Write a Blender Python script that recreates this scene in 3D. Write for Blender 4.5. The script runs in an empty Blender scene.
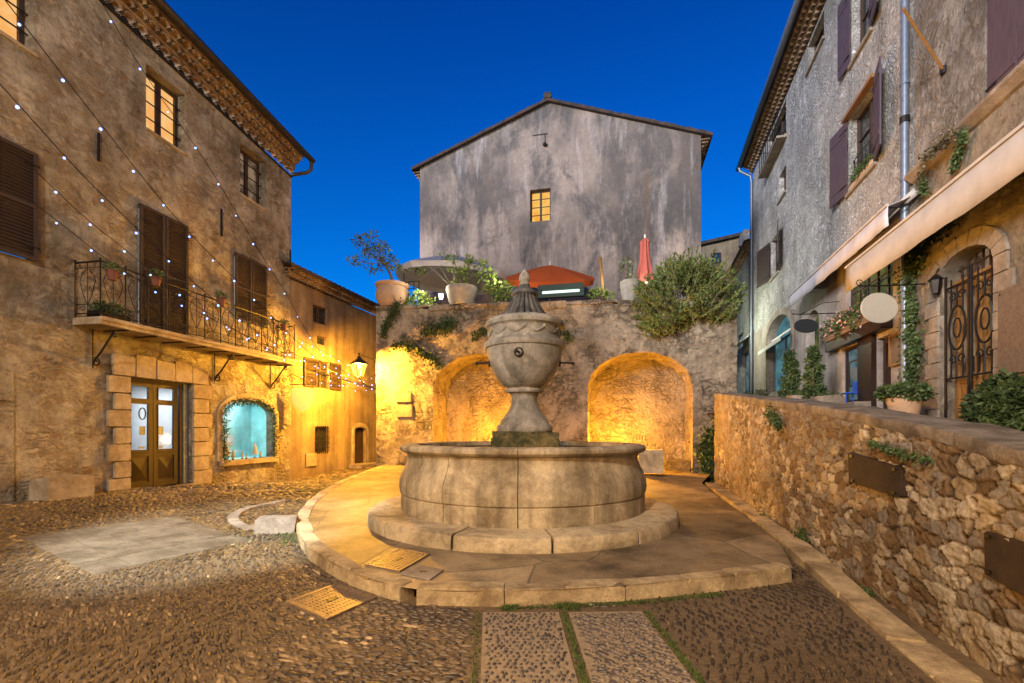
import bpy, bmesh, math, random
import numpy as np
from mathutils import Vector, Matrix
from mathutils.geometry import tessellate_polygon
random.seed(7); RNG = np.random.default_rng(7)
S = bpy.context.scene; C = S.collection; R_ = math.radians
H = 1.5; FP = 460.0; CX = 512.0; HY = 430.0       # eye height, focal length and horizon of the photograph in pixels

# ---------------------------------------------------------------- camera
cam_d = bpy.data.cameras.new('camera'); cam = bpy.data.objects.new('camera', cam_d); C.objects.link(cam)
cam.location = (0, 0, H); cam.rotation_euler = (R_(90), 0, 0)
cam_d.sensor_width = 36; cam_d.lens = FP / 1024 * 36; cam_d.shift_y = (HY - 341.5) / 1024
cam_d.clip_start = .05; cam_d.clip_end = 2000
S.camera = cam

# ---------------------------------------------------------------- measuring helpers
def at(px, py, d):
    return Vector(((px - CX) / FP * d, d, H + (HY - py) / FP * d))
def on_z(px, py, z):
    return at(px, py, (H - z) * FP / (py - HY))
class Frame:
    """a facade: x runs to the right along it, y goes into it, z is up"""
    def __init__(s, ox, oy, ang, oz=0):
        s.M = Matrix.Translation((ox, oy, oz)) @ Matrix.Rotation(ang, 4, 'Z'); s.I = s.M.inverted()
    def hit(s, px, py, off=0):
        o = s.I @ Vector((0, 0, H)); d = s.I.to_3x3() @ (at(px, py, 1) - Vector((0, 0, H)))
        t = (off - o.y) / d.y
        p = o + d * t
        return p.x, p.z
    def rect(s, pl, ytl, ybl, pr, ytr, ybr, off=0):
        a = s.hit(pl, ytl, off); b = s.hit(pl, ybl, off); c = s.hit(pr, ytr, off); d = s.hit(pr, ybr, off)
        return min(a[0], c[0]), max(a[0], c[0]), (b[1] + d[1]) / 2, (a[1] + c[1]) / 2
    def w(s, x, y, z): return s.M @ Vector((x, y, z))
WORLD = Frame(0, 0, 0)
FL = Frame(-6.63, 13.8, math.atan2(1, .191))                 # left building, origin at its right corner
FH = Frame(-6.55, 14.1, math.atan2(1, .278))                 # house in the lane
FC = Frame(-4.43, 15.0, math.atan2(-.224, 1))                # wall with the arches
FG = Frame(*(FC.w(0, 4.2, 0).xy), math.atan2(-.224, 1))      # gabled house
FR = Frame(5.06, 0, math.atan2(-1, -.289))                   # right building
FW = Frame(3.01, 2.84, math.atan2(-1, -.24))                 # low wall

# ---------------------------------------------------------------- objects
WM = {}
def tag(o, label=None, cat=None, group=None, kind=None):
    if label: o['label'] = label
    if cat: o['category'] = cat
    if group: o['group'] = group
    if kind: o['kind'] = kind
    return o
def thing(name, label, cat, F=WORLD, loc=(0, 0, 0), group=None, rz=0):
    o = bpy.data.objects.new(name, None); C.objects.link(o)
    o.empty_display_size = .2
    M = F.M @ Matrix.Translation(loc) @ Matrix.Rotation(rz, 4, 'Z')
    o.matrix_world = M; WM[o.name] = M
    return tag(o, label, cat, group)
def link_mesh(name, me, mat, parent, M):
    o = bpy.data.objects.new(name, me); C.objects.link(o)
    if mat: me.materials.append(mat)
    if parent:
        o.parent = parent; WM[o.name] = WM[parent.name]
    else:
        o.matrix_world = M; WM[o.name] = M
    return o
class MB:
    def __init__(s): s.v = []; s.f = []
    def add(s, vs, fs, M=None):
        n = len(s.v)
        s.v += [tuple(M @ Vector(p)) if M else tuple(p) for p in vs]
        s.f += [tuple(i + n for i in f) for f in fs]
        return s
    def box(s, x0, x1, y0, y1, z0, z1, M=None):
        return s.add([(x0,y0,z0),(x1,y0,z0),(x1,y1,z0),(x0,y1,z0),(x0,y0,z1),(x1,y0,z1),(x1,y1,z1),(x0,y1,z1)],
                     [(0,3,2,1),(4,5,6,7),(0,1,5,4),(1,2,6,5),(2,3,7,6),(3,0,4,7)], M)
    def rock(s, x0, x1, y0, y1, z0, z1, b=.015, j=.01, M=None):
        """a hewn block with chamfered, uneven edges"""
        vs = []
        for a, b_, c in ((b, 0, 0), (0, b, 0), (0, 0, b)):
            for z in (0, 1):
                for y in (0, 1):
                    for x in (0, 1):
                        vs.append(((x0 + a if x == 0 else x1 - a), (y0 + b_ if y == 0 else y1 - b_), (z0 + c if z == 0 else z1 - c)))
        jj = [random.uniform(-j, j) for _ in range(24)]
        vs = [tuple(vs[g * 8 + i][k] + jj[i * 3 + k] for k in range(3)) for g in range(3) for i in range(8)]
        X = lambda i: i           # inset in x
        Y = lambda i: 8 + i
        Z = lambda i: 16 + i
        # faces facing x use groups inset in y and z corners: corner vertex lying on face x is from groups Y,Z -> use Y for x? keep hull
        bm = bmesh.new()
        bv = [bm.verts.new(v) for v in vs]
        bmesh.ops.convex_hull(bm, input=bv)
        bm.verts.ensure_lookup_table(); bm.verts.index_update()
        n = len(s.v)
        s.v += [tuple(M @ v.co) if M else tuple(v.co) for v in bm.verts]
        s.f += [tuple(v.index + n for v in f.verts) for f in bm.faces]
        bm.free(); return s
    def tube(s, pts, r, n=6, M=None, closed=False, r1=None):
        pts = [Vector(p) for p in pts]; vs = []; fs = []; k = len(pts)
        up = None
        for i, p in enumerate(pts):
            if closed: t = pts[(i + 1) % k] - pts[i - 1]
            else: t = pts[min(i + 1, k - 1)] - pts[max(i - 1, 0)]
            if t.length < 1e-9: t = Vector((0, 0, 1))
            t.normalize()
            if up is None or abs(up.dot(t)) > .97:
                up = Vector((0, 0, 1)) if abs(t.z) < .9 else Vector((1, 0, 0))
            a = up.cross(t).normalized(); b = t.cross(a)
            up = b
            rr = r if r1 is None else r + (r1 - r) * i / max(1, k - 1)
            for j in range(n):
                q = 2 * math.pi * j / n
                vs.append(p + a * math.cos(q) * rr + b * math.sin(q) * rr)
        for i in range(k if closed else k - 1):
            i2 = (i + 1) % k
            for j in range(n):
                j2 = (j + 1) % n
                fs.append((i * n + j, i * n + j2, i2 * n + j2, i2 * n + j))
        if not closed:
            fs.append(tuple(range(n - 1, -1, -1))); fs.append(tuple(range((k - 1) * n, k * n)))
        return s.add(vs, fs, M)
    def lathe(s, prof, n=48, c=(0, 0, 0), a0=0, a1=2 * math.pi, fn=None, M=None, cap=False):
        full = abs(a1 - a0 - 2 * math.pi) < 1e-6; m = n if full else n + 1
        vs = []; fs = []
        for (r, z) in prof:
            for j in range(m):
                a = a0 + (a1 - a0) * j / n
                rr = fn(r, z, a) if fn else r
                vs.append((c[0] + rr * math.cos(a), c[1] + rr * math.sin(a), c[2] + z))
        k = len(prof)
        for i in range(k - 1):
            for j in range(n):
                j2 = (j + 1) % m if full else j + 1
                fs.append((i * m + j, i * m + j2, (i + 1) * m + j2, (i + 1) * m + j))
        if cap and not full:
            fs.append(tuple(i * m for i in range(k - 1, -1, -1))[::-1]); fs.append(tuple(i * m + n for i in range(k - 1, -1, -1)))
        return s.add(vs, fs, M)
    def ball(s, c, r, n=10, sz=1, M=None):
        prof = [(r * math.sin(math.pi * i / n) + 1e-4, -r * sz * math.cos(math.pi * i / n)) for i in range(n + 1)]
        return s.lathe(prof, n + 2, c, M=M)
    def prism(s, poly, y0, y1, M=None):
        """polygon in x,z pushed from y0 to y1"""
        n = len(poly); t = tessellate_polygon([[Vector((x, z, 0)) for x, z in poly]])
        vs = [(x, y0, z) for x, z in poly] + [(x, y1, z) for x, z in poly]
        fs = [tuple(f) for f in t] + [tuple(i + n for i in reversed(f)) for f in t]
        fs += [(i, (i + 1) % n, (i + 1) % n + n, i + n) for i in range(n)]
        return s.add(vs, fs, M)
    def panel(s, outer, holes, depth, back=None, M=None):
        """facade polygon with openings; reveals go in by depth; the outer edge by back"""
        loops = [outer] + holes
        flat = [p for l in loops for p in l]
        t = tessellate_polygon([[Vector((x, z, 0)) for x, z in l] for l in loops])
        n = len(s.v)
        s.v += [(x, 0, z) for x, z in flat]; s.f += [tuple(i + n for i in f) for f in t]
        for k, l in enumerate(loops):
            d = (back or depth) if k == 0 else (depth[k - 1] if isinstance(depth, (list, tuple)) else depth)
            m = len(l)
            fs = [(i, (i + 1) % m, (i + 1) % m + m, i + m) for i in range(m)]
            s.add([(x, 0, z) for x, z in l] + [(x, d, z) for x, z in l], fs, M)
        return s
    def build(s, name, mat, parent=None, F=WORLD, loc=(0, 0, 0), smooth=False, bevel=0, auto=None):
        me = bpy.data.meshes.new(name)
        if parent: T = WM[parent.name].inverted() @ F.M
        else: T = Matrix.Translation([-c for c in loc])
        me.from_pydata([tuple(T @ Vector(v)) for v in s.v], [], s.f); me.validate()
        bm = bmesh.new(); bm.from_mesh(me); bmesh.ops.recalc_face_normals(bm, faces=bm.faces); bm.to_mesh(me); bm.free()
        o = link_mesh(name, me, mat, parent, F.M @ Matrix.Translation(loc))
        if smooth or auto:
            for p in me.polygons: p.use_smooth = True
            if auto:
                try: me.set_sharp_from_angle(angle=R_(auto))
                except Exception: pass
        if bevel:
            b = o.modifiers.new('bevel', 'BEVEL'); b.width = bevel; b.segments = 2; b.limit_method = 'ANGLE'
        return o
def split_build(mb, name, mat, parent, F=WORLD, **kw):
    """each connected piece becomes a mesh of its own"""
    root = list(range(len(mb.v)))
    def find(i):
        while root[i] != i: root[i] = root[root[i]]; i = root[i]
        return i
    for f in mb.f:
        for i in f[1:]: root[find(i)] = find(f[0])
    g = {}
    for f in mb.f: g.setdefault(find(f[0]), []).append(f)
    out = []
    for fs in g.values():
        ids = sorted({i for f in fs for i in f}); ix = {i: k for k, i in enumerate(ids)}
        m = MB(); m.v = [mb.v[i] for i in ids]; m.f = [tuple(ix[i] for i in f) for f in fs]
        out.append(m.build(name, mat, parent, F, **kw))
    return out
def np_mesh(name, V, Fc, mat, parent=None, F=WORLD, smooth=False, attr=None, loc=(0, 0, 0)):
    """V (n,3) world or frame coordinates; Fc (m,k) equal-sized faces"""
    me = bpy.data.meshes.new(name)
    T = np.array(WM[parent.name].inverted() @ F.M) if parent else np.array(Matrix.Translation([-c for c in loc]))
    V = V @ T[:3, :3].T + T[:3, 3]
    m, k = Fc.shape
    me.vertices.add(len(V)); me.vertices.foreach_set('co', V.astype(np.float32).ravel())
    me.loops.add(m * k); me.loops.foreach_set('vertex_index', Fc.astype(np.int32).ravel())
    me.polygons.add(m); me.polygons.foreach_set('loop_start', np.arange(0, m * k, k, dtype=np.int32))
    me.polygons.foreach_set('loop_total', np.full(m, k, dtype=np.int32))
    if smooth: me.polygons.foreach_set('use_smooth', np.ones(m, dtype=bool))
    me.update(calc_edges=True)
    if attr is not None:
        a = me.attributes.new('tone', 'FLOAT', 'POINT'); a.data.foreach_set('value', attr.astype(np.float32))
    return link_mesh(name, me, mat, parent, F.M @ Matrix.Translation(loc))
def arch(x0, x1, z0, zs, zt, n=12):
    """opening outline with an arched head: springs at zs, crown at zt"""
    cx = (x0 + x1) / 2; a = (x1 - x0) / 2
    return [(x0, z0), (x1, z0)] + [(cx + a * math.cos(math.pi * i / n), zs + (zt - zs) * math.sin(math.pi * i / n)) for i in range(n + 1)]
def rct(x0, x1, z0, z1): return [(x0, z0), (x1, z0), (x1, z1), (x0, z1)]

# ---------------------------------------------------------------- materials
class NT:
    def __init__(s, name):
        m = bpy.data.materials.new(name); m.use_nodes = True; s.m = m; s.t = m.node_tree
        s.b = s.t.nodes['Principled BSDF']; s.co = s.t.nodes.new('ShaderNodeTexCoord').outputs['Object']
        s.b.inputs['Roughness'].default_value = .85
        s.b.inputs['Specular IOR Level'].default_value = .3
    def L(s, a, b): s.t.links.new(a, b); return s
    def n(s, typ, **kw):
        n = s.t.nodes.new(typ)
        for k, v in kw.items():
            if k.startswith('i_'):
                key = k[2:].replace('_', ' ')
                sock = n.inputs[int(key)] if key.isdigit() else n.inputs[key]
                if isinstance(v, bpy.types.NodeSocket): s.t.links.new(v, sock)
                else: sock.default_value = v
            else: setattr(n, k, v)
        return n
    def noise(s, sc, det=4, rough=.55, vec=None, dist=0):
        return s.n('ShaderNodeTexNoise', i_Vector=vec or s.co, i_Scale=sc, i_Detail=det, i_Roughness=rough, i_Distortion=dist).outputs['Fac']
    def scale(s, v, sc, loc=(0, 0, 0)):
        return s.n('ShaderNodeMapping', i_Vector=v, i_Scale=sc, i_Location=loc).outputs[0]
    def ramp(s, f, stops, interp='LINEAR'):
        r = s.n('ShaderNodeValToRGB', i_Fac=f); e = r.color_ramp.elements; r.color_ramp.interpolation = interp
        while len(e) < len(stops): e.new(.5)
        for el, (p, c) in zip(e, stops):
            el.position = p; el.color = (c, c, c, 1) if isinstance(c, (int, float)) else (*c, 1)
        return r.outputs['Color']
    def mix(s, f, a, b, mode='MIX'):
        n = s.n('ShaderNodeMix', data_type='RGBA', blend_type=mode)
        for sock, v in ((n.inputs[0], f), (n.inputs[6], a), (n.inputs[7], b)):
            if isinstance(v, bpy.types.NodeSocket): s.t.links.new(v, sock)
            elif isinstance(v, (int, float)): sock.default_value = v
            else: sock.default_value = (*v, 1)
        return n.outputs[2]
    def math(s, op, a, b=0, c=None, clamp=False):
        n = s.n('ShaderNodeMath', operation=op, use_clamp=clamp)
        for i, v in enumerate((a, b) if c is None else (a, b, c)):
            if isinstance(v, bpy.types.NodeSocket): s.t.links.new(v, n.inputs[i])
            else: n.inputs[i].default_value = v
        return n.outputs[0]
    def warp(s, amt, sc, vec=None):
        nz = s.n('ShaderNodeTexNoise', i_Vector=vec or s.co, i_Scale=sc, i_Detail=2.0).outputs['Color']
        a = s.n('ShaderNodeVectorMath', operation='SUBTRACT', i_0=nz, i_1=(.5, .5, .5)).outputs[0]
        b = s.n('ShaderNodeVectorMath', operation='SCALE', i_0=a, i_Scale=amt).outputs[0]
        return s.n('ShaderNodeVectorMath', operation='ADD', i_0=vec or s.co, i_1=b).outputs[0]
    def color(s, c): 
        if isinstance(c, bpy.types.NodeSocket): s.L(c, s.b.inputs['Base Color'])
        else: s.b.inputs['Base Color'].default_value = (*c, 1)
        return s
    def bump(s, h, st=.5, dist=.02):
        b = s.n('ShaderNodeBump', i_Height=h, i_Strength=st, i_Distance=dist)
        s.L(b.outputs[0], s.b.inputs['Normal']); return s
def m_rubble(name, stones, mortar, sc=(3.2, 3.2, 5), joint=.07, plaster=None, pamt=.5, psc=.7, dist=.03, stain=(.35, 1.0), seed=0, soft=1.0, spot=(.17,.11,.06)):
    """rubble masonry: big and small stones in patches, ragged joints, worn plaster over part of it"""
    q = NT(name); v = q.scale(q.co, (1, 1, 1), (seed * 3.7, seed * 1.3, seed * 2.1))
    w = q.warp(.09, 9.0, q.warp(.26, 2.4, v)); fine = q.noise(24, 6, .68, v); res = []
    for k, f in ((0, 1.0), (1, 1.75)):
        ws = q.scale(w, tuple(c * f for c in sc), (k * 5, k * 3, k * 7))
        ed = q.n('ShaderNodeTexVoronoi', feature='DISTANCE_TO_EDGE', i_Vector=ws, i_Scale=1.0, i_Randomness=1.0).outputs['Distance']
        ce = q.n('ShaderNodeTexVoronoi', i_Vector=ws, i_Scale=1.0, i_Randomness=1.0).outputs['Color']
        rnd = q.n('ShaderNodeSeparateColor', i_Color=ce).outputs[0]
        st = q.ramp(rnd, [(i / (len(stones) - 1), c) for i, c in enumerate(stones)]); res.append((ed, st, rnd))
    sw = q.ramp(q.noise(.9, 3, .5, v), [(.47, 0), (.51, 1)])
    ed = q.mix(sw, res[0][0], res[1][0]); st = q.mix(sw, res[0][1], res[1][1]); rnd = q.mix(sw, res[0][2], res[1][2])
    st = q.mix(1, st, q.ramp(fine, [(.25, .55), (.75, 1.3)]), 'MULTIPLY')
    jn = q.math('ADD', ed, q.math('MULTIPLY', q.math('SUBTRACT', q.noise(11, 8, .8, v), .5), joint * 7))
    mask = q.ramp(jn, [(joint * .1, 0), (joint * 3.2, 1)])
    col = q.mix(mask, q.mix(1, mortar, q.ramp(q.noise(40, 3, .6, v), [(.3, .7), (.7, 1.2)]), 'MULTIPLY'), st)
    hgt = q.math('ADD', q.math('MULTIPLY', q.math('MULTIPLY', mask, q.math('ADD', rnd, .4)), .7), q.math('MULTIPLY', q.noise(13, 8, .75, v), 1.1))
    if plaster:
        pn = q.noise(psc, 9, .72, v); pm = q.ramp(pn, [(pamt - .03, 0), (pamt + .07, 1)])
        pc = q.mix(1, plaster, q.ramp(q.noise(5, 9, .75, v), [(.25, .5), (.72, 1.3)]), 'MULTIPLY')
        pc = q.mix(q.ramp(q.noise(4.2, 9, .78, q.scale(v, (1, 1, 1.6), (3, 5, 1)), .4), [(.56, 0), (.63, .9)]), pc, spot)
        pm = q.math('MULTIPLY', pm, soft)
        col = q.mix(pm, col, pc)
        hgt = q.mix(pm, hgt, q.math('ADD', q.math('MULTIPLY', q.noise(7, 9, .75, v), 1.5), .4))
    col = q.mix(1, col, q.ramp(q.noise(.45, 6, .65, v, .6), [(.33, stain[0]), (.6, stain[1])]), 'MULTIPLY')
    col = q.mix(1, col, q.ramp(q.noise(1.5, 7, .65, q.scale(q.warp(.5, .8, v), (1.3, 1.3, .3), (1, 6, 2))), [(.34, .68), (.56, 1.05)]), 'MULTIPLY')
    q.color(col).bump(hgt, .9, dist * .85); return q.m
def m_plaster(name, base, dark, spots=None, sc=1.0, lo=.4, bump=.012, streak=0):
    q = NT(name); col = q.mix(q.ramp(q.noise(sc, 8, .68, None, .4), [(lo, 0), (lo + .22, 1)]), dark, base)
    col = q.mix(1, col, q.ramp(q.noise(14, 6, .7), [(.25, .72), (.75, 1.18)]), 'MULTIPLY')
    if spots: col = q.mix(q.ramp(q.noise(3.1, 5, .6, q.scale(q.co, (1, 1, 1.4), (4, 2, 1))), [(.6, 0), (.68, 1)]), col, spots)
    if streak: col = q.mix(1, col, q.ramp(q.noise(1.6, 6, .6, q.scale(q.co, (2.6, 2.6, .16))), [(.36, 1 - streak), (.58, 1.08)]), 'MULTIPLY')
    q.color(q.mix(1, col, q.ramp(q.noise(45, 5, .7), [(.3, .8), (.7, 1.15)]), 'MULTIPLY')).bump(q.math('ADD', q.noise(8, 9, .78), q.math('MULTIPLY', q.noise(50, 4, .7), .5)), 1, bump * 1.5); return q.m
def m_wood(name, c, c2, vert=True, rough=.6):
    q = NT(name); g = q.noise(3, 6, .6, q.scale(q.co, (14, 14, 1.2) if vert else (1.2, 14, 14)))
    q.color(q.mix(q.ramp(g, [(.3, 0), (.7, 1)]), c, c2)).bump(g, .4, .004); q.b.inputs['Roughness'].default_value = rough; return q.m
def m_plain(name, c, rough=.6, metal=0, var=.25, sc=12, bump=.0):
    q = NT(name); f = q.noise(sc, 5, .6)
    q.color(q.mix(1, c, q.ramp(f, [(.25, 1 - var), (.75, 1 + var)]), 'MULTIPLY')); q.b.inputs['Roughness'].default_value = rough
    q.b.inputs['Metallic'].default_value = metal
    if bump: q.bump(f, .6, bump)
    return q.m
def m_tone(name, stops, rough=.8, bump=0, spec=.3, extra=None, trans=0):
    """colour from the per-vertex random tone of leaves, pebbles and wall stones"""
    q = NT(name); a = q.n('ShaderNodeAttribute', attribute_name='tone').outputs['Fac']
    col = q.ramp(a, stops); f = q.noise(30, 5, .65)
    col = q.mix(1, col, q.ramp(f, [(.25, .72), (.75, 1.22)]), 'MULTIPLY')
    if extra: col = q.mix(1, col, q.ramp(q.noise(*extra[:3]), [(.35, extra[3]), (.62, 1.05)]), 'MULTIPLY')
    q.color(col); q.b.inputs['Roughness'].default_value = rough; q.b.inputs['Specular IOR Level'].default_value = spec
    if bump: q.bump(f, .7, bump)
    return q.m
def m_emit(name, c, st, c2=None, sc=3, lo=.4, hi=.6, stretch=(1, 1, 1)):
    q = NT(name); e = q.n('ShaderNodeEmission', i_Strength=st)
    if c2: q.L(q.mix(q.ramp(q.noise(sc, 5, .6, q.scale(q.co, stretch)), [(lo, 0), (hi, 1)]), c, c2), e.inputs[0])
    else: e.inputs[0].default_value = (*c, 1)
    q.L(e.outputs[0], q.t.nodes['Material Output'].inputs[0]); return q.m

M = {}
M['left_wall'] = m_rubble('left_wall', [(.25,.14,.065),(.42,.34,.24),(.54,.47,.36),(.17,.12,.075)], (.34,.275,.19), (3.6,3.6,6.4), .09, (.47,.43,.355), .485, 1.9, .17, (.55, 1.1), 0, .85, (.2,.125,.06))
M['lane_wall'] = m_plaster('lane_wall', (.30,.23,.15), (.18,.13,.085), None, .8, .42, .015, .3)
M['arch_wall'] = m_rubble('arch_wall', [(.17,.13,.09),(.36,.30,.215),(.46,.40,.30),(.25,.185,.12)], (.19,.16,.12), (3.1,3.1,4.8), .06, (.56,.455,.32), .455, 1.1, .16, (.5, 1.15), 2, .85, (.11,.09,.07))
M['niche'] = m_rubble('niche', [(.30,.23,.15),(.38,.31,.22),(.24,.17,.10)], (.29,.225,.14), (4.2,4.2,6), .05, (.37,.30,.21), .47, 1.0, .16, (.55, 1.05), 5, .8, (.2,.13,.07))
M['right_wall'] = m_rubble('right_wall', [(.34,.33,.31),(.58,.57,.55),(.85,.84,.82),(.42,.39,.35)], (.46,.44,.41), (4.6,4.6,7.5), .10, (.58,.56,.53), .54, 1.5, .12, (.7, 1.1), 3, .8, (.2,.185,.17))
M['right_lower'] = m_rubble('right_lower', [(.26,.2,.13),(.36,.3,.22),(.2,.14,.09)], (.27,.22,.16), (3.4,3.4,5), .08, (.33,.28,.21), .44, 1.3, .11, (.55, 1.1), 4, .85)
M['gable'] = None
M['ashlar'] = m_plaster('ashlar', (.40,.34,.25), (.24,.18,.11), None, 1.8, .38, .012)
M['roof'] = m_plaster('roof', (.085,.055,.042), (.04,.03,.026), None, 3, .4, .01)
M['genoise'] = m_plaster('genoise', (.34,.25,.16), (.16,.10,.06), None, 3, .42, .01)
M['shutter'] = m_wood('shutter', (.045,.03,.024), (.026,.018,.015))
M['purple'] = m_wood('purple_shutter', (.085,.06,.075), (.05,.035,.045))
M['brown'] = m_wood('brown', (.028,.013,.007), (.015,.008,.005), rough=.45)
M['oak'] = m_wood('oak', (.30,.16,.05), (.18,.09,.03), rough=.4)
M['frame'] = m_wood('frame_wood', (.06,.035,.025), (.035,.022,.016))
M['iron'] = m_plain('iron', (.022,.019,.018), .5, .6)
M['zinc'] = m_plain('zinc', (.16,.19,.24), .45, .5)
M['darkpipe'] = m_plain('dark_pipe', (.05,.045,.04), .5, .4)
M['glass'] = m_plain('dark_glass', (.02,.025,.03), .08, 0, .1); M['glass'].node_tree.nodes['Principled BSDF'].inputs['Specular IOR Level'].default_value = .8
M['warm_pane'] = m_emit('warm_pane', (1,.42,.10), .95, (1,.62,.25), 4, .35, .65)
M['orange_pane'] = m_emit('orange_pane', (1,.42,.05), .95, (1,.62,.16), 3, .4, .6)
M['dim_pane'] = m_emit('dim_pane', (.05,.03,.02), 1, (.30,.2,.12), 3, .4, .65)
M['white_pane'] = m_emit('white_pane', (.75,.85,1), 1.1, (.45,.6,.85), 4, .45, .7)
M['shop_glow'] = m_emit('shop_glow', (.42,.88,.9), 1.05, (.12,.42,.42), 2.2, .42, .72)
M['blue_pane'] = m_emit('blue_pane', (.16,.22,.24), .8, (.05,.10,.12), 2, .4, .6)
M['green_pane'] = m_emit('green_pane', (.16,.16,.05), .8, (.04,.05,.03), 3, .4, .6)
M['teal_pane'] = m_emit('teal_pane', (.10,.26,.30), .8, (.05,.10,.12), 2, .4, .6)
M['step'] = m_plaster('pale_stone', (.56,.45,.27), (.22,.165,.09), None, 1.6, .36, .01)
M['basin'] = m_plaster('basin_stone', (.56,.455,.28), (.27,.20,.11), None, 1.3, .38, .012, .42)
M['urn'] = m_plaster('urn_stone', (.37,.325,.25), (.19,.17,.13), None, 2.2, .44, .01, .35)
M['lid'] = m_plaster('weathered_lid', (.12,.11,.09), (.04,.038,.033), None, 4, .42, .006)
M['moss'] = m_plaster('mossy_stone', (.26,.19,.07), (.05,.05,.02), None, 5, .45, .02)
M['kerb'] = m_plaster('kerb_stone', (.52,.40,.22), (.22,.155,.08), None, 2.2, .36, .012)
M['cap'] = m_plaster('wall_cap', (.33,.28,.22), (.2,.16,.12), None, 2, .4, .012)
M['clay'] = m_plain('clay', (.46,.30,.18), .8, 0, .2, 6, .004)
M['stonepot'] = m_plain('stone_pot', (.30,.28,.24), .85, 0, .25, 8, .01)
M['bark'] = m_plain('bark', (.14,.10,.07), .9, 0, .3, 20, .01)
M['rust'] = m_plaster('rusty_plate', (.038,.024,.017), (.02,.014,.011), None, 3, .4, .004)
M['canvas'] = m_plain('canvas', (.40,.375,.35), .9, 0, .2, 2.2, .01)
M['canvas_pale'] = m_plain('pale_canvas', (.44,.43,.46), .9, 0, .2, 2.2, .01)
M['grey_cloth'] = m_plain('grey_cloth', (.52,.5,.5), .9, 0, .08, 3)
M['orange_cloth'] = m_plain('orange_cloth', (.62,.11,.02), .9, 0, .12, 3)
M['pink_cloth'] = m_plain('pink_cloth', (.5,.13,.10), .9, 0, .12, 6)
M['white'] = m_plain('white_paint', (.75,.73,.7), .6, 0, .05)
M['cream'] = m_plain('cream_paint', (.38,.34,.27), .6, 0, .05)
M['black'] = m_plain('black_paint', (.02,.022,.025), .5, 0, .1)
M['dgreen'] = m_plain('dark_green_paint', (.012,.04,.028), .5, 0, .1)
M['case_light'] = m_emit('case_light', (.75,1,.85), 1.6)
M['bulb'] = m_emit('fairy_bulb', (.22,.36,1), 5)
M['lamp_glow'] = m_emit('lamp_glow', (1,.55,.12), 16)
M['white_glow'] = m_emit('white_glow', (1,.95,.85), 6)
M['leaf'] = m_tone('leaves', [(0,(.02,.035,.012)),(.5,(.05,.085,.025)),(1,(.10,.14,.045))], .6)
M['leaf_lime'] = m_tone('lime_leaves', [(0,(.08,.14,.02)),(.5,(.18,.28,.04)),(1,(.34,.40,.10))], .6)
M['leaf_olive'] = m_tone('olive_leaves', [(0,(.035,.055,.02)),(.6,(.13,.18,.06)),(1,(.28,.33,.14))], .6)
M['leaf_ros'] = m_tone('rosemary_leaves', [(0,(.03,.05,.012)),(.5,(.09,.135,.03)),(1,(.19,.24,.06))], .7)
M['petal'] = m_tone('petals', [(0,(.3,.06,.08)),(.5,(.45,.25,.2)),(1,(.5,.4,.35))], .7)
M['grass'] = m_tone('grass', [(0,(.03,.05,.01)),(1,(.10,.14,.03))], .8)
M['tan'] = m_plain('tan_box', (.5,.38,.2), .7)

def gable_mat():
    q = NT('gable_plaster')
    base = q.mix(q.ramp(q.noise(.45, 7, .65), [(.36, 0), (.62, 1)]), (.30,.24,.20), (.46,.36,.30))
    # soot washed down from the verge in streaks: strongest near the top, patchy in the middle
    st = q.noise(1.0, 7, .68, q.scale(q.co, (.8, .8, .16)))
    z = q.n('ShaderNodeSeparateXYZ', i_Vector=q.co).outputs[2]
    zt = q.math('MULTIPLY_ADD', z, .055, -.50)
    s1 = q.ramp(q.math('ADD', st, zt), [(.40, 0), (.52, 1)])
    s1 = q.math('MULTIPLY', s1, q.ramp(q.noise(.5, 4, .6, q.scale(q.co, (1, 1, .5), (9, 1, 4))), [(.36, .35), (.55, 1)]))
    bl = q.noise(.33, 9, .72, q.scale(q.co, (1.25, 1, .85), (2.2, 0, 3.1)), .35)
    s2 = q.ramp(q.math('ADD', bl, q.math('MULTIPLY_ADD', z, .012, -.13)), [(.47, 0), (.56, 1)])
    col = q.mix(q.math('MULTIPLY', s1, .82), base, (.07,.062,.06))
    col = q.mix(q.math('MULTIPLY', s2, .8), col, (.085,.078,.078))
    wh = q.ramp(q.noise(.9, 7, .68, q.scale(q.co, (1.6, 1.6, .3), (7, 0, 2))), [(.54, 0), (.70, 1)])
    col = q.mix(q.math('MULTIPLY', wh, .5), col, (.56,.50,.50))
    rs = q.ramp(q.noise(1.1, 5, .6, q.scale(q.co, (1.6, 1.6, .12), (1, 0, 9))), [(.60, 0), (.70, 1)])
    col = q.mix(q.math('MULTIPLY', rs, .6), col, (.17,.10,.05))
    col = q.mix(1, col, q.ramp(q.noise(7, 8, .7), [(.25, .75), (.75, 1.18)]), 'MULTIPLY')
    q.color(col).bump(q.math('ADD', q.noise(3, 8, .7), q.noise(18, 4, .6)), .7, .02); return q.m
M['gable'] = gable_mat()

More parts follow.
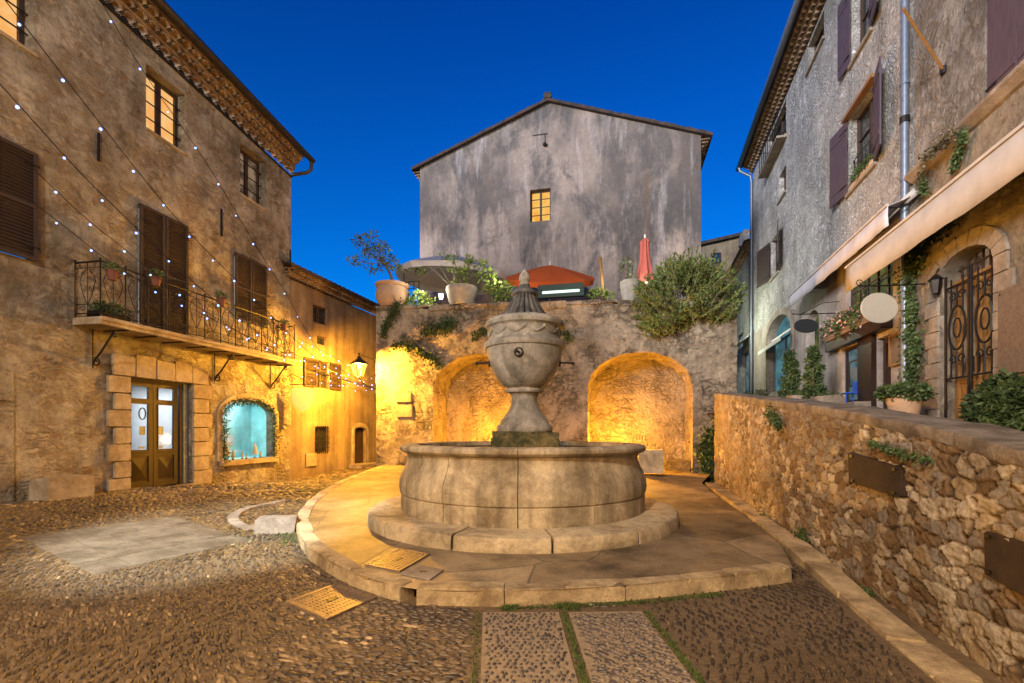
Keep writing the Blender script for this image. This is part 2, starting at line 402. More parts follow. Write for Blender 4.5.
def m_glass():
    q = NT('window_glass'); tr = q.n('ShaderNodeBsdfTransparent'); gl = q.n('ShaderNodeBsdfGlossy', i_Roughness=.03); fr = q.n('ShaderNodeLayerWeight', i_Blend=.25)
    mx = q.n('ShaderNodeMixShader', i_0=q.math('MULTIPLY', fr.outputs['Facing'], .35)); q.L(tr.outputs[0], mx.inputs[1]); q.L(gl.outputs[0], mx.inputs[2]); q.L(mx.outputs[0], q.t.nodes['Material Output'].inputs[0]); return q.m
M['clear'] = m_glass()
M['room'] = m_plain('shop_room', (.62,.66,.68), .8, 0, .15, 3)
M['room_teal'] = m_plain('shop_room_teal', (.36,.72,.74), .8, 0, .3, 3)
M['goods'] = m_plain('goods', (.12,.16,.10), .7, 0, .6, 6)
M['goods2'] = m_plain('goods_blue', (.10,.22,.42), .7, 0, .5, 6)
M['dark_clay'] = m_plain('dark_clay', (.13,.05,.035), .8, 0, .2, 6)
# ================================================================ ground
def sm(t): t = np.clip(t, 0, 1); return t * t * (3 - 2 * t)
def g_z(x, y):
    """height of the square: rises to the left building, a little towards the lane"""
    x = np.asarray(x, float); y = np.asarray(y, float)
    wx = -6.63 - .191 * (13.8 - y)
    a = np.clip((-x - 3.3) / np.maximum(.5, -wx - 3.3), 0, 1.15)
    left = .37 * np.clip((13.8 - y) / 4.8, 0, 1) * sm(a)
    return left + .15 * sm((y - 12) / 6) * sm((y - 11) / 3)
def p_z(y): return .125 + .235 * sm((np.asarray(y, float) - 8.5) / 6.5)
def on_f(px, py, f, z=0.):
    for _ in range(12):
        p = on_z(px, py, z); z = float(f(p))
    return Vector((p.x, p.y, z))
gpt = lambda px, py: on_f(px, py, lambda p: g_z(p.x, p.y))
ppt = lambda px, py: on_f(px, py, lambda p: p_z(p.y), .12)

edge_px = [(388,464),(365,471),(342,480),(325,489),(310,499),(300,510),(296,522),(299,535),(307,547),(333,564),(365,578),(401,587),(422,590),
           (452,591),(511,591),(571,589),(635,585),(695,579),(750,574),(793,568)]
edge = [ppt(*p) for p in edge_px]
right_px = [(781,545),(740,512),(702,483)]
redge = [ppt(*p) for p in right_px]
platform = [p.xy for p in edge] + [p.xy for p in redge] + [FC.w(10.2, 0, 0).xy, FC.w(10.2, 2.5, 0).xy, FC.w(.1, 2.5, 0).xy, FC.w(.1, 0, 0).xy]
PL = np.array([[p[0], p[1]] for p in platform])
def inside(x, y, poly, grow=0):
    x = np.asarray(x); y = np.asarray(y); r = np.zeros(x.shape, bool); n = len(poly)
    for i in range(n):
        x0, y0 = poly[i]; x1, y1 = poly[i - 1]
        c = ((y0 > y) != (y1 > y)) & (x < (x1 - x0) * (y - y0) / (y1 - y0 + 1e-12) + x0)
        r ^= c
    return r

def m_ground():
    q = NT('packed_earth_and_mortar')
    col = q.mix(q.ramp(q.noise(.6, 6, .6), [(.35, 0), (.65, 1)]), (.095,.065,.034), (.175,.122,.065))
    col = q.mix(1, col, q.ramp(q.noise(16, 6, .7), [(.25, .65), (.75, 1.3)]), 'MULTIPLY')
    q.color(col).bump(q.math('ADD', q.noise(6, 6, .7), q.noise(40, 4, .6)), .8, .02); return q.m
M['ground'] = m_ground()
xs = np.concatenate([[-300, -80, -30], np.arange(-14, 8.01, .4), [12, 30, 80, 300]])
ys = np.concatenate([[-300, -60, -20, -8], np.arange(-4, 24.01, .4), [30, 60, 120, 400]])
gx, gy = np.meshgrid(xs, ys)
gz = g_z(gx, gy) - .012
V = np.stack([gx, gy, gz], -1).reshape(-1, 3); nx = len(xs)
ii, jj = np.meshgrid(np.arange(len(ys) - 1), np.arange(nx - 1), indexing='ij'); a = (ii * nx + jj).ravel()
tag(np_mesh('ground', V, np.stack([a, a + 1, a + nx + 1, a + nx], 1), M['ground'], smooth=True), kind='structure')

# platform of worn slabs round the fountain
def m_slabs():
    q = NT('worn_slabs'); w = q.warp(.12, 1.5)
    v = q.scale(w, (.75, .62, .01))
    ed = q.n('ShaderNodeTexVoronoi', feature='DISTANCE_TO_EDGE', i_Vector=v, i_Scale=1.0, i_Randomness=.8, voronoi_dimensions='2D').outputs['Distance']
    ce = q.n('ShaderNodeTexVoronoi', i_Vector=v, i_Scale=1.0, i_Randomness=.8, voronoi_dimensions='2D').outputs['Color']
    st = q.ramp(q.n('ShaderNodeSeparateColor', i_Color=ce).outputs[0], [(0,(.14,.10,.05)),(.5,(.22,.16,.085)),(1,(.31,.235,.13))])
    st = q.mix(1, st, q.ramp(q.noise(1.4, 8, .7), [(.36, .38), (.6, 1.25)]), 'MULTIPLY')
    st = q.mix(1, st, q.ramp(q.noise(35, 4, .6), [(.3, .82), (.7, 1.12)]), 'MULTIPLY')
    mk = q.ramp(q.math('ADD', ed, q.math('MULTIPLY', q.noise(9, 5, .7), .012)), [(.008, .35), (.016, 1)])
    q.color(q.mix(mk, (.06,.045,.03), st)).bump(q.math('ADD', q.math('MULTIPLY', mk, .7), q.math('ADD', q.math('MULTIPLY', q.noise(25, 5, .65), .35), q.math('MULTIPLY', q.noise(2.5, 4, .6), .8))), .8, .014)
    q.b.inputs['Roughness'].default_value = .6; return q.m
M['slabs'] = m_slabs()
bm = bmesh.new(); f = bm.faces.new([bm.verts.new((p[0], p[1], 0)) for p in platform])
for yy in np.arange(3.5, 18, .35):
    bmesh.ops.bisect_plane(bm, geom=bm.verts[:] + bm.edges[:] + bm.faces[:], plane_co=(0, yy, 0), plane_no=(0, 1, 0))
bmesh.ops.triangulate(bm, faces=bm.faces[:])
for v in bm.verts: v.co.z = float(p_z(v.co.y))
bmesh.ops.recalc_face_normals(bm, faces=bm.faces)
me = bpy.data.meshes.new('fountain_platform'); bm.to_mesh(me); bm.free()
tag(link_mesh('fountain_platform', me, M['slabs'], None, Matrix.Identity(4)), kind='structure')

# kerb stones: hewn blocks laid end to end along the platform's edge
def resample(pts, lens):
    pts = [Vector(p) for p in pts]; out = [pts[0]]; i = 0; pos = pts[0].copy(); L = next(lens)
    while i < len(pts) - 1:
        d = (pts[i + 1] - pos).length
        if d >= L: pos = pos + (pts[i + 1] - pos).normalized() * L; out.append(pos.copy()); L = next(lens)
        else: L -= d; i += 1; pos = pts[i].copy()
    out.append(pts[-1]); return out
def lens(a, b):
    while True: yield random.uniform(a, b)
def smoothline(pts, it=2):
    for _ in range(it):
        q = [pts[0]]
        for a, b in zip(pts, pts[1:]): q += [a * .75 + b * .25, a * .25 + b * .75]
        pts = q + [pts[-1]]
    return pts
def kerb(mb, pts, inw, w, drop, top=.012, la=.45, lb=.8, cut=None):
    ks = resample(pts, lens(la, lb))
    for k, (a, b) in enumerate(zip(ks, ks[1:])):
        if (b - a).length < .08: continue
        if cut and cut[0] < (a.x + b.x) / 2 < cut[1]: continue
        t = (b - a).normalized(); t.z = 0; t.normalize(); n = Vector((-t.y, t.x, 0)) * inw
        L = (b - a).length; dz = (b.z - a.z) / L
        Mx = Matrix(((t.x, n.x, 0, a.x), (t.y, n.y, 0, a.y), (dz, 0, 1, a.z), (0, 0, 0, 1)))
        mb.rock(.006, L - .006 + .012 * (k % 2), 0, w * random.uniform(.93, 1.06), -drop, top + random.uniform(-.008, .006), .028, .012, Mx)
mb = MB(); arc = smoothline(edge, 2)
hx0, hx1 = ppt(399, 588).x, ppt(415, 590).x        # drain mouth left open between two kerb stones
i0 = next(i for i, p in enumerate(arc) if p.x > hx0 and p.y < 4.6); i1 = next(i for i, p in enumerate(arc) if p.x > hx1 and p.y < 4.6 and i >= i0)
run1 = arc[:i0] + [ppt(399, 587)]; run2 = [ppt(415, 589.5)] + arc[i1:]
kerb(mb, run1, 1, .17, .3, .014); kerb(mb, run2, 1, .17, .3, .014)
kb = mb.build('kerb', M['kerb'], auto=30); tag(kb, kind='structure')
# is 'inward' really inward? checked against the platform polygon below
t = arc[10] - arc[9]; nn = Vector((-t.y, t.x, 0)).normalized()
if not inside(np.array([arc[10].x + nn.x * .2]), np.array([arc[10].y + nn.y * .2]), PL)[0]:
    bpy.data.objects.remove(kb); mb = MB(); kerb(mb, run1, -1, .17, .3, .014); kerb(mb, run2, -1, .17, .3, .014); tag(mb.build('kerb', M['kerb'], auto=30), kind='structure')

# ---------------------------------------------------------------- gutter stones along the low wall
gp = [ppt(702, 483), ppt(740, 512), ppt(781, 545)]
out_l = [Vector((p.x + .06, p.y, p.z)) for p in gp] + [gpt(812, 573), gpt(850, 608), gpt(905, 655), gpt(960, 700), gpt(1040, 775)]
out_l[3].z += .03
mb = MB(); kerb(mb, out_l, 1, .26, .2, .02, .5, 1.0)
ctr = out_l[4]; tt = (out_l[5] - out_l[4]).normalized()
tag(mb.build('gutter_stones', M['kerb'], auto=30), kind='structure')

# ================================================================ pebbles set on edge (calade)
def pebble_field(n_try, x0, x1, y0, y1, spx, spy, L, W, Hh, ang, keep, tone, jit=.3, seed=1, rings=False):
    rg = np.random.default_rng(seed)
    if rings:          # laid in rings round the fountain
        cx0, cy0 = .165, 7.5; rr = np.arange(2.5, 15, spy); Xs = []; Ys = []
        for r in rr:
            m = int(2 * math.pi * r / spx); t = (np.arange(m) + rg.random()) / m * 2 * math.pi
            wv = .25 * (vn(np.cos(t) * 3, np.sin(t) * 3 + r * .6, .9, 21) - .5)
            Xs.append(cx0 + (r + wv) * np.cos(t)); Ys.append(cy0 + (r + wv) * np.sin(t))
        X = np.concatenate(Xs); Y = np.concatenate(Ys); k0 = (X > x0) & (X < x1) & (Y > y0) & (Y < y1); X = X[k0]; Y = Y[k0]
        X = X + rg.normal(0, jit * spx * .35, X.shape); Y = Y + rg.normal(0, jit * spy * .35, Y.shape)
    else:
        nx_, ny_ = int((x1 - x0) / spx), int((y1 - y0) / spy)
        X, Y = np.meshgrid(np.arange(nx_), np.arange(ny_)); X = X.astype(float); Y = Y.astype(float)
        X = x0 + (X + .5 * (Y % 2)) * spx + rg.normal(0, jit * spx * .6, X.shape); Y = y0 + Y * spy + rg.normal(0, jit * spy * .6, Y.shape)
    X = X.ravel(); Y = Y.ravel(); k = keep(X, Y) & (rg.random(X.shape) > .03); X = X[k]; Y = Y[k]; n = len(X)
    A = ang(X, Y) + rg.normal(0, .12, n)
    l = L * rg.lognormal(0, .24, n) / 2; w = W * rg.lognormal(0, .2, n) / 2; h = Hh * rg.uniform(.55, 1.3, n)
    big = rg.random(n) < .03; l[big] *= 1.5; w[big] *= 1.7
    if rings: sm_ = X > .9; l[sm_] *= .72; w[sm_] *= .85
    th = np.arange(6) * math.pi / 3
    ring = np.stack([np.cos(th), np.sin(th)], 1)
    P = np.zeros((n, 13, 3))
    jr = rg.uniform(.85, 1.12, (n, 6))
    for r, (s_, z_) in enumerate(((1.0, -.3), (.78, .78))):
        lx = ring[:, 0][None] * l[:, None] * s_ * jr; ly = ring[:, 1][None] * w[:, None] * s_ * jr
        P[:, r * 6:r * 6 + 6, 0] = lx; P[:, r * 6:r * 6 + 6, 1] = ly; P[:, r * 6:r * 6 + 6, 2] = h[:, None] * z_
    P[:, 12, 2] = h
    tx = rg.normal(0, .12, n); P[..., 2] += P[..., 0] * tx[:, None]
    c, s_ = np.cos(A)[:, None], np.sin(A)[:, None]
    wx = P[..., 0] * c - P[..., 1] * s_ + X[:, None]; wy = P[..., 0] * s_ + P[..., 1] * c + Y[:, None]
    wz = P[..., 2] + (g_z(X, Y) - .010)[:, None]
    V = np.stack([wx, wy, wz], -1).reshape(-1, 3)
    fs = []
    for j in range(6):
        j2 = (j + 1) % 6; fs.append((j, j2, 6 + j2)); fs.append((j, 6 + j2, 6 + j)); fs.append((6 + j, 6 + j2, 12))
    Fc = (np.array(fs)[None] + (np.arange(n) * 13)[:, None, None]).reshape(-1, 3)
    return V, Fc, np.repeat(np.clip(tone(X, Y) + rg.normal(0, .2, n), 0, 1), 13)
def vn(x, y, s, sd=0):   # smooth value noise
    rg = np.random.default_rng(100 + sd); T = rg.random((64, 64))
    u = x * s + 31.7; v = y * s + 17.3; i = np.floor(u).astype(int); j = np.floor(v).astype(int)
    fu = u - i; fv = v - j; fu = fu * fu * (3 - 2 * fu); fv = fv * fv * (3 - 2 * fv)
    g = lambda a, b: T[a % 64, b % 64]
    return (g(i, j) * (1 - fu) + g(i + 1, j) * fu) * (1 - fv) + (g(i, j + 1) * (1 - fu) + g(i + 1, j + 1) * fu) * fv
# paved panels in front of the kerb, bounded by grassy joints
J = [(gpt(478,610).x, gpt(470,760).x), (gpt(563,610).x, gpt(600,740).x + .0), (gpt(640,603).x, gpt(735,720).x)]
jy0, jy1 = gpt(563, 610).y, 1.4
def jx(k, y):
    pts = [((478,610),(474,683)), ((563,610),(585,683)), ((640,603),(703,683))][k]
    a, b = gpt(*pts[0]), gpt(*pts[1]); return a.x + (b.x - a.x) * (y - a.y) / (b.y - a.y)
gut = np.array([(p.x, p.y) for p in out_l]); 
def gut_x(y): o = np.argsort(gut[:, 1]); return np.interp(y, gut[o, 1], gut[o, 0])
def on_grate(x, y, m=.05): return inside(x, y, GR, 0)
gq = [gpt(286, 603), gpt(337, 584), gpt(376, 597), gpt(327, 621)]
GR = [(p.x, p.y) for p in gq]
sa_, sb_, sd_ = gpt(19, 536), gpt(175, 516), gpt(95, 574); sc_ = sb_ + (sd_ - sa_)
SL = [(p.x, p.y) for p in (sa_, sb_, sc_, sd_)]
def base_keep(x, y):
    k = ~inside(x, y, PL) & ~inside(x, y, [(p[0], p[1]) for p in GR])
    k &= (x < gut_x(y) - .06) & (x > -6.63 - .195 * (13.8 - y) + .2)
    # nothing under the kerb stones
    ap = np.array([(p.x, p.y) for p in arc[::4]])
    d = np.min((x[:, None] - ap[None, :, 0]) ** 2 + (y[:, None] - ap[None, :, 1]) ** 2, 1)
    return k & (d > .04 ** 2)
def in_panel(x, y): return (x > jx(0, y) - .05) & (x < jx(2, y) + .05) & (y < jy0 + .1)
def free_keep(x, y):
    sparse = np.random.default_rng(int(len(x))).random(x.shape) < np.where(x > .9, .92, 1)
    return sparse & base_keep(x, y) & ~in_panel(x, y) & ~inside(x, y, SL) & (np.abs(x) < 1.25 * y + .5)
def swirl(x, y):
    tg = np.arctan2(y - 7.5, x - .165) + np.pi / 2 + 1.3 * (vn(x, y, .7, 1) - .5)
    return np.where(x > .9, np.pi * (.06 + .5 * vn(x, y, .8, 5)), tg)
def old_swirl(x, y):
    return np.where(x > 0, np.pi * (.06 + .5 * vn(x, y, .8, 5)), .25 + np.pi * (vn(x, y, .35, 1) - .5) * 1.3 + .9 * (vn(x, y, 1.3, 2) - .5))
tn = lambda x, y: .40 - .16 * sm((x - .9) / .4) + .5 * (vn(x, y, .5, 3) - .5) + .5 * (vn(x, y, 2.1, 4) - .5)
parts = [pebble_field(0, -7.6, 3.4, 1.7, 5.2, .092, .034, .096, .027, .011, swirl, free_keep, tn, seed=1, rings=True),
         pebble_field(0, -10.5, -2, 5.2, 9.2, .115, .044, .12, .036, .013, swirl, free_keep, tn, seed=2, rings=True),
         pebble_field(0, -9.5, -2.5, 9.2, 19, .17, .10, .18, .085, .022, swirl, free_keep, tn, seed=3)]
V = np.concatenate([p[0] for p in parts]); off = np.cumsum([0] + [len(p[0]) for p in parts[:-1]])
Fc = np.concatenate([p[1] + o for p, o in zip(parts, off)]); T = np.concatenate([p[2] for p in parts])
M['pebble'] = m_tone('pebbles', [(0,(.03,.02,.011)),(.4,(.09,.06,.03)),(.75,(.18,.122,.06)),(1,(.42,.31,.17))], .55, .004, .5)
tag(np_mesh('cobblestones', V, Fc, M['pebble'], smooth=True, attr=T), 'small rounded pebbles set on edge across the sloping square', kind='structure')
# the two mortar-bedded panels
def m_bed():
    q = NT('panel_mortar'); q.color(q.mix(1, (.27,.205,.125), q.ramp(q.noise(20, 6, .7), [(.25, .6), (.75, 1.25)]), 'MULTIPLY')).bump(q.noise(30, 5, .65), .7, .01); return q.m
M['bed'] = m_bed()
mb = MB()
for k in (0, 1):
    y0, y1 = 1.5, jy0 - .04
    mb.add([(jx(k, y0) + .04, y0, -.002), (jx(k + 1, y0) - .04, y0, -.002), (jx(k + 1, y1) - .04, y1 + (.02 if k else 0), -.002), (jx(k, y1) + .04, y1, -.002)], [(0, 1, 2, 3)])
tag(mb.build('paved_panel', M['bed']), kind='structure')
def keep0(x, y): return (x > jx(0, y) + .06) & (x < jx(1, y) - .06) & (y < jy0 - .07)
def keep1(x, y): return (x > jx(1, y) + .06) & (x < jx(2, y) - .06) & (y < jy0 - .06)
parts = [pebble_field(0, -.6, 1.5, 1.5, 4, .042, .05, .042, .026, .013, lambda x, y: 1.3 + 0 * x, keep0, lambda x, y: .25 + 0 * x, .25, 11),
         pebble_field(0, -.6, 2.2, 1.5, 4, .062, .034, .058, .022, .013, lambda x, y: -.55 + .5 * (vn(x, y, 1, 8) - .5), keep1, lambda x, y: .3 + 0 * x, .25, 12)]
V = np.concatenate([parts[0][0], parts[1][0]]); V[:, 2] += .006
M['pebble_d'] = m_tone('dark_pebbles', [(0,(.04,.032,.028)),(.5,(.10,.078,.06)),(1,(.24,.19,.14))], .5, .003, .45)
tag(np_mesh('panel_pebbles', V, np.concatenate([parts[0][1], parts[1][1] + len(parts[0][0])]), M['pebble_d'], smooth=True, attr=np.concatenate([parts[0][2], parts[1][2]])), kind='structure')

# pale slab strip lying in the cobbles on the left
mb = MB()
a, b, c, d = [Vector((*p, 0)) for p in (SL[0], SL[1], SL[2], SL[3])]
nu, nvv = 5, 4
for i in range(nu):
    for j in range(nvv):
        P = lambda u, v: (a * (1 - u) + b * u) * (1 - v) + (d * (1 - u) + c * u) * v
        u0, u1, v0, v1 = (i + .02) / nu, (i + .98) / nu, (j + .02) / nvv, (j + .98) / nvv
        q = [P(u0, v0), P(u1, v0), P(u1, v1), P(u0, v1)]; zz = [float(g_z(p.x, p.y)) for p in q]; dz = random.uniform(0, .006)
        mb.add([(p.x, p.y, z - .05) for p, z in zip(q, zz)] + [(p.x, p.y, z - .004 + dz) for p, z in zip(q, zz)], [(4, 5, 6, 7), (0, 1, 5, 4), (1, 2, 6, 5), (2, 3, 7, 6), (3, 0, 4, 7)])
M['floor_slab'] = m_plaster('floor_slab', (.19,.15,.10), (.10,.075,.045), None, 2.5, .4, .012)
tag(mb.build('paving_slabs', M['floor_slab'], bevel=.006), kind='structure')
# curved row of edging stones set in the cobbles left of the platform
row = [gpt(*p) for p in [(285,500),(262,504),(240,508),(226,516),(228,524),(246,530),(268,531)]]
mb = MB(); kerb(mb, smoothline(row), 1, .16, .1, .015, .2, .34); tag(mb.build('edging_stones', M['cap'], auto=30), kind='structure')
# dirt floor kerb-side block
p = gpt(277, 531)
mb = MB(); mb.rock(-.27, .27, -.16, .16, -.1, .22, .05, .03, Matrix.Translation(p) @ Matrix.Rotation(.25, 4, 'Z'))
tag(mb.build('stone_block', M['cap'], loc=tuple(p), auto=30), 'low rough white stone block standing against the outer curve of the kerb', 'stone block')

# grass in the joints and along the kerb
gb = []
def grass_line(pts, w, n, h):
    pts = [Vector(p) for p in pts]
    for _ in range(n):
        k = random.randrange(len(pts) - 1); t = random.random(); p = pts[k].lerp(pts[k + 1], t)
        gb.append((p.x + random.gauss(0, w), p.y + random.gauss(0, w), float(g_z(p.x, p.y)) - .01, h * random.uniform(.4, 1.2)))
for k in (0, 1, 2):
    grass_line([(jx(k, y), y, 0) for y in (1.6, 2.4, 3, jy0)], .014, [500, 1300, 1500][k], .022)
grass_line([gpt(500, 608), gpt(560, 606), gpt(600, 604), gpt(640, 602), gpt(700, 596), gpt(720, 594)], .02, 1300, .03)
grass_line([gpt(560, 605), gpt(575, 607)], .035, 500, .04); grass_line([gpt(505, 607), gpt(515, 608)], .03, 250, .035)
grass_line([gpt(700, 492), gpt(760, 535), gpt(812, 565), gpt(870, 607)], .05, 500, .05)
grass_line([gpt(285, 530), gpt(290, 545)], .08, 300, .05); grass_line([gpt(215, 530), gpt(250, 545)], .25, 500, .02)
n = len(gb); G = np.array(gb); an = RNG.uniform(0, 6.28, n); le = RNG.normal(0, .6, (n, 2))
P = np.zeros((n, 3, 3)); w_ = .0045
P[:, 0, :2] = G[:, :2] + np.stack([np.cos(an), np.sin(an)], 1) * w_; P[:, 1, :2] = G[:, :2] - np.stack([np.cos(an), np.sin(an)], 1) * w_
P[:, 2, :2] = G[:, :2] + le * G[:, 3:4]; P[:, 0, 2] = P[:, 1, 2] = G[:, 2]; P[:, 2, 2] = G[:, 2] + G[:, 3]
tag(np_mesh('grass', P.reshape(-1, 3), np.arange(n * 3).reshape(-1, 3), M['grass'], attr=np.repeat(RNG.random(n), 3)), 'short green grass and moss growing in the paving joints', 'grass', kind='stuff')

# drain grates
def grate(name, label, q, zf, nx_, ny_, frame_w=.05, mat='tan_iron', holes=True):
    a, b, c, d = q; o = (a + b + c + d) / 4
    ex = (b - a); ey = (d - a); L = ex.length; W = ey.length; ex.normalize(); ey.normalize()
    Mx = Matrix(((ex.x, ey.x, 0, 0), (ex.y, ey.y, 0, 0), (0, 0, 1, 0), (0, 0, 0, 1)))
    t = thing(name, label, 'drain cover', WORLD, (o.x, o.y, zf(o)))
    W0 = Frame(o.x, o.y, 0, zf(o))
    fr = MB(); fw = frame_w; l, w = L / 2, W / 2; h = .018
    for bx in ((-l, l, -w, -w + fw), (-l, l, w - fw, w), (-l, -l + fw, -w + fw, w - fw), (l - fw, l, -w + fw, w - fw)): fr.box(*bx, -.02, h, Mx)
    fr.build('frame', M['grate'], t, W0, bevel=.004)
    gm = MB(); l -= fw + .005; w -= fw + .005
    for i in range(nx_ + 1):
        x = -l + 2 * l * i / nx_; gm.box(x - .011, x + .011, -w, w, h - .009, h - .005, Mx)
    for j in range(ny_ + 1):
        y = -w + 2 * w * j / ny_; gm.box(-l, l, y - .013, y + .013, h - .009, h - .0045, Mx)
    dark_plate = MB(); dark_plate.box(-l, l, -w, w, -.03, h - .011, Mx); dark_plate.build('dark_plate', M['black'], t, W0)  # flat black plate standing in for the shade below the bars
    gm.build('grid', M['grate'], t, W0)
    hs = MB(); hs.box(-.05, .05, -.03, .03, h - .003, h, Mx); hs.build('handle', M['iron'], t, W0)
M['grate'] = m_plain('grate_iron', (.20,.14,.08), .5, .3, .3)
grate('drain_grate', 'square iron drain grate sunk in the cobbles left of the kerb', gq, lambda p: float(g_z(p.x, p.y)) - .004, 13, 8)
q2 = [ppt(365, 565), ppt(398, 549), ppt(430, 557), ppt(400, 572)]
grate('drain_grate', 'ribbed iron drain grate set in the platform paving beside the fountain step', q2, lambda p: float(p_z(p.y)) + .001, 12, 8, .03)
q3 = [ppt(401, 575), ppt(418, 566), ppt(444, 571), ppt(430, 581)]
o = sum(q3, Vector()) / 4; mb = MB()
t = thing('access_cover', 'plain square stone access cover on the kerb edge of the platform', 'drain cover', WORLD, tuple(o))
mb = MB(); mb.add([p + Vector((0, 0, .004)) for p in q3] + [p + Vector((0, 0, .016)) for p in q3], [(4, 5, 6, 7), (0, 1, 5, 4), (1, 2, 6, 5), (2, 3, 7, 6), (3, 0, 4, 7)]); mb.build('slab', M['cap'], t, bevel=.004)
mb = MB(); mb.box(o.x - .03, o.x + .03, o.y - .015, o.y + .015, o.z + .012, o.z + .02); mb.build('handle', M['iron'], t)

# ================================================================ fountain
FX, FY = .165, 7.5; FO = Frame(FX, FY, 0, 0)
ft = thing('fountain', 'large round stone fountain with an urn rising from its basin', 'fountain', FO)
def ringseg(name, prof, n, a_off, gap, mat, sub=10, fn=None):
    mb = MB()
    for i in range(n):
        a0 = a_off + 2 * math.pi * i / n; a1 = a_off + 2 * math.pi * (i + 1) / n; g = gap / prof[0][0]
        mb.lathe(prof, sub, (0, 0, 0), a0 + g / 2, a1 - g / 2, fn, cap=True)
    return mb.build(name, mat, ft, FO, auto=35)
sp = [(1.0, .1), (2.40, .1), (2.405, .135), (2.40, .26), (2.385, .29), (2.355, .302), (1.7, .303)]
wob = lambda r, z, a: r + (.006 * math.sin(a * 23) + .004 * math.sin(a * 61 + 1) if r > 1.9 else 0)
ringseg('step', sp, 13, -1.45, .014, M['step'], 10, wob)
bp = [(1.2, .29), (1.92, .29), (1.925, .32), (1.925, .53), (1.905, .545)]
ringseg('plinth_course', bp, 12, -1.62, .008, M['basin'], 10)
bo = [(1.50, .54), (1.905, .54), (1.935, .565), (1.95, .65), (1.94, .76), (1.90, .87), (1.855, .96), (1.825, 1.04), (1.82, 1.10), (1.84, 1.155), (1.6, 1.156)]
ringseg('basin', bo, 12, -1.62, .008, M['basin'], 12)
rp = [(1.66, 1.0), (1.66, 1.157), (1.86, 1.158), (1.905, 1.175), (1.935, 1.205), (1.94, 1.24), (1.92, 1.265), (1.87, 1.28), (1.72, 1.283), (1.665, 1.27), (1.66, 1.2)]
ringseg('rim', rp, 12, -1.62, .006, M['basin'], 12)
mb = MB(); mb.lathe([(1.75, .5), (1.67, .55), (1.67, 1.02), (.001, 1.02)][:2] + [(1.67, 1.16)], 64); mb.build('basin_lining', M['moss'], ft, FO, smooth=True)
q = NT('water'); q.color((.012,.016,.012)); q.b.inputs['Roughness'].default_value = .04; q.b.inputs['Specular IOR Level'].default_value = .6
q.bump(q.noise(5, 3, .5), .15, .02)
mb = MB(); mb.lathe([(1.68, 0), (.9, 0), (.001, 0)], 64); tag(mb.build('water', q.m, None, Frame(FX, FY, 0, 1.19)), kind='structure')
# urn, turned from measured half widths
UX = .04; UF = Frame(FX + UX, FY, 0, 0)
K = 7.5 / FP
def zp(y): return H + (HY - y) * K
def prof(lst): return [(hw * K, zp(y)) for hw, y in lst]
mb = MB(); mb.rock(-.54, .54, -.54, .54, 1.02, 1.36, .05, .03); mb.rock(-.50, .50, -.50, .50, 1.30, 1.47, .05, .02)
mb.build('pedestal_block', M['moss'], ft, UF, auto=25)
mb = MB(); mb.lathe(prof([(20,433),(27,432.5),(28,431),(28,427),(27,425.5),(25,424.5),(24,421),(21,417),(17,412),(14,406),(13,401),(13.3,397),(14.5,394),(16,392.5)]), 48)
mb.build('stem', M['urn'], ft, UF, smooth=True)
mb = MB(); mb.lathe(prof([(14,393),(18.5,393),(19.5,391),(19,389.5),(16.5,389),(17,388),(21,386.5),(27,380),(32.5,371),(36,361),(37.8,352),(38,349)]), 64)
mb.build('bowl', M['urn'], ft, UF, auto=40)
mb = MB(); mb.lathe(prof([(36,350),(39.3,349.6),(40.5,347.5),(40.3,345),(38.5,343.2),(36.6,342.4),(35.6,340),(35.4,331.5),(36.5,329.5),(38.6,328.5),(39.6,326),(38.8,323.5),(36,321.5),(31,320),(24,319.4),(18,319.3)]), 64)
for k in range(12):      # relief garland on the frieze
    a0 = k * math.pi / 6; rr = 35.6 * K
    pts = [(rr * math.cos(a0 + t * math.pi / 6), rr * math.sin(a0 + t * math.pi / 6), zp(332.5) - .085 * math.sin(math.pi * t)) for t in [i / 8 for i in range(9)]]
    mb.tube(pts, .021, 6); mb.ball(pts[0], .03, 6)
for k in range(40):
    a0 = k * math.pi / 20; mb.ball((39.2 * K * math.cos(a0), 39.2 * K * math.sin(a0), zp(326)), .014, 4)
mb.build('frieze', M['urn'], ft, UF, auto=40)
nf = 20
fl = lambda r, z, a: r * (1 + (.20 * abs(math.sin(nf / 2 * a)) ** .7 - .09 if z < zp(296.3) else 0))
mb = MB(); mb.lathe(prof([(24,319.5),(22.5,318.5),(19.8,315),(16.8,310.5),(14.2,305.5),(12.2,301),(10.9,297.5),(10.5,296.6),(12.6,296),(13.4,294.6),(12.8,293),(10.6,291.3),(8,289.6),(6,287.6),(5,285.4),(2.5,284.6)]), 176, fn=fl)
mb.build('lid', M['lid'], ft, UF, auto=50)
mb = MB(); mb.lathe(prof([(3,286),(5.6,285),(5.2,284),(3.6,283),(4.9,281.5),(5.7,279),(5.3,276.3),(3.9,273.4),(1.9,270.8),(.8,269.6),(.05,269.2)]), 32)
mb.build('finial', M['urn'], ft, UF, smooth=True)
for nm, a in (('front', -100), ('left', 186), ('right', -6), ('back', 90)):
    Mz = Matrix.Rotation(R_(a), 4, 'Z'); z = zp(358) if nm == 'front' else zp(363)
    rr = 36.2 * K if nm == 'front' else 34.5 * K
    mb = MB(); mb.tube([(rr - .05, 0, z), (rr + .15, 0, z - .01), (rr + .22, 0, z - .02)], .017, 8, Mz)
    mb.tube([(rr + .012, .062 * math.cos(i * math.pi / 8), z + .062 * math.sin(i * math.pi / 8)) for i in range(16)], .014, 6, Mz, True)
    mb.ball((rr + .22, 0, z - .02), .028, 8, 1, Mz)
    mb.build('spout', M['rust'], ft, UF, smooth=True)
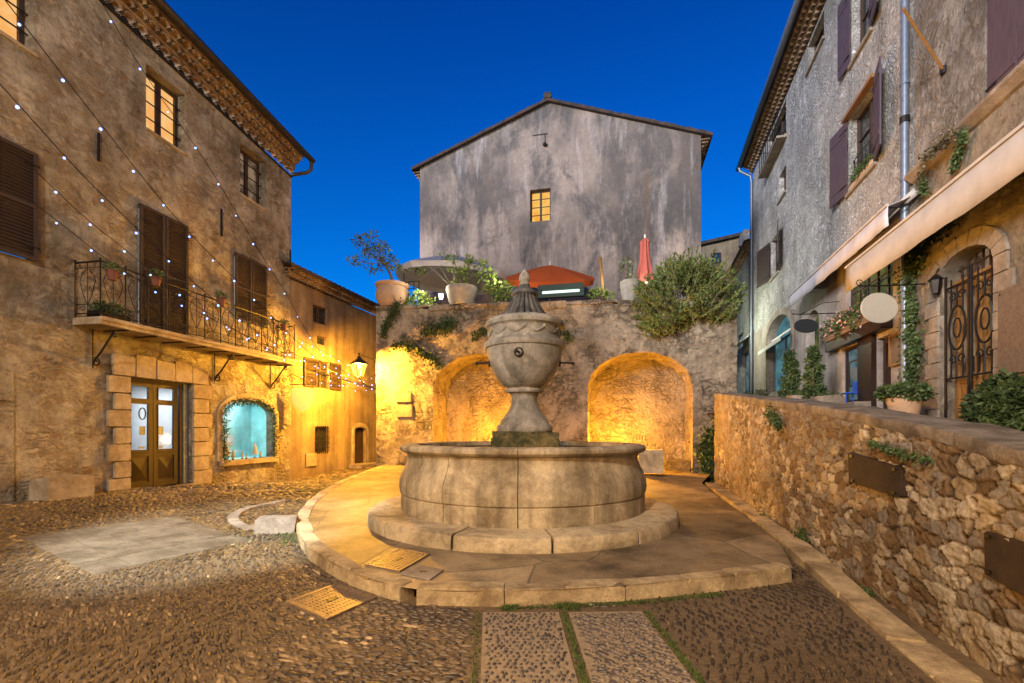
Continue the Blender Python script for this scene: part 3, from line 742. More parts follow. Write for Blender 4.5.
# ================================================================ plants
def leaf_mesh(name, P, D, length, width, mat, parent=None, F=WORLD, spread=.9, loc=(0, 0, 0), seed=0, tone=None):
    """one small four-cornered leaf per point of P, leaning along D"""
    rg = np.random.default_rng(seed); n = len(P)
    d = D + rg.normal(0, spread, (n, 3)); d /= np.linalg.norm(d, axis=1)[:, None] + 1e-9
    r = rg.normal(0, 1, (n, 3)); s = np.cross(d, r); s /= np.linalg.norm(s, axis=1)[:, None] + 1e-9
    l = (length * rg.uniform(.6, 1.3, n))[:, None]; w = (width * rg.uniform(.7, 1.2, n))[:, None]
    nrm = np.cross(d, s)
    V = np.stack([P, P + d * l * .45 + s * w * .5 + nrm * w * .12, P + d * l, P + d * l * .45 - s * w * .5 + nrm * w * .12], 1).reshape(-1, 3)
    t = np.clip((tone if tone is not None else .5) + rg.normal(0, .22, n), 0, 1)
    return np_mesh(name, V, np.arange(n * 4).reshape(-1, 4), mat, parent, F, attr=np.repeat(t, 4), loc=loc)
def blob(n, c, r, rg, hollow=.35):
    v = rg.normal(0, 1, (n, 3)); v /= np.linalg.norm(v, axis=1)[:, None]
    return np.array(c) + v * np.array(r) * (rg.uniform(hollow, 1, n) ** .6)[:, None], v
def clumps(cs, per, rad, rg):
    P = []; D = []
    for c in cs:
        p, v = blob(per, c, (rad, rad, rad * .8), rg, .1); P.append(p); D.append(v)
    return np.concatenate(P), np.concatenate(D)
def ivy(name, label, F, pts, n, w, seed, leaf=.06, mat='leaf', off=-.05, group=None, cat='ivy', stem=True):
    """a climbing strand: pts are (x, z) on the facade"""
    rg = np.random.default_rng(seed); pts = [Vector((x, off, z)) for x, z in pts]
    t = thing(name, label, cat, F, tuple(pts[0]), group)
    P = []
    for _ in range(n):
        k = rg.integers(len(pts) - 1); q = pts[k].lerp(pts[k + 1], float(rg.random()))
        ww = w * (.35 + .9 * abs(math.sin(q.x * 5 + q.z * 4.3)))
        P.append((q.x + rg.normal(0, ww), q.y - abs(rg.normal(0, .04)), q.z + rg.normal(0, ww)))
    P = np.array(P); leaf_mesh('foliage', P, np.tile([0, -.5, -.8], (n, 1)), leaf, leaf * .75, M[mat], t, F, .6, seed=seed)
    if stem:
        mb = MB(); mb.tube([(p.x, p.y + .03, p.z) for p in smoothline(pts, 2)], .012, 5); mb.build('stem', M['bark'], t, F)
    return t

# ================================================================ building elements
def window(parent, F, r, y, pane, cols=2, rows=3, fw=.05, mat='frame', bars=None, th=.05, name='window'):
    x0, x1, z0, z1 = r
    mb = MB()
    for b in ((x0, x1, z0, z0 + fw), (x0, x1, z1 - fw, z1), (x0, x0 + fw, z0 + fw, z1 - fw), (x1 - fw, x1, z0 + fw, z1 - fw)):
        mb.box(b[0], b[1], y - th, y, b[2], b[3])
    for i in range(1, cols):
        x = x0 + (x1 - x0) * i / cols; k = fw * (.8 if i * 2 == cols else .28); mb.box(x - k, x + k, y - th * .9, y, z0 + fw, z1 - fw)
    for j in range(1, rows):
        z = z0 + (z1 - z0) * j / rows; mb.box(x0 + fw, x1 - fw, y - th * .7, y - .004, z - fw * .22, z + fw * .22)
    w = mb.build(name, M[mat], parent, F)
    mb = MB(); mb.box(x0 + .01, x1 - .01, y + .001, y + .015, z0 + .01, z1 - .01); mb.build('pane', M[pane], w, F)
    if bars:
        mb = MB()
        for i in range(1, bars[0] + 1):
            x = x0 + (x1 - x0) * i / (bars[0] + 1); mb.tube([(x, -.02, z0 - .03), (x, -.02, z1 + .03)], .011, 5)
        for j in range(1, bars[1] + 1):
            z = z0 + (z1 - z0) * j / (bars[1] + 1); mb.tube([(x0 - .04, -.02, z), (x1 + .04, -.02, z)], .011, 5)
        mb.build('bars', M['iron'], w, F)
    return w
def shutter(parent, F, w, h, hx, z0, y=-.02, side=1, ang=0, mat='shutter', louver=True, label=None):
    """leaf hinged at hx, opening to +x when side=1; ang=0 lies flat in the wall plane"""
    Mx = Matrix.Translation((hx, y, z0)) @ Matrix.Rotation(R_(-ang * side), 4, 'Z') @ Matrix.Diagonal((side, 1, 1, 1))
    mb = MB(); s = .055; t = .04
    if louver:
        for b in ((0, w, 0, s), (0, w, h - s, h), (0, s, s, h - s), (w - s, w, s, h - s), (s, w - s, h * .5 - s / 2, h * .5 + s / 2)): mb.box(b[0], b[1], -t, 0, b[2], b[3], Mx)
        n = int(h / .06)
        for i in range(n):
            z = s + (h - 2 * s) * (i + .5) / n
            mb.add([(s, -t + .004, z - .022), (w - s, -t + .004, z - .022), (w - s, -.006, z + .022), (s, -.006, z + .022),
                    (s, -t + .010, z - .026), (w - s, -t + .010, z - .026), (w - s, 0, z + .018), (s, 0, z + .018)],
                   [(0, 1, 2, 3), (7, 6, 5, 4), (0, 4, 5, 1), (3, 2, 6, 7)], Mx)
        mb.box(s, w - s, -.006, -.002, s, h - s, Mx)
    else:
        n = max(2, int(w / .13))
        for i in range(n): mb.box(w * i / n + .002, w * (i + 1) / n - .002, -t * .7, 0, 0, h, Mx)
        mb.box(.02, w - .02, -.008, .006, .02, h - .02, Mx)
        for z in (h * .15, h * .85): mb.box(.02, w - .02, -t, -t * .7 + .004, z - .05, z + .05, Mx)
    o = mb.build('shutter', M[mat], parent, F)
    if label: o['label'] = label
    mb = MB()
    for z in (h * .12, h * .88): mb.box(-.02, w * .35, -t - .008, -t, z - .015, z + .015, Mx)
    split_build(mb, 'hinge', M['iron'], o, F)
    return o
def genoise(F, parent, x0, x1, z_at, rows=3, step=.13, sp=.19, name='eave', deck=6.5, slope=.28, roofmat='roof', out_extra=.12):
    """rows of half-round tiles corbelled out under the roof"""
    mb = MB()
    n = int((x1 - x0) / sp)
    for k in range(rows):
        y1 = -(k + 1) * .13 - .02; hh = step
        for i in range(n):
            x = x0 + (i + .5 + .5 * (k % 2)) * sp; z = z_at(x) + k * hh
            if x + sp / 2 > x1 + .01: continue
            pr = [(x + sp * .48 * math.cos(math.pi * j / 6), z + hh * .15 + sp * .40 * math.sin(math.pi * j / 6)) for j in range(7)]
            inn = [(x + sp * .36 * math.cos(math.pi * j / 6), z + hh * .10 + sp * .28 * math.sin(math.pi * j / 6)) for j in range(7)]
            vs = [(a, y1, b) for a, b in pr] + [(a, y1, b) for a, b in inn] + [(a, .0, b) for a, b in pr] + [(a, .0, b) for a, b in inn]
            fs = []
            for j in range(6): fs += [(j, j + 1, 7 + j + 1, 7 + j), (j, 14 + j, 14 + j + 1, j + 1), (7 + j, 7 + j + 1, 21 + j + 1, 21 + j)]
            mb.add(vs, fs)
        # bed of mortar over each row
        m = 14
        for i in range(m):
            xa = x0 + (x1 - x0) * i / m; xb = x0 + (x1 - x0) * (i + 1) / m; za, zb = z_at(xa) + (k + .86) * hh, z_at(xb) + (k + .86) * hh
            mb.add([(xa, y1 - .015, za), (xb, y1 - .015, zb), (xb, .02, zb), (xa, .02, za), (xa, y1 - .015, za + .028), (xb, y1 - .015, zb + .028), (xb, .02, zb + .028), (xa, .02, za + .028)],
                   [(0, 3, 2, 1), (4, 5, 6, 7), (0, 1, 5, 4), (3, 0, 4, 7), (1, 2, 6, 5)])
            if k: mb.add([(xa, y1 + .12, za - hh * .9), (xb, y1 + .12, zb - hh * .9), (xb, y1 + .12, zb), (xa, y1 + .12, za)], [(0, 1, 2, 3)])
    mb.build(name, M['genoise'], parent, F)
    mb = MB(); yo = -rows * .13 - out_extra; hz = rows * step
    n = int((x1 - x0 + .3) / .24)
    for i in range(n):       # roof: alternate channel and cover tiles running up the slope
        xa = x0 - .15 + .24 * i; za = z_at(min(max(xa, x0), x1)) + hz
        vs = []; 
        for (yy, up) in ((yo, 0), (deck, slope * (deck - yo))):
            vs += [(xa + .12 + .125 * math.cos(math.pi * (8 - j) / 8), yy, za + up + .02 + .085 * math.sin(math.pi * (8 - j) / 8)) for j in range(9)]
        vs += [(xa - .01, yo, za - .01), (xa + .25, yo, za - .01), (xa - .01, deck, za + slope * (deck - yo) - .01), (xa + .25, deck, za + slope * (deck - yo) - .01)]
        mb.add(vs, [(j, j + 1, 9 + j + 1, 9 + j) for j in range(8)] + [(18, 19, 21, 20), tuple(range(9)) + (19, 18)])
    mb.build('roof', M[roofmat], parent, F)
def pipe_run(parent, F, pts, r, mat, name='downpipe', clips=0):
    mb = MB(); mb.tube(pts, r, 10)
    a, b = Vector(pts[-2]), Vector(pts[-1])
    for i in range(clips):
        p = a.lerp(b, (i + .5) / clips); mb.tube([p - Vector((0, 0, .03)), p + Vector((0, 0, .03))], r * 1.22, 10)
    mb.build(name, M[mat], parent, F, auto=40)

# ================================================================ LEFT BUILDING
lb = thing('stone_house', 'tall rough stone house on the left with a long wrought iron balcony', 'house', FL)
_, zc = FL.hit(298, 181); xe, ze = FL.hit(102, 0)
sl = (ze - zc) / xe
ztop = lambda x: zc + sl * x
XL = -11.8
rB = FL.rect(146, 66, 130, 186, 93, 152); rC = FL.rect(240, 141, 194, 266, 163, 209)
wB = rB[1] - rB[0]; xa, za = FL.hit(35, 54); rA = (xa - wB, xa, za, za + (rB[3] - rB[2]))
rD = FL.rect(129, 378, 489, 192, 383, 485)
sx0, sz = FL.hit(222, 461); sx1, sz1 = FL.hit(274, 457); _, sct = FL.hit(247, 400); _, scs = FL.hit(222, 414); szb = (sz + sz1) / 2
bd = FL.rect(138, 204, 310, 186, 226, 330); s3 = FL.rect(234, 252, 318, 265, 267, 329); sL_r = FL.hit(35, 155); sL_b = FL.hit(35, 262)
sLw = (bd[1] - bd[0]) * 1.05; s1 = (sL_r[0] - sLw, sL_r[0], sL_b[1], sL_r[1])
_, zslab = FL.hit(100, 316, -.6); xb0 = FL.hit(100, 316, -.6)[0]; xb1 = FL.hit(296, 360, -.6)[0]
bd = (bd[0], bd[1], zslab + .02, bd[3])
holes = [rct(*rA), rct(*rB), rct(*rC), rct(*rD), arch(sx0, sx1, szb, scs, sct), rct(*bd), rct(*s3), rct(*s1)]
outer = [(XL, -.4), (0, -.4), (0, zc), (XL, ztop(XL))]
mb = MB(); mb.panel(outer, holes, [.32, .32, .32, .42, .25, .2, .2, .2], 7); mb.build('wall', M['left_wall'], lb, FL)
genoise(FL, lb, XL, -.02, ztop, 3, .16, .25, deck=5, out_extra=.16)
x, zg = XL, 0
mb = MB(); yo = -.62; hz = 3 * .16
gut_pts = [(XL, yo, ztop(XL) + hz - .02), (.15, yo, ztop(0) + hz - .02)]
vs = []
for p in gut_pts: vs += [(p[0], p[1] + .085 * math.cos(math.pi + math.pi * j / 8), p[2] + .085 * math.sin(math.pi + math.pi * j / 8)) for j in range(9)]
mb.add(vs, [(j, j + 1, 9 + j + 1, 9 + j) for j in range(8)] + [tuple(range(9, 18))])
g = mb.build('gutter', M['darkpipe'], lb, FL, smooth=True); sol = g.modifiers.new('s', 'SOLIDIFY'); sol.thickness = .012
zz = ztop(0) + hz - .1
pipe_run(lb, FL, [(.1, yo, zz), (.1, yo + .02, zz - .22), (.06, yo + .12, zz - .32), (.02, -.06, zz - .36), (.06, .12, zz - .40), (.08, .2, zz - 1.2)], .05, 'darkpipe')
mb = MB(); mb.tube([(XL, -.03, ztop(XL) - .06), (0, -.03, ztop(0) - .06)], .022, 5); mb.build('cable', M['iron'], lb, FL)
ln = lambda r, d=.0: (r[0] + d, r[1] - d, r[2] + d, r[3] - d)
for r, pane in ((rA, 'warm_pane'), (rB, 'warm_pane'), (rC, 'dim_pane')):
    window(lb, FL, ln(r, .01), .26, pane, 2, 1, .07, 'frame', None)
    mb = MB()
    for j in range(1, 4):
        z = r[2] + (r[3] - r[2]) * j / 4; mb.tube([(r[0], .15, z), (r[1], .15, z)], .014, 5)
    split_build(mb, 'bar', M['iron'], lb, FL)
    mb = MB(); mb.box(r[0] - .02, r[1] + .02, -.035, .2, r[2] - .05, r[2] + .003); mb.build('sill', M['ashlar'], lb, FL, bevel=.008)
def pair(r, y=-.03, lab=None, mat='shutter'):
    w = (r[1] - r[0]) / 2
    shutter(lb, FL, w - .01, r[3] - r[2], r[0], r[2], y, 1, 0, mat, True, lab); shutter(lb, FL, w - .01, r[3] - r[2], r[1], r[2], y, -1, 0, mat)
for r in (s1, bd, s3): pair(r)
for px, y0, y1 in ((98, 133, 161), (221, 209, 236), (0, 0, 0)):     # wall ties
    if px:
        x, zt = FL.hit(px, y0); _, zb = FL.hit(px, y1)
        mb = MB(); mb.box(x - .016, x + .016, -.03, .02, zb, zt); mb.build('wall_tie', M['iron'], lb, FL)
x, zt = FL.hit(290, 250); _, zb = FL.hit(290, 270); mb = MB(); mb.box(x - .016, x + .016, -.03, .02, zb, zt); mb.build('wall_tie', M['iron'], lb, FL)
# ashlar surround of the door
mb = MB(); zz = rD[2] - .05; n = 7; hh = (rD[3] - zz) / n
for i in range(n):
    wd = .42 if i % 2 == 0 else .30
    mb.rock(rD[0] - wd, rD[0] - .005, -.055, .1, zz + i * hh + .012, zz + (i + 1) * hh - .012, .02, .006)
    wd = .40 if i % 2 == 0 else .30
    mb.rock(rD[1] + .005, rD[1] + wd + .1, -.055, .1, zz + i * hh + .012, zz + (i + 1) * hh - .012, .02, .006)
xs_ = np.linspace(rD[0] - .34, rD[1] + .40, 6)
for i in range(5): mb.rock(xs_[i] + .012, xs_[i + 1] - .012, -.055 - .01 * (i == 2), .1, rD[3] + .012, rD[3] + .40 + .05 * (i % 2), .02, .006)
mb.build('door_surround', M['ashlar'], lb, FL, auto=30)
mb = MB(); mb.box(rD[0] - .05, rD[1] + .05, -.12, .4, rD[2] - .2, rD[2]); mb.build('threshold', M['cap'], lb, FL, bevel=.012)
# shop door: two tall leaves, panes above, raised panel below
dw = (rD[1] - .18 - rD[0]); y = .16
mb = MB(); mb.box(rD[0], rD[0] + .05, y - .05, y + .1, rD[2], rD[3]); mb.box(rD[1] - .2, rD[1] - .14, y - .05, y + .1, rD[2], rD[3]); mb.box(rD[0] + .05, rD[1] - .2, y - .05, y + .1, rD[3] - .06, rD[3])
mb.build('door_frame', M['brown'], lb, FL)
mb = MB(); mb.box(rD[1] - .135, rD[1] - .01, y - .08, y + .1, rD[2], rD[3] - .01); mb.build('door_jamb', M['zinc'], lb, FL)
Hd = rD[3] - .06 - rD[2]
for k in (0, 1):
    a = rD[0] + .05 + k * (dw - .09) / 2; b = a + (dw - .09) / 2 - .012; z0 = rD[2] + .01; st = .09
    L = lambda u: a + (b - a) * u
    Z = lambda v: z0 + Hd * v
    rows = [(0, .05), (.30, .36), (.79, .84), (.955, 1)]
    mb = MB()
    mb.box(a, a + st, y - .02, y + .03, z0, Z(1)); mb.box(b - st, b, y - .02, y + .03, z0, Z(1))
    for v0, v1 in rows: mb.box(a + st, b - st, y - .02, y + .03, Z(v0), Z(v1))
    mb.box(a + st, b - st, y + .0, y + .02, Z(.05), Z(.30))
    cx, cz = (a + b) / 2, Z(.175); hw, hv = (b - a) / 2 - st - .03, Hd * .105
    mb.add([(cx - hw, y, cz - hv), (cx + hw, y, cz - hv), (cx + hw, y, cz + hv), (cx - hw, y, cz + hv), (cx, y - .035, cz)], [(0, 1, 4), (1, 2, 4), (2, 3, 4), (3, 0, 4)])
    for v0, v1 in ((.36, .79), (.84, .955)):      # beading round the glass
        for q_ in ((a + st, a + st + .015, v0, v1), (b - st - .015, b - st, v0, v1)): mb.box(q_[0], q_[1], y - .032, y - .018, Z(q_[2]), Z(q_[3]))
    d = mb.build('door_leaf', M['brown'], lb, FL)
    mb = MB(); mb.box(a + st - .01, b - st + .01, y + .012, y + .02, Z(.355), Z(.80)); mb.box(a + st - .01, b - st + .01, y + .012, y + .02, Z(.835), Z(.96)); mb.build('pane', M['clear'], d, FL)
    mb = MB(); mb.tube([(a + st + .03, y - .05, Z(.335)), (b - st - .03, y - .05, Z(.335))], .010, 6); mb.build('handle', M['iron'], d, FL)
    mb = MB(); cx = a + st + (b - a - 2 * st) * (.7 if k == 0 else .25)
    if k == 0:
        mb.tube([(cx + .07 * math.cos(t * .52), y + .006, Z(.70) + .12 * math.sin(t * .52)) for t in range(12)], .014, 6, None, True)
    mb.box(cx - .06, cx + .06, y + .004, y + .010, Z(.50), Z(.58)); mb.box(cx - .08, cx + .05, y + .004, y + .010, Z(.37), Z(.39))
    split_build(mb, 'goods_on_show', M['zinc'], d, FL)
# lit rooms behind the shop window and the door
def room(x0, x1, z0, z1, y0, y1, mat):
    mb = MB(); mb.add([(x0, y0, z0), (x1, y0, z0), (x1, y1, z0), (x0, y1, z0), (x0, y0, z1), (x1, y0, z1), (x1, y1, z1), (x0, y1, z1)], [(0, 1, 2, 3), (4, 5, 6, 7), (1, 2, 6, 5), (2, 3, 7, 6), (3, 0, 4, 7)])
    return mb.build('shop_room', M[mat], lb, FL)
r_ = room(sx0 - .25, sx1 + .25, szb, sct + .15, .27, .95, 'room_teal')
mb = MB(); xm = (sx0 + sx1) / 2
mb.box(xm - .45, xm - .1, .93, .94, szb + .55, szb + .95); mb.box(xm + .15, xm + .5, .93, .94, szb + .35, szb + .6); mb.box(xm - .5, xm + .5, .7, .9, szb + .16, szb + .19)
split_build(mb, 'shop_fitting', M['room'], r_, FL)
mb = MB(); mb.prism(arch(sx0 - .02, sx1 + .02, szb - .02, scs, sct + .02), .252, .258); mb.build('shop_window', M['clear'], lb, FL)
r_ = room(rD[0] - .3, rD[1] + .3, rD[2], rD[3] + .05, .44, 2.2, 'room')
mb = MB(); rg0 = random.Random(4)
for k in range(5): mb.box(rD[0] - .1, rD[1] + .1, 1.9, 2.18, rD[2] + .35 + k * .38, rD[2] + .37 + k * .38)
split_build(mb, 'shelf', M['oak'], r_, FL)
mb = MB(); mb2 = MB()
for k in range(5):
    x = rD[0] - .05
    while x < rD[1]:
        w = rg0.uniform(.05, .16); h = rg0.uniform(.1, .28); (mb if rg0.random() < .5 else mb2).box(x, x + w, 1.95, 2.12, rD[2] + .372 + k * .38, rD[2] + .37 + k * .38 + h); x += w + rg0.uniform(.03, .2)
split_build(mb, 'goods', M['goods'], r_, FL); split_build(mb2, 'goods', M['goods2'], r_, FL)
mb = MB(); mb.rock(sx0 - .08, sx1 + .08, -.09, .2, szb - .12, szb - .003, .015, .004); mb.build('sill', M['ashlar'], lb, FL, auto=30)
# proud stone rim of the shop window
mb = MB(); o_ = arch(sx0 - .16, sx1 + .16, szb - .0, scs, sct + .17, 16); i_ = arch(sx0 - .002, sx1 + .002, szb, scs, sct + .002, 16)
o_ = o_[1:] + o_[:1]; i_ = i_[1:] + i_[:1]; n = len(o_)
vs = [(x, -.03, z) for x, z in o_] + [(x, -.03, z) for x, z in i_] + [(x, .03, z) for x, z in o_]
mb.add(vs, [(k, k + 1, n + k + 1, n + k) for k in range(n - 1)] + [(k, k + 1, 2 * n + k + 1, 2 * n + k) for k in range(n - 1)]); mb.build('window_surround', M['ashlar'], lb, FL, auto=40)
# figures and small trees shown in the shop window
for k, (u, hgt) in enumerate([(.12, .5), (.25, .26), (.42, .2), (.5, .15), (.66, .42), (.78, .2)]):
    x = sx0 + (sx1 - sx0) * u; t = thing('display_tree', ['tallest bare display tree at the left end of the lit shop window', 'low display tree left of centre in the lit shop window', 'small display cone just left of the middle of the lit shop window', 'smallest display cone in the middle of the lit shop window', 'tall display cone right of centre in the lit shop window', 'low display cone at the right end of the lit shop window'][k], 'decoration', FL, (x, .1, szb))
    mb = MB(); mb.lathe([(.03, 0), (.03, .03), (.008, .04), (.008, hgt * .3)], 8, (x, .1, szb)); mb.build('trunk', M['bark'], t, FL)
    mb = MB(); mb.lathe([(hgt * .2, hgt * .25), (hgt * .13, hgt * .5), (hgt * .15, hgt * .5), (.01, hgt)], 10, (x, .1, szb)); mb.build('crown', M['stonepot'], t, FL)
# fir garland round the window arch
t = thing('garland', 'leafy fir garland with pale baubles around the arched shop window', 'garland', FL, (sx0, -.05, szb))
path = arch(sx0 + .03, sx1 - .03, szb, scs, sct - .03, 24)[1:] + [(sx0 + .03, szb)]
P = []; rg = np.random.default_rng(5); B = []
for a, b in zip(path, path[1:]):
    L = math.dist(a, b)
    for _ in range(int(L * 520)):
        u = rg.random(); P.append((a[0] + (b[0] - a[0]) * u + rg.normal(0, .045), -.04 + rg.normal(0, .04), a[1] + (b[1] - a[1]) * u + rg.normal(0, .045)))
    for _ in range(max(1, int(L * 14))):
        u = rg.random(); B.append((a[0] + (b[0] - a[0]) * u + rg.normal(0, .05), -.1 + rg.normal(0, .02), a[1] + (b[1] - a[1]) * u + rg.normal(0, .05)))
leaf_mesh('foliage', np.array(P), np.tile([0, -.5, 0], (len(P), 1)), .085, .02, M['leaf'], t, FL, 1.0, seed=4)
mb = MB()
for b in B: mb.ball(b, .02, 5)
split_build(mb, 'bauble', M['cream'], t, FL, smooth=True)
mb = MB(); mb.tube([(x, -.03, z) for x, z in path], .012, 5); mb.build('wire', M['iron'], t, FL)

# balcony
yb = -.60
mb = MB(); mb.box(xb0, xb1, yb, -.001, zslab - .13, zslab); mb.box(xb0 - .0, xb1, yb - .03, yb - .0015, zslab - .06, zslab + .01)
bs = mb.build('balcony', M['ashlar'], lb, FL, bevel=.01)
mb = MB()
for k in range(9):
    x = xb0 + .5 + (xb1 - xb0 - .6) * k / 8; mb.box(x - .025, x + .025, yb + .02, -.05, zslab - .15, zslab - .131)
split_build(mb, 'joist', M['iron'], bs, FL)
zr = FL.hit(102.5, 261, -.6)[1]
def spiral(cx, cz, r, turns, a0, d, n=14):
    return [(cx + r * (1 - .8 * i / n) * math.cos(a0 + d * turns * 2 * math.pi * i / n), cz + r * (1 - .8 * i / n) * math.sin(a0 + d * turns * 2 * math.pi * i / n)) for i in range(n + 1)]
def rail_run(mb, A, B, Fm):
    """wrought iron railing between A and B, (x, y) on the slab"""
    A = Vector(A); B = Vector(B); L = (B - A).length; t = (B - A) / L
    P = lambda u, z: (A.x + t.x * u, A.y + t.y * u, z)
    z0 = zslab + .07; z1 = zr; h = z1 - z0
    mb.tube([P(0, z1), P(L, z1)], .017, 6); mb.tube([P(0, z0), P(L, z0)], .011, 6); mb.tube([P(0, z1 - .1), P(L, z1 - .1)], .007, 5)
    mb.tube([P(0, z0 + .16), P(L, z0 + .16)], .007, 5)
    n = max(1, round(L / .44)); w = L / n
    for k in range(n + 1): mb.tube([P(k * w, zslab), P(k * w, z1 + .03)], .012, 5); mb.ball(P(k * w, z1 + .04), .02, 5)
    for k in range(n):
        c = (k + .5) * w
        mb.tube([P(c, z0), P(c, z1)], .007, 5)
        for s in (-1, 1):
            u = [(s * .02, z1 - .12), (s * .13, z1 - .22), (s * .17, z1 - .34), (s * .10, z0 + .34), (s * .02, z0 + .17)]
            mb.tube([P(c + a, b) for a, b in u], .007, 5)
            for (cx, cz, r, a0) in ((s * .085, z1 - .175, .055, 0), (s * .10, z0 + .08, .065, math.pi), (s * .07, z0 + .42, .05, 1.5), (s * .16, z1 - .06, .035, 0)):
                mb.tube([P(c + cx + (a - 0), b) for a, b in spiral(0, cz, r, 1.1, a0, s)], .006, 4)
mb = MB(); rail_run(mb, (xb0 + .03, -.02), (xb0 + .03, yb + .03), FL); rail_run(mb, (xb0 + .03, yb + .03), (xb1 - .03, yb + .03), FL); rail_run(mb, (xb1 - .03, yb + .03), (xb1 - .03, -.02), FL)
mb.build('railing', M['iron'], bs, FL)
for px in (92, 214, 281):
    x = FL.hit(px, 330)[0]
    if px == 281: x = FL.hit(270, 350)[0]
    z1 = zslab - .14
    mb = MB(); A_ = (x, -.03, z1 - .62); 
    mb.tube([(x, -.04, z1 - .58), (x, -.20, z1 - .42), (x, -.42, z1 - .14), (x, -.52, z1 - .03)], .018, 6)
    mb.tube([(x, -.02, z1), (x, -.02, z1 - .7)], .012, 6)
    mb.tube([(x, -.09 + a, z1 - .60 + b) for a, b in spiral(0, 0, .09, 1.3, 1.2, 1)], .014, 5); mb.tube([(x, -.50 + a, z1 - .09 + b) for a, b in spiral(0, 0, .07, 1.3, 4, 1)], .012, 5)
    mb.build('bracket', M['iron'], lb, FL)
# pots hung on the railing
rg = np.random.default_rng(9)
for px, py, lab in ((108, 276, 'terracotta pot hung at the near corner of the balcony railing'), (152, 282, 'terracotta pot hung on the railing before the tall balcony shutters'), (218, 302, 'terracotta pot hung midway along the balcony railing'), (281, 328, 'terracotta pot hung at the far end of the balcony railing')):
    x, z = FL.hit(px, py, yb); t = thing('flower_pot', lab, 'flower pot', FL, (x, yb - .1, z - .08), 'small pots on the balcony')
    mb = MB(); mb.lathe([(.001, -.08), (.06, -.08), (.085, .06), (.095, .06), (.095, .09), (.08, .09), (.075, .05), (.001, .05)], 16, (x, yb - .09, z)); mb.build('pot', M['dark_clay'], t, FL, auto=40)
    P, D = blob(160, (x, yb - .09, z + .14), (.11, .11, .09), rg, 0); leaf_mesh('foliage', P, D, .06, .025, M['leaf'], t, FL, .5, seed=int(px))
x, z = FL.hit(78, 318, -.35)
t = thing('planter', 'dark leafy trough plant on the near end of the balcony floor', 'planter', FL, (xb0 + .3, -.3, zslab))
mb = MB(); mb.box(xb0 + .08, xb0 + .62, -.5, -.2, zslab + .002, zslab + .14); mb.build('trough', M['iron'], t, FL, bevel=.01)
P, D = blob(500, (xb0 + .35, -.35, zslab + .2), (.32, .2, .12), rg, 0); leaf_mesh('foliage', P, D, .09, .03, M['leaf'], t, FL, .5, seed=2)

# bench block and small boxes at the foot of the wall
x0, z0 = FL.hit(33, 503, -.4); x0 += .2; x1, _ = FL.hit(93, 496, -.4); zt = FL.hit(60, 478, -.4)[1]
t = thing('stone_bench', 'long weathered stone block bench against the left house wall', 'bench', FL, ((x0 + x1) / 2, -.2, z0))
mb = MB(); mb.rock(x0, x1, -.42, -.01, z0 - .1, zt, .03, .012); mb.build('seat_block', M['ashlar'], t, FL, auto=30)
x0, zt = FL.hit(0, 370); x1, z0 = FL.hit(13, 401); mb = MB(); mb.rock(x0 - .1, x1, -.02, .05, z0, zt, .01, .004); mb.build('stone_patch', M['left_wall'], lb, FL, auto=30)
mb = MB(); x0, zt = FL.hit(0, 407); mb.rock(x0 - .1, x1 - .0, -.02, .05, .2, zt, .01, .004); mb.build('stone_patch', M['left_wall'], lb, FL, auto=30)
x0, z0 = FL.hit(283, 471); 
# blank shield sign hanging from scroll bracket at the house corner
c = at(302.5, 400, 13.6)
FS = Frame(c.x, c.y, R_(42), c.z)
t = thing('shield_sign', 'blank cream shield shaped sign hung from a scroll bracket at the house corner', 'sign', FS)
sw = .31; pts = [(-sw, .33), (0, .36), (sw, .33)] + [(sw * (1 - (k / 8) ** 2.2), .05 - .42 * (k / 8)) for k in range(9)][1:] + [(-sw * (1 - (k / 8) ** 2.2), .05 - .42 * (k / 8)) for k in range(8, 0, -1)]
mb = MB(); mb.prism(pts[::-1], -.015, .015); mb.build('plate', M['cream'], t, FS, bevel=.004)
mb = MB(); q0 = FS.I @ FL.w(-.05, 0, c.z + .45)
mb.tube([(q0.x, q0.y, .47), (0, 0, .47), (.35, 0, .47)], .014, 6); mb.tube([(q0.x, q0.y, .72), (-.3, .0, .75), (.05, 0, .6), (.2, 0, .47)], .012, 6)
for cx, cz, r in ((-.3, .58, .09), (-.05, .56, .07), (.36, .52, .06), (-.5, .55, .07)): mb.tube([(cx + a, 0, cz + b) for a, b in spiral(0, 0, r, 1.3, 0, 1)], .011, 5)
for sx in (-.28, .28): mb.tube([(sx, 0, .47), (sx, 0, .33)], .006, 4)
mb.build('bracket', M['iron'], t, FS)

# ================================================================ HOUSE IN THE LANE
lh = thing('lane_house', 'ochre plastered house in the lane beyond the stone house', 'house', FH)
ex0, ez0 = FH.hit(300, 283); ex1, ez1 = FH.hit(376, 316); zt = ez1
k = (ez1 - ez0) / (ex1 - ex0); zf = lambda x: ez1 + k * (x - ex1)
XR = FH.hit(376, 440)[0] + 1.2
rw = {'a': FH.rect(313, 304, 322, 327, 309, 326), 'b': FH.rect(317, 335, 344, 326, 337, 346), 'c': FH.rect(316, 359, 388, 329, 363, 389),
      'd': FH.rect(315, 426, 453, 329, 427, 453)}
dx0, dz0 = FH.hit(354, 464); dx1, _ = FH.hit(366, 463); _, dzt = FH.hit(360, 427); _, dzs = FH.hit(360, 431)
holes = [rct(*r) for r in rw.values()] + [arch(dx0, dx1, dz0, dzs, dzt, 8)]
mb = MB(); mb.panel([(-.6, -.3), (XR, -.3), (XR, zf(XR)), (-.6, zf(-.6))], holes, .22, 6); mb.build('wall', M['lane_wall'], lh, FH)
genoise(FH, lh, -.6, XR, zf, 2, .12, .2, deck=5)
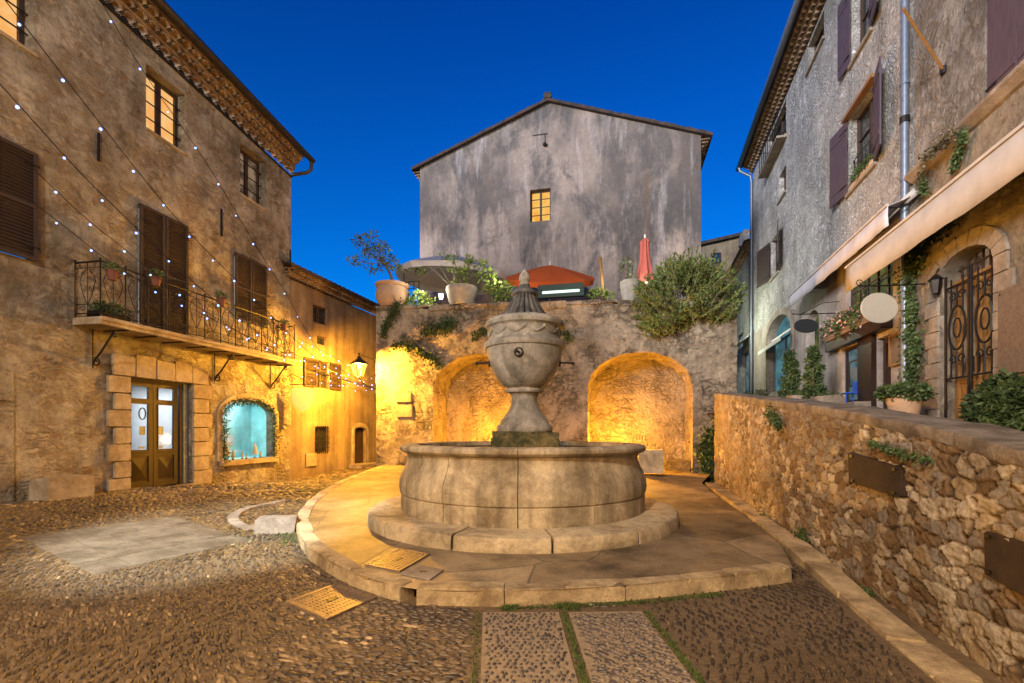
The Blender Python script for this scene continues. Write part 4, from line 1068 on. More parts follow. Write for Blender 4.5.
window(lh, FH, rw['a'], .12, 'glass', 2, 2, .05); window(lh, FH, rw['b'], .12, 'glass', 1, 1, .05); window(lh, FH, rw['c'], .14, 'glass', 2, 3, .05)
window(lh, FH, rw['d'], .16, 'glass', 2, 1, .05, 'frame', (6, 4))
c_ = rw['c']; sw = (c_[1] - c_[0]) * .9
shutter(lh, FH, sw, c_[3] - c_[2], c_[0] - .01, c_[2], -.02, -1); shutter(lh, FH, sw, c_[3] - c_[2], c_[1] + .01, c_[2], -.02, 1)
mb = MB(); mb.prism(arch(dx0, dx1, dz0, dzs, dzt, 8), .12, .16)
d = mb.build('door', M['frame'], lh, FH)
mb = MB()
for i in range(1, 5): mb.tube([(dx0 + (dx1 - dx0) * i / 5, .1, dz0 + .5), (dx0 + (dx1 - dx0) * i / 5, .1, dzs)], .012, 5)
mb.build('grille', M['iron'], d, FH)
mb = MB(); o_ = arch(dx0 - .14, dx1 + .14, dz0, dzs, dzt + .16, 10); i_ = arch(dx0, dx1, dz0, dzs, dzt, 10); o_ = o_[1:] + o_[:1]; i_ = i_[1:] + i_[:1]; n = len(o_)
mb.add([(x, -.03, z) for x, z in o_] + [(x, -.03, z) for x, z in i_] + [(x, .02, z) for x, z in o_], [(k, k + 1, n + k + 1, n + k) for k in range(n - 1)] + [(k, k + 1, 2 * n + k + 1, 2 * n + k) for k in range(n - 1)])
mb.build('door_surround', M['ashlar'], lh, FH)
mb = MB(); mb.box(dx0 - .3, dx1 + .3, -.5, 0, -.1, dz0 - .002); mb.box(dx0 - .5, dx1 + .5, -.8, -.5, -.1, dz0 - .15); mb.build('door_step', M['cap'], lh, FH)
r = FH.rect(291, 455, 475, 300, 455, 475)
mb = MB(); mb.box(.3, .8, -.04, .02, .35, .75); mb.build('meter_box', M['ashlar'], lh, FH, bevel=.008)
mb = MB(); mb.tube([(.2, -.03, zf(.2) - 2.6), (XR, -.03, zf(.2) - 3.0)], .015, 4); mb.build('cable', M['iron'], lh, FH)
# ================================================================ WALL WITH THE ARCHES
aw = thing('arched_wall', 'high rubble wall with two arched niches behind the fountain', 'wall', FC)
x_r, zt_r = FC.hit(737, 300); _, zt_l = FC.hit(376, 309); ZT = lambda x: zt_l + (zt_r - zt_l) * x / x_r
def nz(x): return .05 * math.sin(x * 2.1) + .03 * math.sin(x * 5.3 + 1)
pz = lambda px, off=0: float(p_z(FC.w(FC.hit(px, 460)[0], off, 0).y))
A1 = (FC.hit(433, 440)[0], FC.hit(524, 440)[0]); A2 = (FC.hit(588, 440)[0], FC.hit(692.5, 440)[0])
zc1, zs1 = FC.hit(478, 354)[1], FC.hit(433, 392)[1]; zc2, zs2 = FC.hit(642, 352)[1], FC.hit(588, 388)[1]
h1 = arch(*A1, .30, zs1, zc1, 28); h2 = arch(*A2, .28, zs2, zc2, 28)
rg = np.random.default_rng(3)
jl = lambda loop, k: [(x + (float(rg.normal(0, k)) if i > 1 else 0), z + (float(rg.normal(0, k)) if i > 1 else 0)) for i, (x, z) in enumerate(loop)]
h1 = jl(h1, .008); h2 = jl(h2, .008)
top = [(x, ZT(x) + nz(x)) for x in np.linspace(x_r, 0, 40)]
outer = [(0, -.2), (x_r, -.2)] + top
mb = MB(); mb.panel(outer, [h1, h2], .03, 2.0)
mb.add([(x, 0, z) for x, z in top] + [(x, .45, z) for x, z in top], [(i, i + 1, 40 + i + 1, 40 + i) for i in range(39)])
mb.build('wall', M['arch_wall'], aw, FC)
for h, dep in ((h1, 1.25), (h2, 1.35)):       # vaulted niches
    m = len(h); mb = MB(); rings = 7; vs = []
    for r in range(rings):
        y = .025 + dep * r / (rings - 1)
        vs += [(x + (float(rg.normal(0, .02)) if r else 0), y, z + (float(rg.normal(0, .02)) if r and i > 1 else 0)) for i, (x, z) in enumerate(h)]
    fs = [(r * m + i, r * m + (i + 1) % m, (r + 1) * m + (i + 1) % m, (r + 1) * m + i) for r in range(rings - 1) for i in range(m)]
    fs.append(tuple((rings - 1) * m + i for i in range(m)))
    mb.add(vs, fs); mb.build('niche', M['niche'], aw, FC)
    # ring of voussoirs, slightly proud
mb = MB()
for h in (h1, h2):
    n = 21; a = (h[1][0] - h[0][0]) / 2; cx = (h[0][0] + h[1][0]) / 2; zs = zs1 if h is h1 else zs2; zt = zc1 if h is h1 else zc2
    for k in range(n):
        t0 = math.pi * (k + .04) / n; t1 = math.pi * (k + .96) / n; w = random.uniform(.16, .27)
        P = lambda t, e: (cx + (a + e) * math.cos(t), zs + (zt - zs + e) * math.sin(t))
        q = [P(t0, .03), P(t1, .03), P(t1, w), P(t0, w)]; yo = -random.uniform(.004, .02)
        mb.add([(x, yo, z) for x, z in q] + [(x, .02, z) for x, z in q], [(0, 1, 2, 3), (0, 4, 5, 1), (1, 5, 6, 2), (2, 6, 7, 3), (3, 7, 4, 0)])
mb.build('arch_stones', M['arch_wall'], aw, FC)
# coping blocks
mb = MB(); x = 0.
while x < x_r - .2:
    w = random.uniform(.4, .9); x2 = min(x + w, x_r); mb.rock(x + .006, x2 - .006, -.06, .5, ZT(x) - .06 + nz(x), ZT(x) + .07 + random.uniform(-.02, .02), .03, .015); x = x2
mb.build('coping', M['arch_wall'], aw, FC, auto=30)
# two small plaques
for (a, b, c, d), lab in (((396, 402, 411, 393), 'small blank stone plaque, the upper and thinner of two on the arched wall'), ((396, 417, 412, 405), 'square blank stone plaque, the lower of two on the arched wall')):
    x0, z0 = FC.hit(a, b, -.04); x1, z1 = FC.hit(c, d, -.04); t = thing('wall_plaque', lab, 'plaque', FC, ((x0 + x1) / 2, -.02, z0))
    mb = MB(); mb.box(x0, x1, -.05, .0, z0, z1); mb.build('plate', M['ashlar'], t, FC, bevel=.006)
    mb = MB()
    for x in (x0 + .03, x1 - .03): mb.tube([(x, -.06, (z0 + z1) / 2), (x, -.045, (z0 + z1) / 2)], .012, 6)
    split_build(mb, 'bolt', M['iron'], t, FC)
# stone block by the right arch and low ledge stones
x0, z0 = FC.hit(638, 473, -.9); x1, z1 = FC.hit(664, 450, -.9)
t = thing('stone_block', 'square-cut stone block standing under the right arch beside the basin', 'stone block', FC, ((x0 + x1) / 2, -.6, z0))
mb = MB(); mb.rock(x0, x1, -.9, -.45, z0, z1, .03, .012); mb.build('block', M['step'], t, FC, auto=30)
mb = MB(); x0, z0 = FC.hit(668, 476, -.2); x1, _ = FC.hit(690, 476, -.2); mb.rock(A2[0] + .1, A2[1] - .02, .35, 1.3, .2, .62, .03, .02)
mb.build('niche_ledge', M['niche'], aw, FC, auto=30)

# hanging ivy
hp = lambda pts, off=-.05: [FC.hit(a, b, off) for a, b in pts]
ivy('hanging_creeper', 'green creeper trailing below the clay pot at the left end of the arched wall', FC, hp([(398,302),(393,312),(386,325),(384,335)]), 420, .10, 21, .09)
ivy('hanging_creeper', 'green creeper running diagonally towards the crown of the left arch', FC, hp([(393,345),(405,343),(418,350),(432,358),(440,366)]), 520, .10, 22, .09)
ivy('hanging_creeper', 'round dark creeper tuft in the middle of the wall above the left arch', FC, hp([(424,330),(436,328),(446,325),(452,322)]), 650, .13, 23, .09)
ivy('hanging_creeper', 'thin creeper tuft beside the urn lid on the arched wall', FC, hp([(474,338),(480,332),(488,328)]), 200, .08, 24, .08)
ivy('hanging_creeper', 'creeper on the arched wall at the right of the urn frieze', FC, hp([(562,330),(566,334),(570,338)]), 120, .07, 25, .08)
ivy('climbing_plant', 'leafy climber in the corner where arched wall and low wall meet', FC, hp([(712,478),(708,462),(709,446),(713,430)], -.12), 1100, .15, 26, .11)

# ================================================================ TERRACE AND GABLED HOUSE
ter = MB(); TZ = zt_l - .45
ter.box(.02, x_r - .05, .46, 4.3, TZ - .3, TZ); tag(ter.build('terrace_floor', M['cap'], None, FC), kind='structure')
gh = thing('gabled_house', 'tall soot-streaked gabled house rising behind the terrace', 'house', FG)
xl, zl = FG.hit(420, 168); xr, zr = FG.hit(701, 135); xa, zA = FG.hit(548, 103)
zl = (zl + zr) / 2 - .1 if abs(zl - zr) < 1.2 else zl
_, zl = FG.hit(420, 168); gw = FG.rect(530, 190, 222, 550.5, 188, 220)
mb = MB(); mb.panel([(xl, 0), (xr, 0), (xr, zr), (xa, zA), (xl, zl)], [rct(*gw)], .3, 9)
mb.build('wall', M['gable'], gh, FG)
window(gh, FG, gw, .22, 'orange_pane', 2, 4, .05, 'frame')
mb = MB()
for (X0, Z0, X1, Z1) in ((xl - .32, zl - .13, xa, zA), (xa, zA, xr + .38, zr - .16)):
    L = math.hypot(X1 - X0, Z1 - Z0); n = int(L / .22)
    for i in range(n):      # verge tiles stepping down the slope
        u0, u1 = i / n, (i + 1) / n; a = (X0 + (X1 - X0) * u0, Z0 + (Z1 - Z0) * u0); b = (X0 + (X1 - X0) * u1, Z0 + (Z1 - Z0) * u1)
        k = random.uniform(-.012, .02); lo = .02 if X0 < xa - .1 else 0
        mb.add([(a[0], -.16, a[1]), (b[0], -.16, b[1]), (b[0], 9.2, b[1]), (a[0], 9.2, a[1]), (a[0], -.16, a[1] + .13 + k), (b[0], -.16, b[1] + .13 - .04 + k), (b[0], 9.2, b[1] + .09 + k), (a[0], 9.2, a[1] + .13 + k)],
               [(0, 3, 2, 1), (4, 5, 6, 7), (0, 1, 5, 4), (1, 2, 6, 5), (2, 3, 7, 6), (3, 0, 4, 7)])
mb.build('roof', M['roof'], gh, FG)
mb = MB(); mb.rock(xa - .16, xa + .14, -.18, .3, zA + .08, zA + .30, .05, .02); mb.build('ridge_cap', M['roof'], gh, FG, auto=30)
mb = MB()
for (X, s, Z) in ((xl, -1, zl), (xr, 1, zr)):
    for k in range(2):
        n = 40
        for i in range(n):
            y = .05 + i * .22; pr = [(X + s * (.12 + .13 * k), y + .1 + .1 * math.cos(math.pi * j / 5), Z - .42 + .15 * k + .1 * math.sin(math.pi * j / 5)) for j in range(6)]
            mb.add(pr + [(X, p[1], p[2]) for p in pr], [(j, j + 1, 6 + j + 1, 6 + j) for j in range(5)])
    a, b = sorted((X, X + s * .3)); mb.box(a, b, .0, 9, Z - .17, Z - .14)
mb.build('eave', M['genoise'], gh, FG)
x, z = FG.hit(545, 144); mb = MB(); mb.tube([(x - .5, -.04, z + .38), (x + .1, -.04, z + .38)], .012, 5); mb.tube([(x, -.04, z + .38), (x, -.04, z)], .01, 5); mb.ball((x, -.06, z - .05), .08, 8)
mb.build('wall_hook', M['iron'], gh, FG)
# far roofs to the right of it
FD = Frame(9.0, 32, math.atan2(-.224, 1))
x0, z0 = FD.hit(699, 247); x1, z1 = FD.hit(745, 236)
t = thing('distant_house', 'small grey house with a tiled roof far up the street behind the gabled house', 'house', FD, (x0, 0, 0))
mb = MB(); mb.panel([(x0 - 3, 0), (x1, 0), (x1, z1), (x0 - 3, z0 - .5)], [], .2, 6); mb.build('wall', M['lane_wall'], t, FD)
mb = MB(); mb.add([(x0 - 3.2, -.3, z0 - .45), (x1 + .3, -.3, z1 + .05), (x1 + .3, 6, z1 + .35), (x0 - 3.2, 6, z0 - .15), (x0 - 3.2, -.3, z0 - .25), (x1 + .3, -.3, z1 + .25), (x1 + .3, 6, z1 + .55), (x0 - 3.2, 6, z0 + .05)], [(0, 3, 2, 1), (4, 5, 6, 7), (0, 1, 5, 4), (1, 2, 6, 5), (3, 0, 4, 7)]); mb.build('roof', M['roof'], t, FD)
x, z = FD.hit(716, 256); window(t, FD, (x - .3, x + .3, z - .5, z + .2), -.01, 'glass', 1, 1, .05)

# ---- things on the terrace
def fpot(name, label, F, x0, x1, z0, z1, y, mat, shape='jar'):
    t = thing(name, label, 'flower pot', F, ((x0 + x1) / 2, y, z0)); r = (x1 - x0) / 2; h = z1 - z0; c = ((x0 + x1) / 2, y, z0)
    pr = {'jar': [(.001, 0), (.62, 0), (.86, .2), (.98, .48), (.92, .74), (.84, .84), (.95, .9), (1.0, .94), (1.0, 1), (.86, 1), (.8, .9), (.001, .88)],
          'bowl': [(.001, 0), (.7, 0), (.86, .3), (.97, .75), (1, .8), (1, 1), (.9, 1), (.86, .85), (.001, .84)]}[shape]
    mb = MB(); mb.lathe([(a * r, b * h) for a, b in pr], 32, c); mb.build('pot', M[mat], t, F, auto=45); return t, c, r, h
y = .22
x0, z0 = FC.hit(377, 309, y); x1, z1 = FC.hit(408, 284, y); z0 = ZT(x0) + .07
t, c, r, h = fpot('potted_olive', 'large clay pot with a leaning olive tree on the left end of the wall', FC, x0, x1, z0, z1, y, 'clay')
a = (c[0], y, z1 - .05); b = (*FC.hit(384, 263, y),); b = (b[0], y, b[1])
mb = MB(); mb.tube(smoothline([Vector(a), Vector((c[0] - .03, y, z1 + .3)), Vector(b)]), .06, 8, r1=.035)
rg = np.random.default_rng(12); cs = []
for px, py in [(362,246),(370,244),(375,250),(380,246),(385,255),(372,258),(362,262),(357,264),(384,262),(391,262),(397,268),(366,252),(378,240),(356,240),(388,250),(376,264),(368,268),(360,236)]:
    X, Z = FC.hit(px, py, y); p = (X, y + float(rg.normal(0, .2)), Z); cs.append(p); mb.tube([b, ((b[0] + X) / 2, (y + p[1]) / 2, (b[2] + Z) / 2 - .05), p], .014, 5, r1=.006)
mb.build('trunk', M['bark'], t, FC)
P, D = clumps(cs, 46, .19, rg); leaf_mesh('foliage', P, D + [0, 0, .2], .13, .045, M['leaf_olive'], t, FC, .7, seed=13)
mb = MB(); mb.tube([(c[0] + .05, y - .3, z1 + .02), (c[0] + .35, y - .5, z0 + .05)], .008, 5); mb.build('hose', M['iron'], t, FC)
# stone planter with lime plant
x0, z0 = FC.hit(447, 304, y); x1, z1 = FC.hit(477, 287, y)
t, c, r, h = fpot('potted_shrub', 'low grey stone bowl with a lime green shrub under the grey parasol', FC, x0, x1, ZT(x0) + .07, z1, y, 'stonepot', 'bowl')
cs = [(FC.hit(px, py, y)[0], y + float(rg.normal(0, .15)), FC.hit(px, py, y)[1]) for px, py in [(456,262),(462,260),(468,264),(452,266),(460,270),(466,274),(461,280),(470,260),(446,260),(457,284)]]
mb = MB(); mb.tube([(c[0], y, z1 - .1), (c[0], y, z1 + .5)], .025, 6)
for p in cs: mb.tube([(c[0], y, z1 + .1), p], .01, 4)
mb.build('stem', M['bark'], t, FC); P, D = clumps(cs, 36, .17, rg); leaf_mesh('foliage', P, D, .12, .07, M['leaf_lime'], t, FC, .8, seed=14)
def bushlet(name, label, pxs, per, rad, mat, leaf, seed, cat='shrub', base=None, F=FC, off=.2, lw=.5):
    rg = np.random.default_rng(seed); cs = []
    for px, py in pxs:
        X, Z = F.hit(px, py, off); cs.append((X, off + float(rg.normal(0, rad * .6)), Z))
    bx = sum(c[0] for c in cs) / len(cs); bz = min(c[2] for c in cs) - rad if base is None else base
    t = thing(name, label, cat, F, (bx, off, bz))
    P, D = clumps(cs, per, rad, rg); leaf_mesh('foliage', P, D, leaf, leaf * lw, M[mat], t, F, .8, seed=seed)
    mb = MB()
    for c in cs: mb.tube([(bx + (c[0] - bx) * .5, off, bz), ((bx + c[0]) / 2 + (c[0] - bx) * .3, (off + c[1]) / 2, (bz + c[2]) / 2), c], .012, 4, r1=.005)
    mb.build('stem', M['bark'], t, F); return t
bushlet('shrub', 'sprawling lime green shrub on the wall between the grey parasol and the urn finial', [(484,266),(488,272),(492,280),(498,286),(505,290),(488,288),(510,294),(500,298),(494,294),(482,278),(506,284)], 45, .19, 'leaf_lime', .13, 31)
bushlet('shrub', 'low lime green plants right beside the clay pot on the wall top', [(409,296),(416,298),(424,300),(430,302),(412,303),(420,304),(406,302),(419,293)], 46, .17, 'leaf_lime', .12, 32)
bushlet('shrub', 'low glowing lime plant at the foot of the brown post on the terrace', [(592,294),(598,292),(604,293),(609,295)], 46, .13, 'leaf_lime', .11, 33)
bushlet('shrub', 'wispy thin shrub at the left of the folded pink parasol', [(628,262),(624,268),(632,270),(630,278),(636,284),(627,290),(634,292)], 26, .22, 'leaf_olive', .11, 34, off=.6)
bushlet('shrub', 'dark grey twiggy plant in the gap under the left edge of the grey parasol', [(409,270),(414,268),(418,272),(422,270)], 40, .11, 'leaf_olive', .10, 35, off=.5)
# big rosemary bush
rg = np.random.default_rng(41); bx, bz = FC.hit(690, 318, .0); t = thing('rosemary_bush', 'huge dark green bush spilling over the right end of the arched wall', 'bush', FC, (bx, .3, bz))
out = [(634,300),(640,288),(652,280),(664,268),(676,262),(690,264),(704,266),(716,272),(728,280),(738,290),(741,302),(734,316),(722,322),(706,318),(690,322),(676,328),(662,334),(650,338),(640,332),(634,318)]
OP = [FC.hit(px, py, 0) for px, py in out]; cx = sum(p[0] for p in OP) / len(OP); cz = sum(p[1] for p in OP) / len(OP) + .1
P = []; D = []; mb = MB()
for k in range(900):
    i = rg.integers(len(OP)); u = rg.random(); p = np.array(OP[i]) * (1 - u) + np.array(OP[(i + 1) % len(OP)]) * u
    s = rg.uniform(.1, 1.0) ** .55; X = cx + (p[0] - cx) * s; Z = cz + (p[1] - cz) * s; Y = rg.normal(0, .5) * math.sqrt(max(.05, 1 - s * s * .8))
    d = np.array([(X - cx) * .5, Y * .5, .55 + (Z - cz) * .35]); d += rg.normal(0, .2, 3); d /= np.linalg.norm(d)
    L = rg.uniform(.25, .62); e0 = np.array([X, Y, Z]) - d * L * .6; e1 = e0 + d * L
    mb.tube([e0, (e0 + e1) / 2 + rg.normal(0, .012, 3), e1], .007, 3)
    n = 34
    for q_ in rg.random(n): P.append(e0 + d * L * (q_ * 1.05)); D.append(d * 1.0)
mb.build('stem', M['bark'], t, FC)
leaf_mesh('foliage', np.array(P), np.array(D), .10, .030, M['leaf_ros'], t, FC, .5, seed=42, tone=None)
# parasols
def parasol(name, label, px, pyc, pyr, rad_px, off, mat, tilt, rz=0, seg=8, tip=True):
    X, Zc = FC.hit(px, pyc, off); _, Zr = FC.hit(px, pyr, off); R = abs(FC.hit(px + rad_px, pyc, off)[0] - X)
    t = thing(name, label, 'parasol', FC, (X, off, TZ)); drop = Zc - Zr
    Mx = Matrix.Translation((X, off, Zc)) @ Matrix.Rotation(R_(tilt[1]), 4, 'Y') @ Matrix.Rotation(R_(tilt[0]), 4, 'X') @ Matrix.Rotation(R_(rz), 4, 'Z')
    mb = MB(); vs = [(0, 0, 0)]; nr = 5
    for r in range(1, nr + 1):
        for j in range(seg * 3):
            a = 2 * math.pi * j / (seg * 3); f = r / nr; k = 1 - (.035 * (1 - abs(math.cos(a * seg / 2)))) * f
            vs.append((R * f * k * math.cos(a), R * f * k * math.sin(a), -drop * (f ** 1.25) - (.05 * math.sin(a * seg / 2) ** 2) * f))
    m = seg * 3; fs = [(0, 1 + j, 1 + (j + 1) % m) for j in range(m)] + [(1 + (r - 1) * m + j, 1 + r * m + j, 1 + r * m + (j + 1) % m, 1 + (r - 1) * m + (j + 1) % m) for r in range(1, nr) for j in range(m)]
    vs += [(R * .975 * math.cos(2 * math.pi * j / m), R * .975 * math.sin(2 * math.pi * j / m), -drop - .2) for j in range(m)]
    fs += [(1 + (nr - 1) * m + j, 1 + nr * m + j, 1 + nr * m + (j + 1) % m, 1 + (nr - 1) * m + (j + 1) % m) for j in range(m)]
    mb.add(vs, fs, Mx); c = mb.build('canopy', M[mat], t, FC); s = c.modifiers.new('s', 'SOLIDIFY'); s.thickness = .006
    for j in range(seg):
        a = 2 * math.pi * j / seg; mb = MB()
        mb.tube([(0, 0, -.03), (R * .5 * math.cos(a), R * .5 * math.sin(a), -drop * .5 ** 1.25 - .03), (R * .98 * math.cos(a), R * .98 * math.sin(a), -drop - .03)], .011, 5, Mx)
        mb.tube([(0, 0, -drop - .45), (R * .5 * math.cos(a), R * .5 * math.sin(a), -drop * .5 ** 1.25 - .04)], .010, 5, Mx)
        mb.build('rib', M['white'], t, FC)
    mb = MB(); mb.tube([Mx @ Vector((0, 0, .12)), Mx @ Vector((0, 0, -drop - .6)), (X, off, TZ + .05)], .03, 8); mb.build('pole', M['white'], t, FC)
    mb = MB(); mb.lathe([(.001, 0), (.28, 0), (.28, .06), (.05, .09), (.05, .14), (.001, .14)], 20, (X, off, TZ)); mb.build('base', M['stonepot'], t, FC, auto=40)
parasol('parasol', 'wide open pale grey parasol at the left end of the terrace', 455, 256, 276, 56, 1.9, 'grey_cloth', (3, 4), 22.5)
parasol('parasol', 'open orange parasol with its ribs showing above the lit display case', 550, 265, 277, 46, 1.9, 'orange_cloth', (22, 5), 10)
X, Zt = FC.hit(645, 238, 1.2); _, Zb = FC.hit(645, 292, 1.2)
t = thing('parasol', 'folded salmon pink parasol standing upright left of the big bush', 'parasol', FC, (X, 1.2, TZ))
fo = lambda r, z, a: r * (1 + .22 * math.sin(a * 7 + z * 1.5) + .08 * math.sin(a * 13))
L = Zt - Zb
mb = MB(); mb.lathe([(.02, 0), (.07, -.04), (.13, -.12), (.11, -.2), (.13, -.4 * L), (.19, -.62 * L), (.24, -.85 * L), (.20, -.86 * L), (.02, -.5 * L)], 56, (X, 1.2, Zt), fn=fo); mb.build('canopy', M['pink_cloth'], t, FC, auto=60)
mb = MB(); mb.tube([(X, 1.2, Zt + .1), (X, 1.2, TZ + .05)], .03, 8); mb.build('pole', M['white'], t, FC)
mb = MB(); mb.lathe([(.001, 0), (.28, 0), (.28, .06), (.05, .09), (.05, .14), (.001, .14)], 20, (X, 1.2, TZ)); mb.build('base', M['stonepot'], t, FC, auto=40)
# lit display case
x0, z0 = FC.hit(538, 299, .1); x1, z1 = FC.hit(584, 283, .1)
t = thing('display_case', 'dark green display case with a glowing white strip on top of the arched wall', 'display case', FC, ((x0 + x1) / 2, .1, z0))
mb = MB(); f_ = .12
for b in ((x0, x1, z0, z0 + f_), (x0, x1, z1 - f_ * 1.3, z1), (x0, x0 + f_, z0 + f_, z1 - f_ * 1.3), (x1 - f_, x1, z0 + f_, z1 - f_ * 1.3)): mb.box(b[0], b[1], .02, .16, b[2], b[3])
mb.box(x0 + .01, x1 - .01, .12, .15, z0 + .01, z1 - .01); mb.build('frame', M['dgreen'], t, FC, bevel=.006)
mb = MB(); mb.prism([(x0 + .14, z0 + .13), (x1 - .14, z0 + .13), (x1 - .125, (z0 + z1) / 2), (x1 - .14, z1 - .17), (x0 + .14, z1 - .17), (x0 + .125, (z0 + z1) / 2)], .09, .115); mb.build('light_strip', M['case_light'], t, FC)
mb = MB(); mb.box(x0 + .1, x1 - .1, .06, .066, z0 + .12, z1 - .16)
# brown post
x, z1 = FC.hit(600, 260, .5); t = thing('wooden_post', 'short leaning brown wooden post on the terrace right of the orange parasol', 'post', FC, (x, .5, TZ))
mb = MB(); mb.tube([(x + .12, .5, TZ), (x + .07, .5, z1 - .6), (x, .5, z1)], .05, 8); mb.build('shaft', M['oak'], t, FC, auto=40)
mb = MB(); mb.ball((x, .5, z1 + .02), .07, 8); mb.build('cap', M['oak'], t, FC, smooth=True)
x0, z0 = FC.hit(620, 296, .4); x1, z1 = FC.hit(641, 281, .4)
fpot('plant_tub', 'empty grey-green tub beside the big bush on the terrace', FC, x0, x1, ZT(x0) + .07, z1, .4, 'stonepot', 'bowl')
# terrace railing and globe lamps
x0, z0 = FC.hit(404, 296, .9); x1, z1 = FC.hit(419, 281, .9)
t = thing('terrace_railing', 'short thin iron railing behind the clay pot on the terrace', 'railing', FC, ((x0 + x1) / 2, .9, TZ))
mb = MB()
for z in (z0, (z0 + z1) / 2, z1): mb.tube([(x0, .9, z), (x1, .9, z)], .014, 5)
split_build(mb, 'rail', M['iron'], t, FC); mb = MB()
for k in range(4):
    x = x0 + (x1 - x0) * k / 3; mb.tube([(x, .9, TZ), (x, .9, z1 + (.3 if k == 0 else 0))], .016, 5)
split_build(mb, 'post', M['iron'], t, FC)
LAMPS = []
def globe(px, py, off, label, r=.07):
    X, Z = FC.hit(px, py, off); zb = ZT(X) + .05 if off < .5 else TZ
    t = thing('terrace_light', label, 'lamp', FC, (X, off, zb))
    mb = MB(); mb.tube([(X, off, zb), (X, off, Z - r)], .015, 6); mb.lathe([(.05, 0), (.05, .02), (.001, .02)], 12, (X, off, zb)); mb.build('stand', M['iron'], t, FC)
    mb = MB(); mb.lathe([(r * .7, -r * 1.4), (r, -r * .3), (r * 1.2, r * .8), (.001, r * 1.2)], 16, (X, off, Z)); mb.build('lamp_glass', M['white_glow'], t, FC, smooth=True)
    return FC.w(X, off - .2, Z + .12)
LAMPS.append((globe(441, 296, .2, 'small lit white lamp left of the grey stone bowl on the wall'), 16))
LAMPS.append((globe(647, 284, .9, 'small lit white lamp at the foot of the folded pink parasol', .06), 3))
LAMPS.append((FC.w(FC.hit(604, 291, -.05)[0], .2, FC.hit(604, 291, .2)[1] + .35), 5)); LAMPS.append((FC.w(FC.hit(419, 297, -.1)[0], .0, FC.hit(412, 300, .1)[1] + .3), 8)); LAMPS.append((FC.w(FC.hit(497, 290, -.2)[0], -.1, FC.hit(500, 290, .1)[1] + .4), 8))  # fill lights added without lamp bodies, brightening the terrace plants

# ================================================================ LOW WALL WITH REAL RELIEF
lw = thing('low_wall', 'long rubble stone retaining wall along the right side of the square', 'wall', FW)
xf = FW.hit(716, 430)[0]; pts = [FW.hit(1024, 449), FW.hit(930, 425), FW.hit(830, 407), FW.hit(718, 393)]
pts.sort(); TX = np.array([p[0] for p in pts]); TZZ = np.array([p[1] for p in pts])
sN = (TZZ[-1] - TZZ[-2]) / (TX[-1] - TX[-2])
wtop = lambda x: np.where(np.asarray(x) > TX[-1], TZZ[-1] + np.minimum(0, sN) * (np.minimum(np.asarray(x), 3) - TX[-1]) * .6, np.interp(x, TX, TZZ))
XN = 3.6; CAPH = .10
gxs = np.concatenate([np.arange(xf, -4.2, .022), np.arange(-4.2, XN, .015)]); nzv = 120
gzs = np.linspace(-.12, 1, nzv)
Xg, Tg = np.meshgrid(gxs, np.linspace(0, 1, nzv)); Zg = -.12 + (wtop(Xg) - CAPH + .12) * Tg
size = .105 + .055 * sm((Xg + 5.5) / 4.5)
uline = np.cumsum(np.gradient(gxs) / (.105 + .055 * sm((gxs + 5.5) / 4.5)))
U = np.tile(uline, (nzv, 1)) * .86 + 1.1 * (vn(Xg, Zg, 2.2, 50) - .5) + .35 * (vn(Xg, Zg, 9, 52) - .5) + .2 * (vn(Xg, Zg, 22, 54) - .5); Wv = Zg / size * 1.45 + 1.3 * (vn(Xg, Zg, 1.7, 51) - .5) + .4 * (vn(Xg, Zg, 8, 53) - .5) + .2 * (vn(Xg, Zg, 20, 55) - .5)
rgw = np.random.default_rng(77); TJ = rgw.random((256, 64, 3))
ci = np.floor(U).astype(int); cj = np.floor(Wv).astype(int)
F1 = np.full(U.shape, 9.); F2 = np.full(U.shape, 9.); ID = np.zeros(U.shape); DU = np.zeros(U.shape); DV = np.zeros(U.shape); IE = np.zeros(U.shape)
for di in (-2, -1, 0, 1, 2):
    for dj in (-2, -1, 0, 1, 2):
        t_ = TJ[(ci + di) % 256, (cj + dj) % 64]
        px_ = ci + di + .5 + (t_[..., 0] - .5) * .85; py_ = cj + dj + .5 + (t_[..., 1] - .5) * .85
        d_ = np.sqrt((U - px_) ** 2 + (Wv - py_) ** 2) / (.75 + .5 * t_[..., 2])
        nb = d_ < F1; F2 = np.where(nb, F1, np.minimum(F2, d_)); ID = np.where(nb, t_[..., 2], ID); IE = np.where(nb, t_[..., 0], IE); DU = np.where(nb, U - px_, DU); DV = np.where(nb, Wv - py_, DV); F1 = np.where(nb, d_, F1)
e_ = F2 - F1; stone = sm((e_ + .12 * (vn(Xg, Zg, 26, 67) - .5)) / .13)
mort = vn(Xg, Zg, 1.1, 60) * .6 + vn(Xg, Zg, 3.1, 61) * .4
fill = sm((mort - .44) / .2) * .75          # mortar smeared over some of the stones
fineN = vn(Xg, Zg, 14, 62) * .5 + vn(Xg, Zg, 31, 63) * .3 + vn(Xg, Zg, 60, 64) * .2
ht = stone * (.55 + .45 * ID + 1.0 * (IE - .5) * DU + .8 * (ID - .5) * DV) * .034 * (size / .16) * (1 - .6 * fill) + .045 * (fineN - .5) + .02 * fill + .05 * (vn(Xg, Zg, .9, 66) - .5)
Vw = np.stack([Xg, -ht, Zg], -1).reshape(-1, 3); nxx = len(gxs)
ii, jj = np.meshgrid(np.arange(nzv - 1), np.arange(nxx - 1), indexing='ij'); a = (ii * nxx + jj).ravel()
tonew = np.clip(.06 + .10 * fill + stone * (1 - .75 * fill) * (.14 + .74 * np.modf(ID * 7.3)[0]) + .12 * fill + .12 * (fineN - .5), 0, 1)
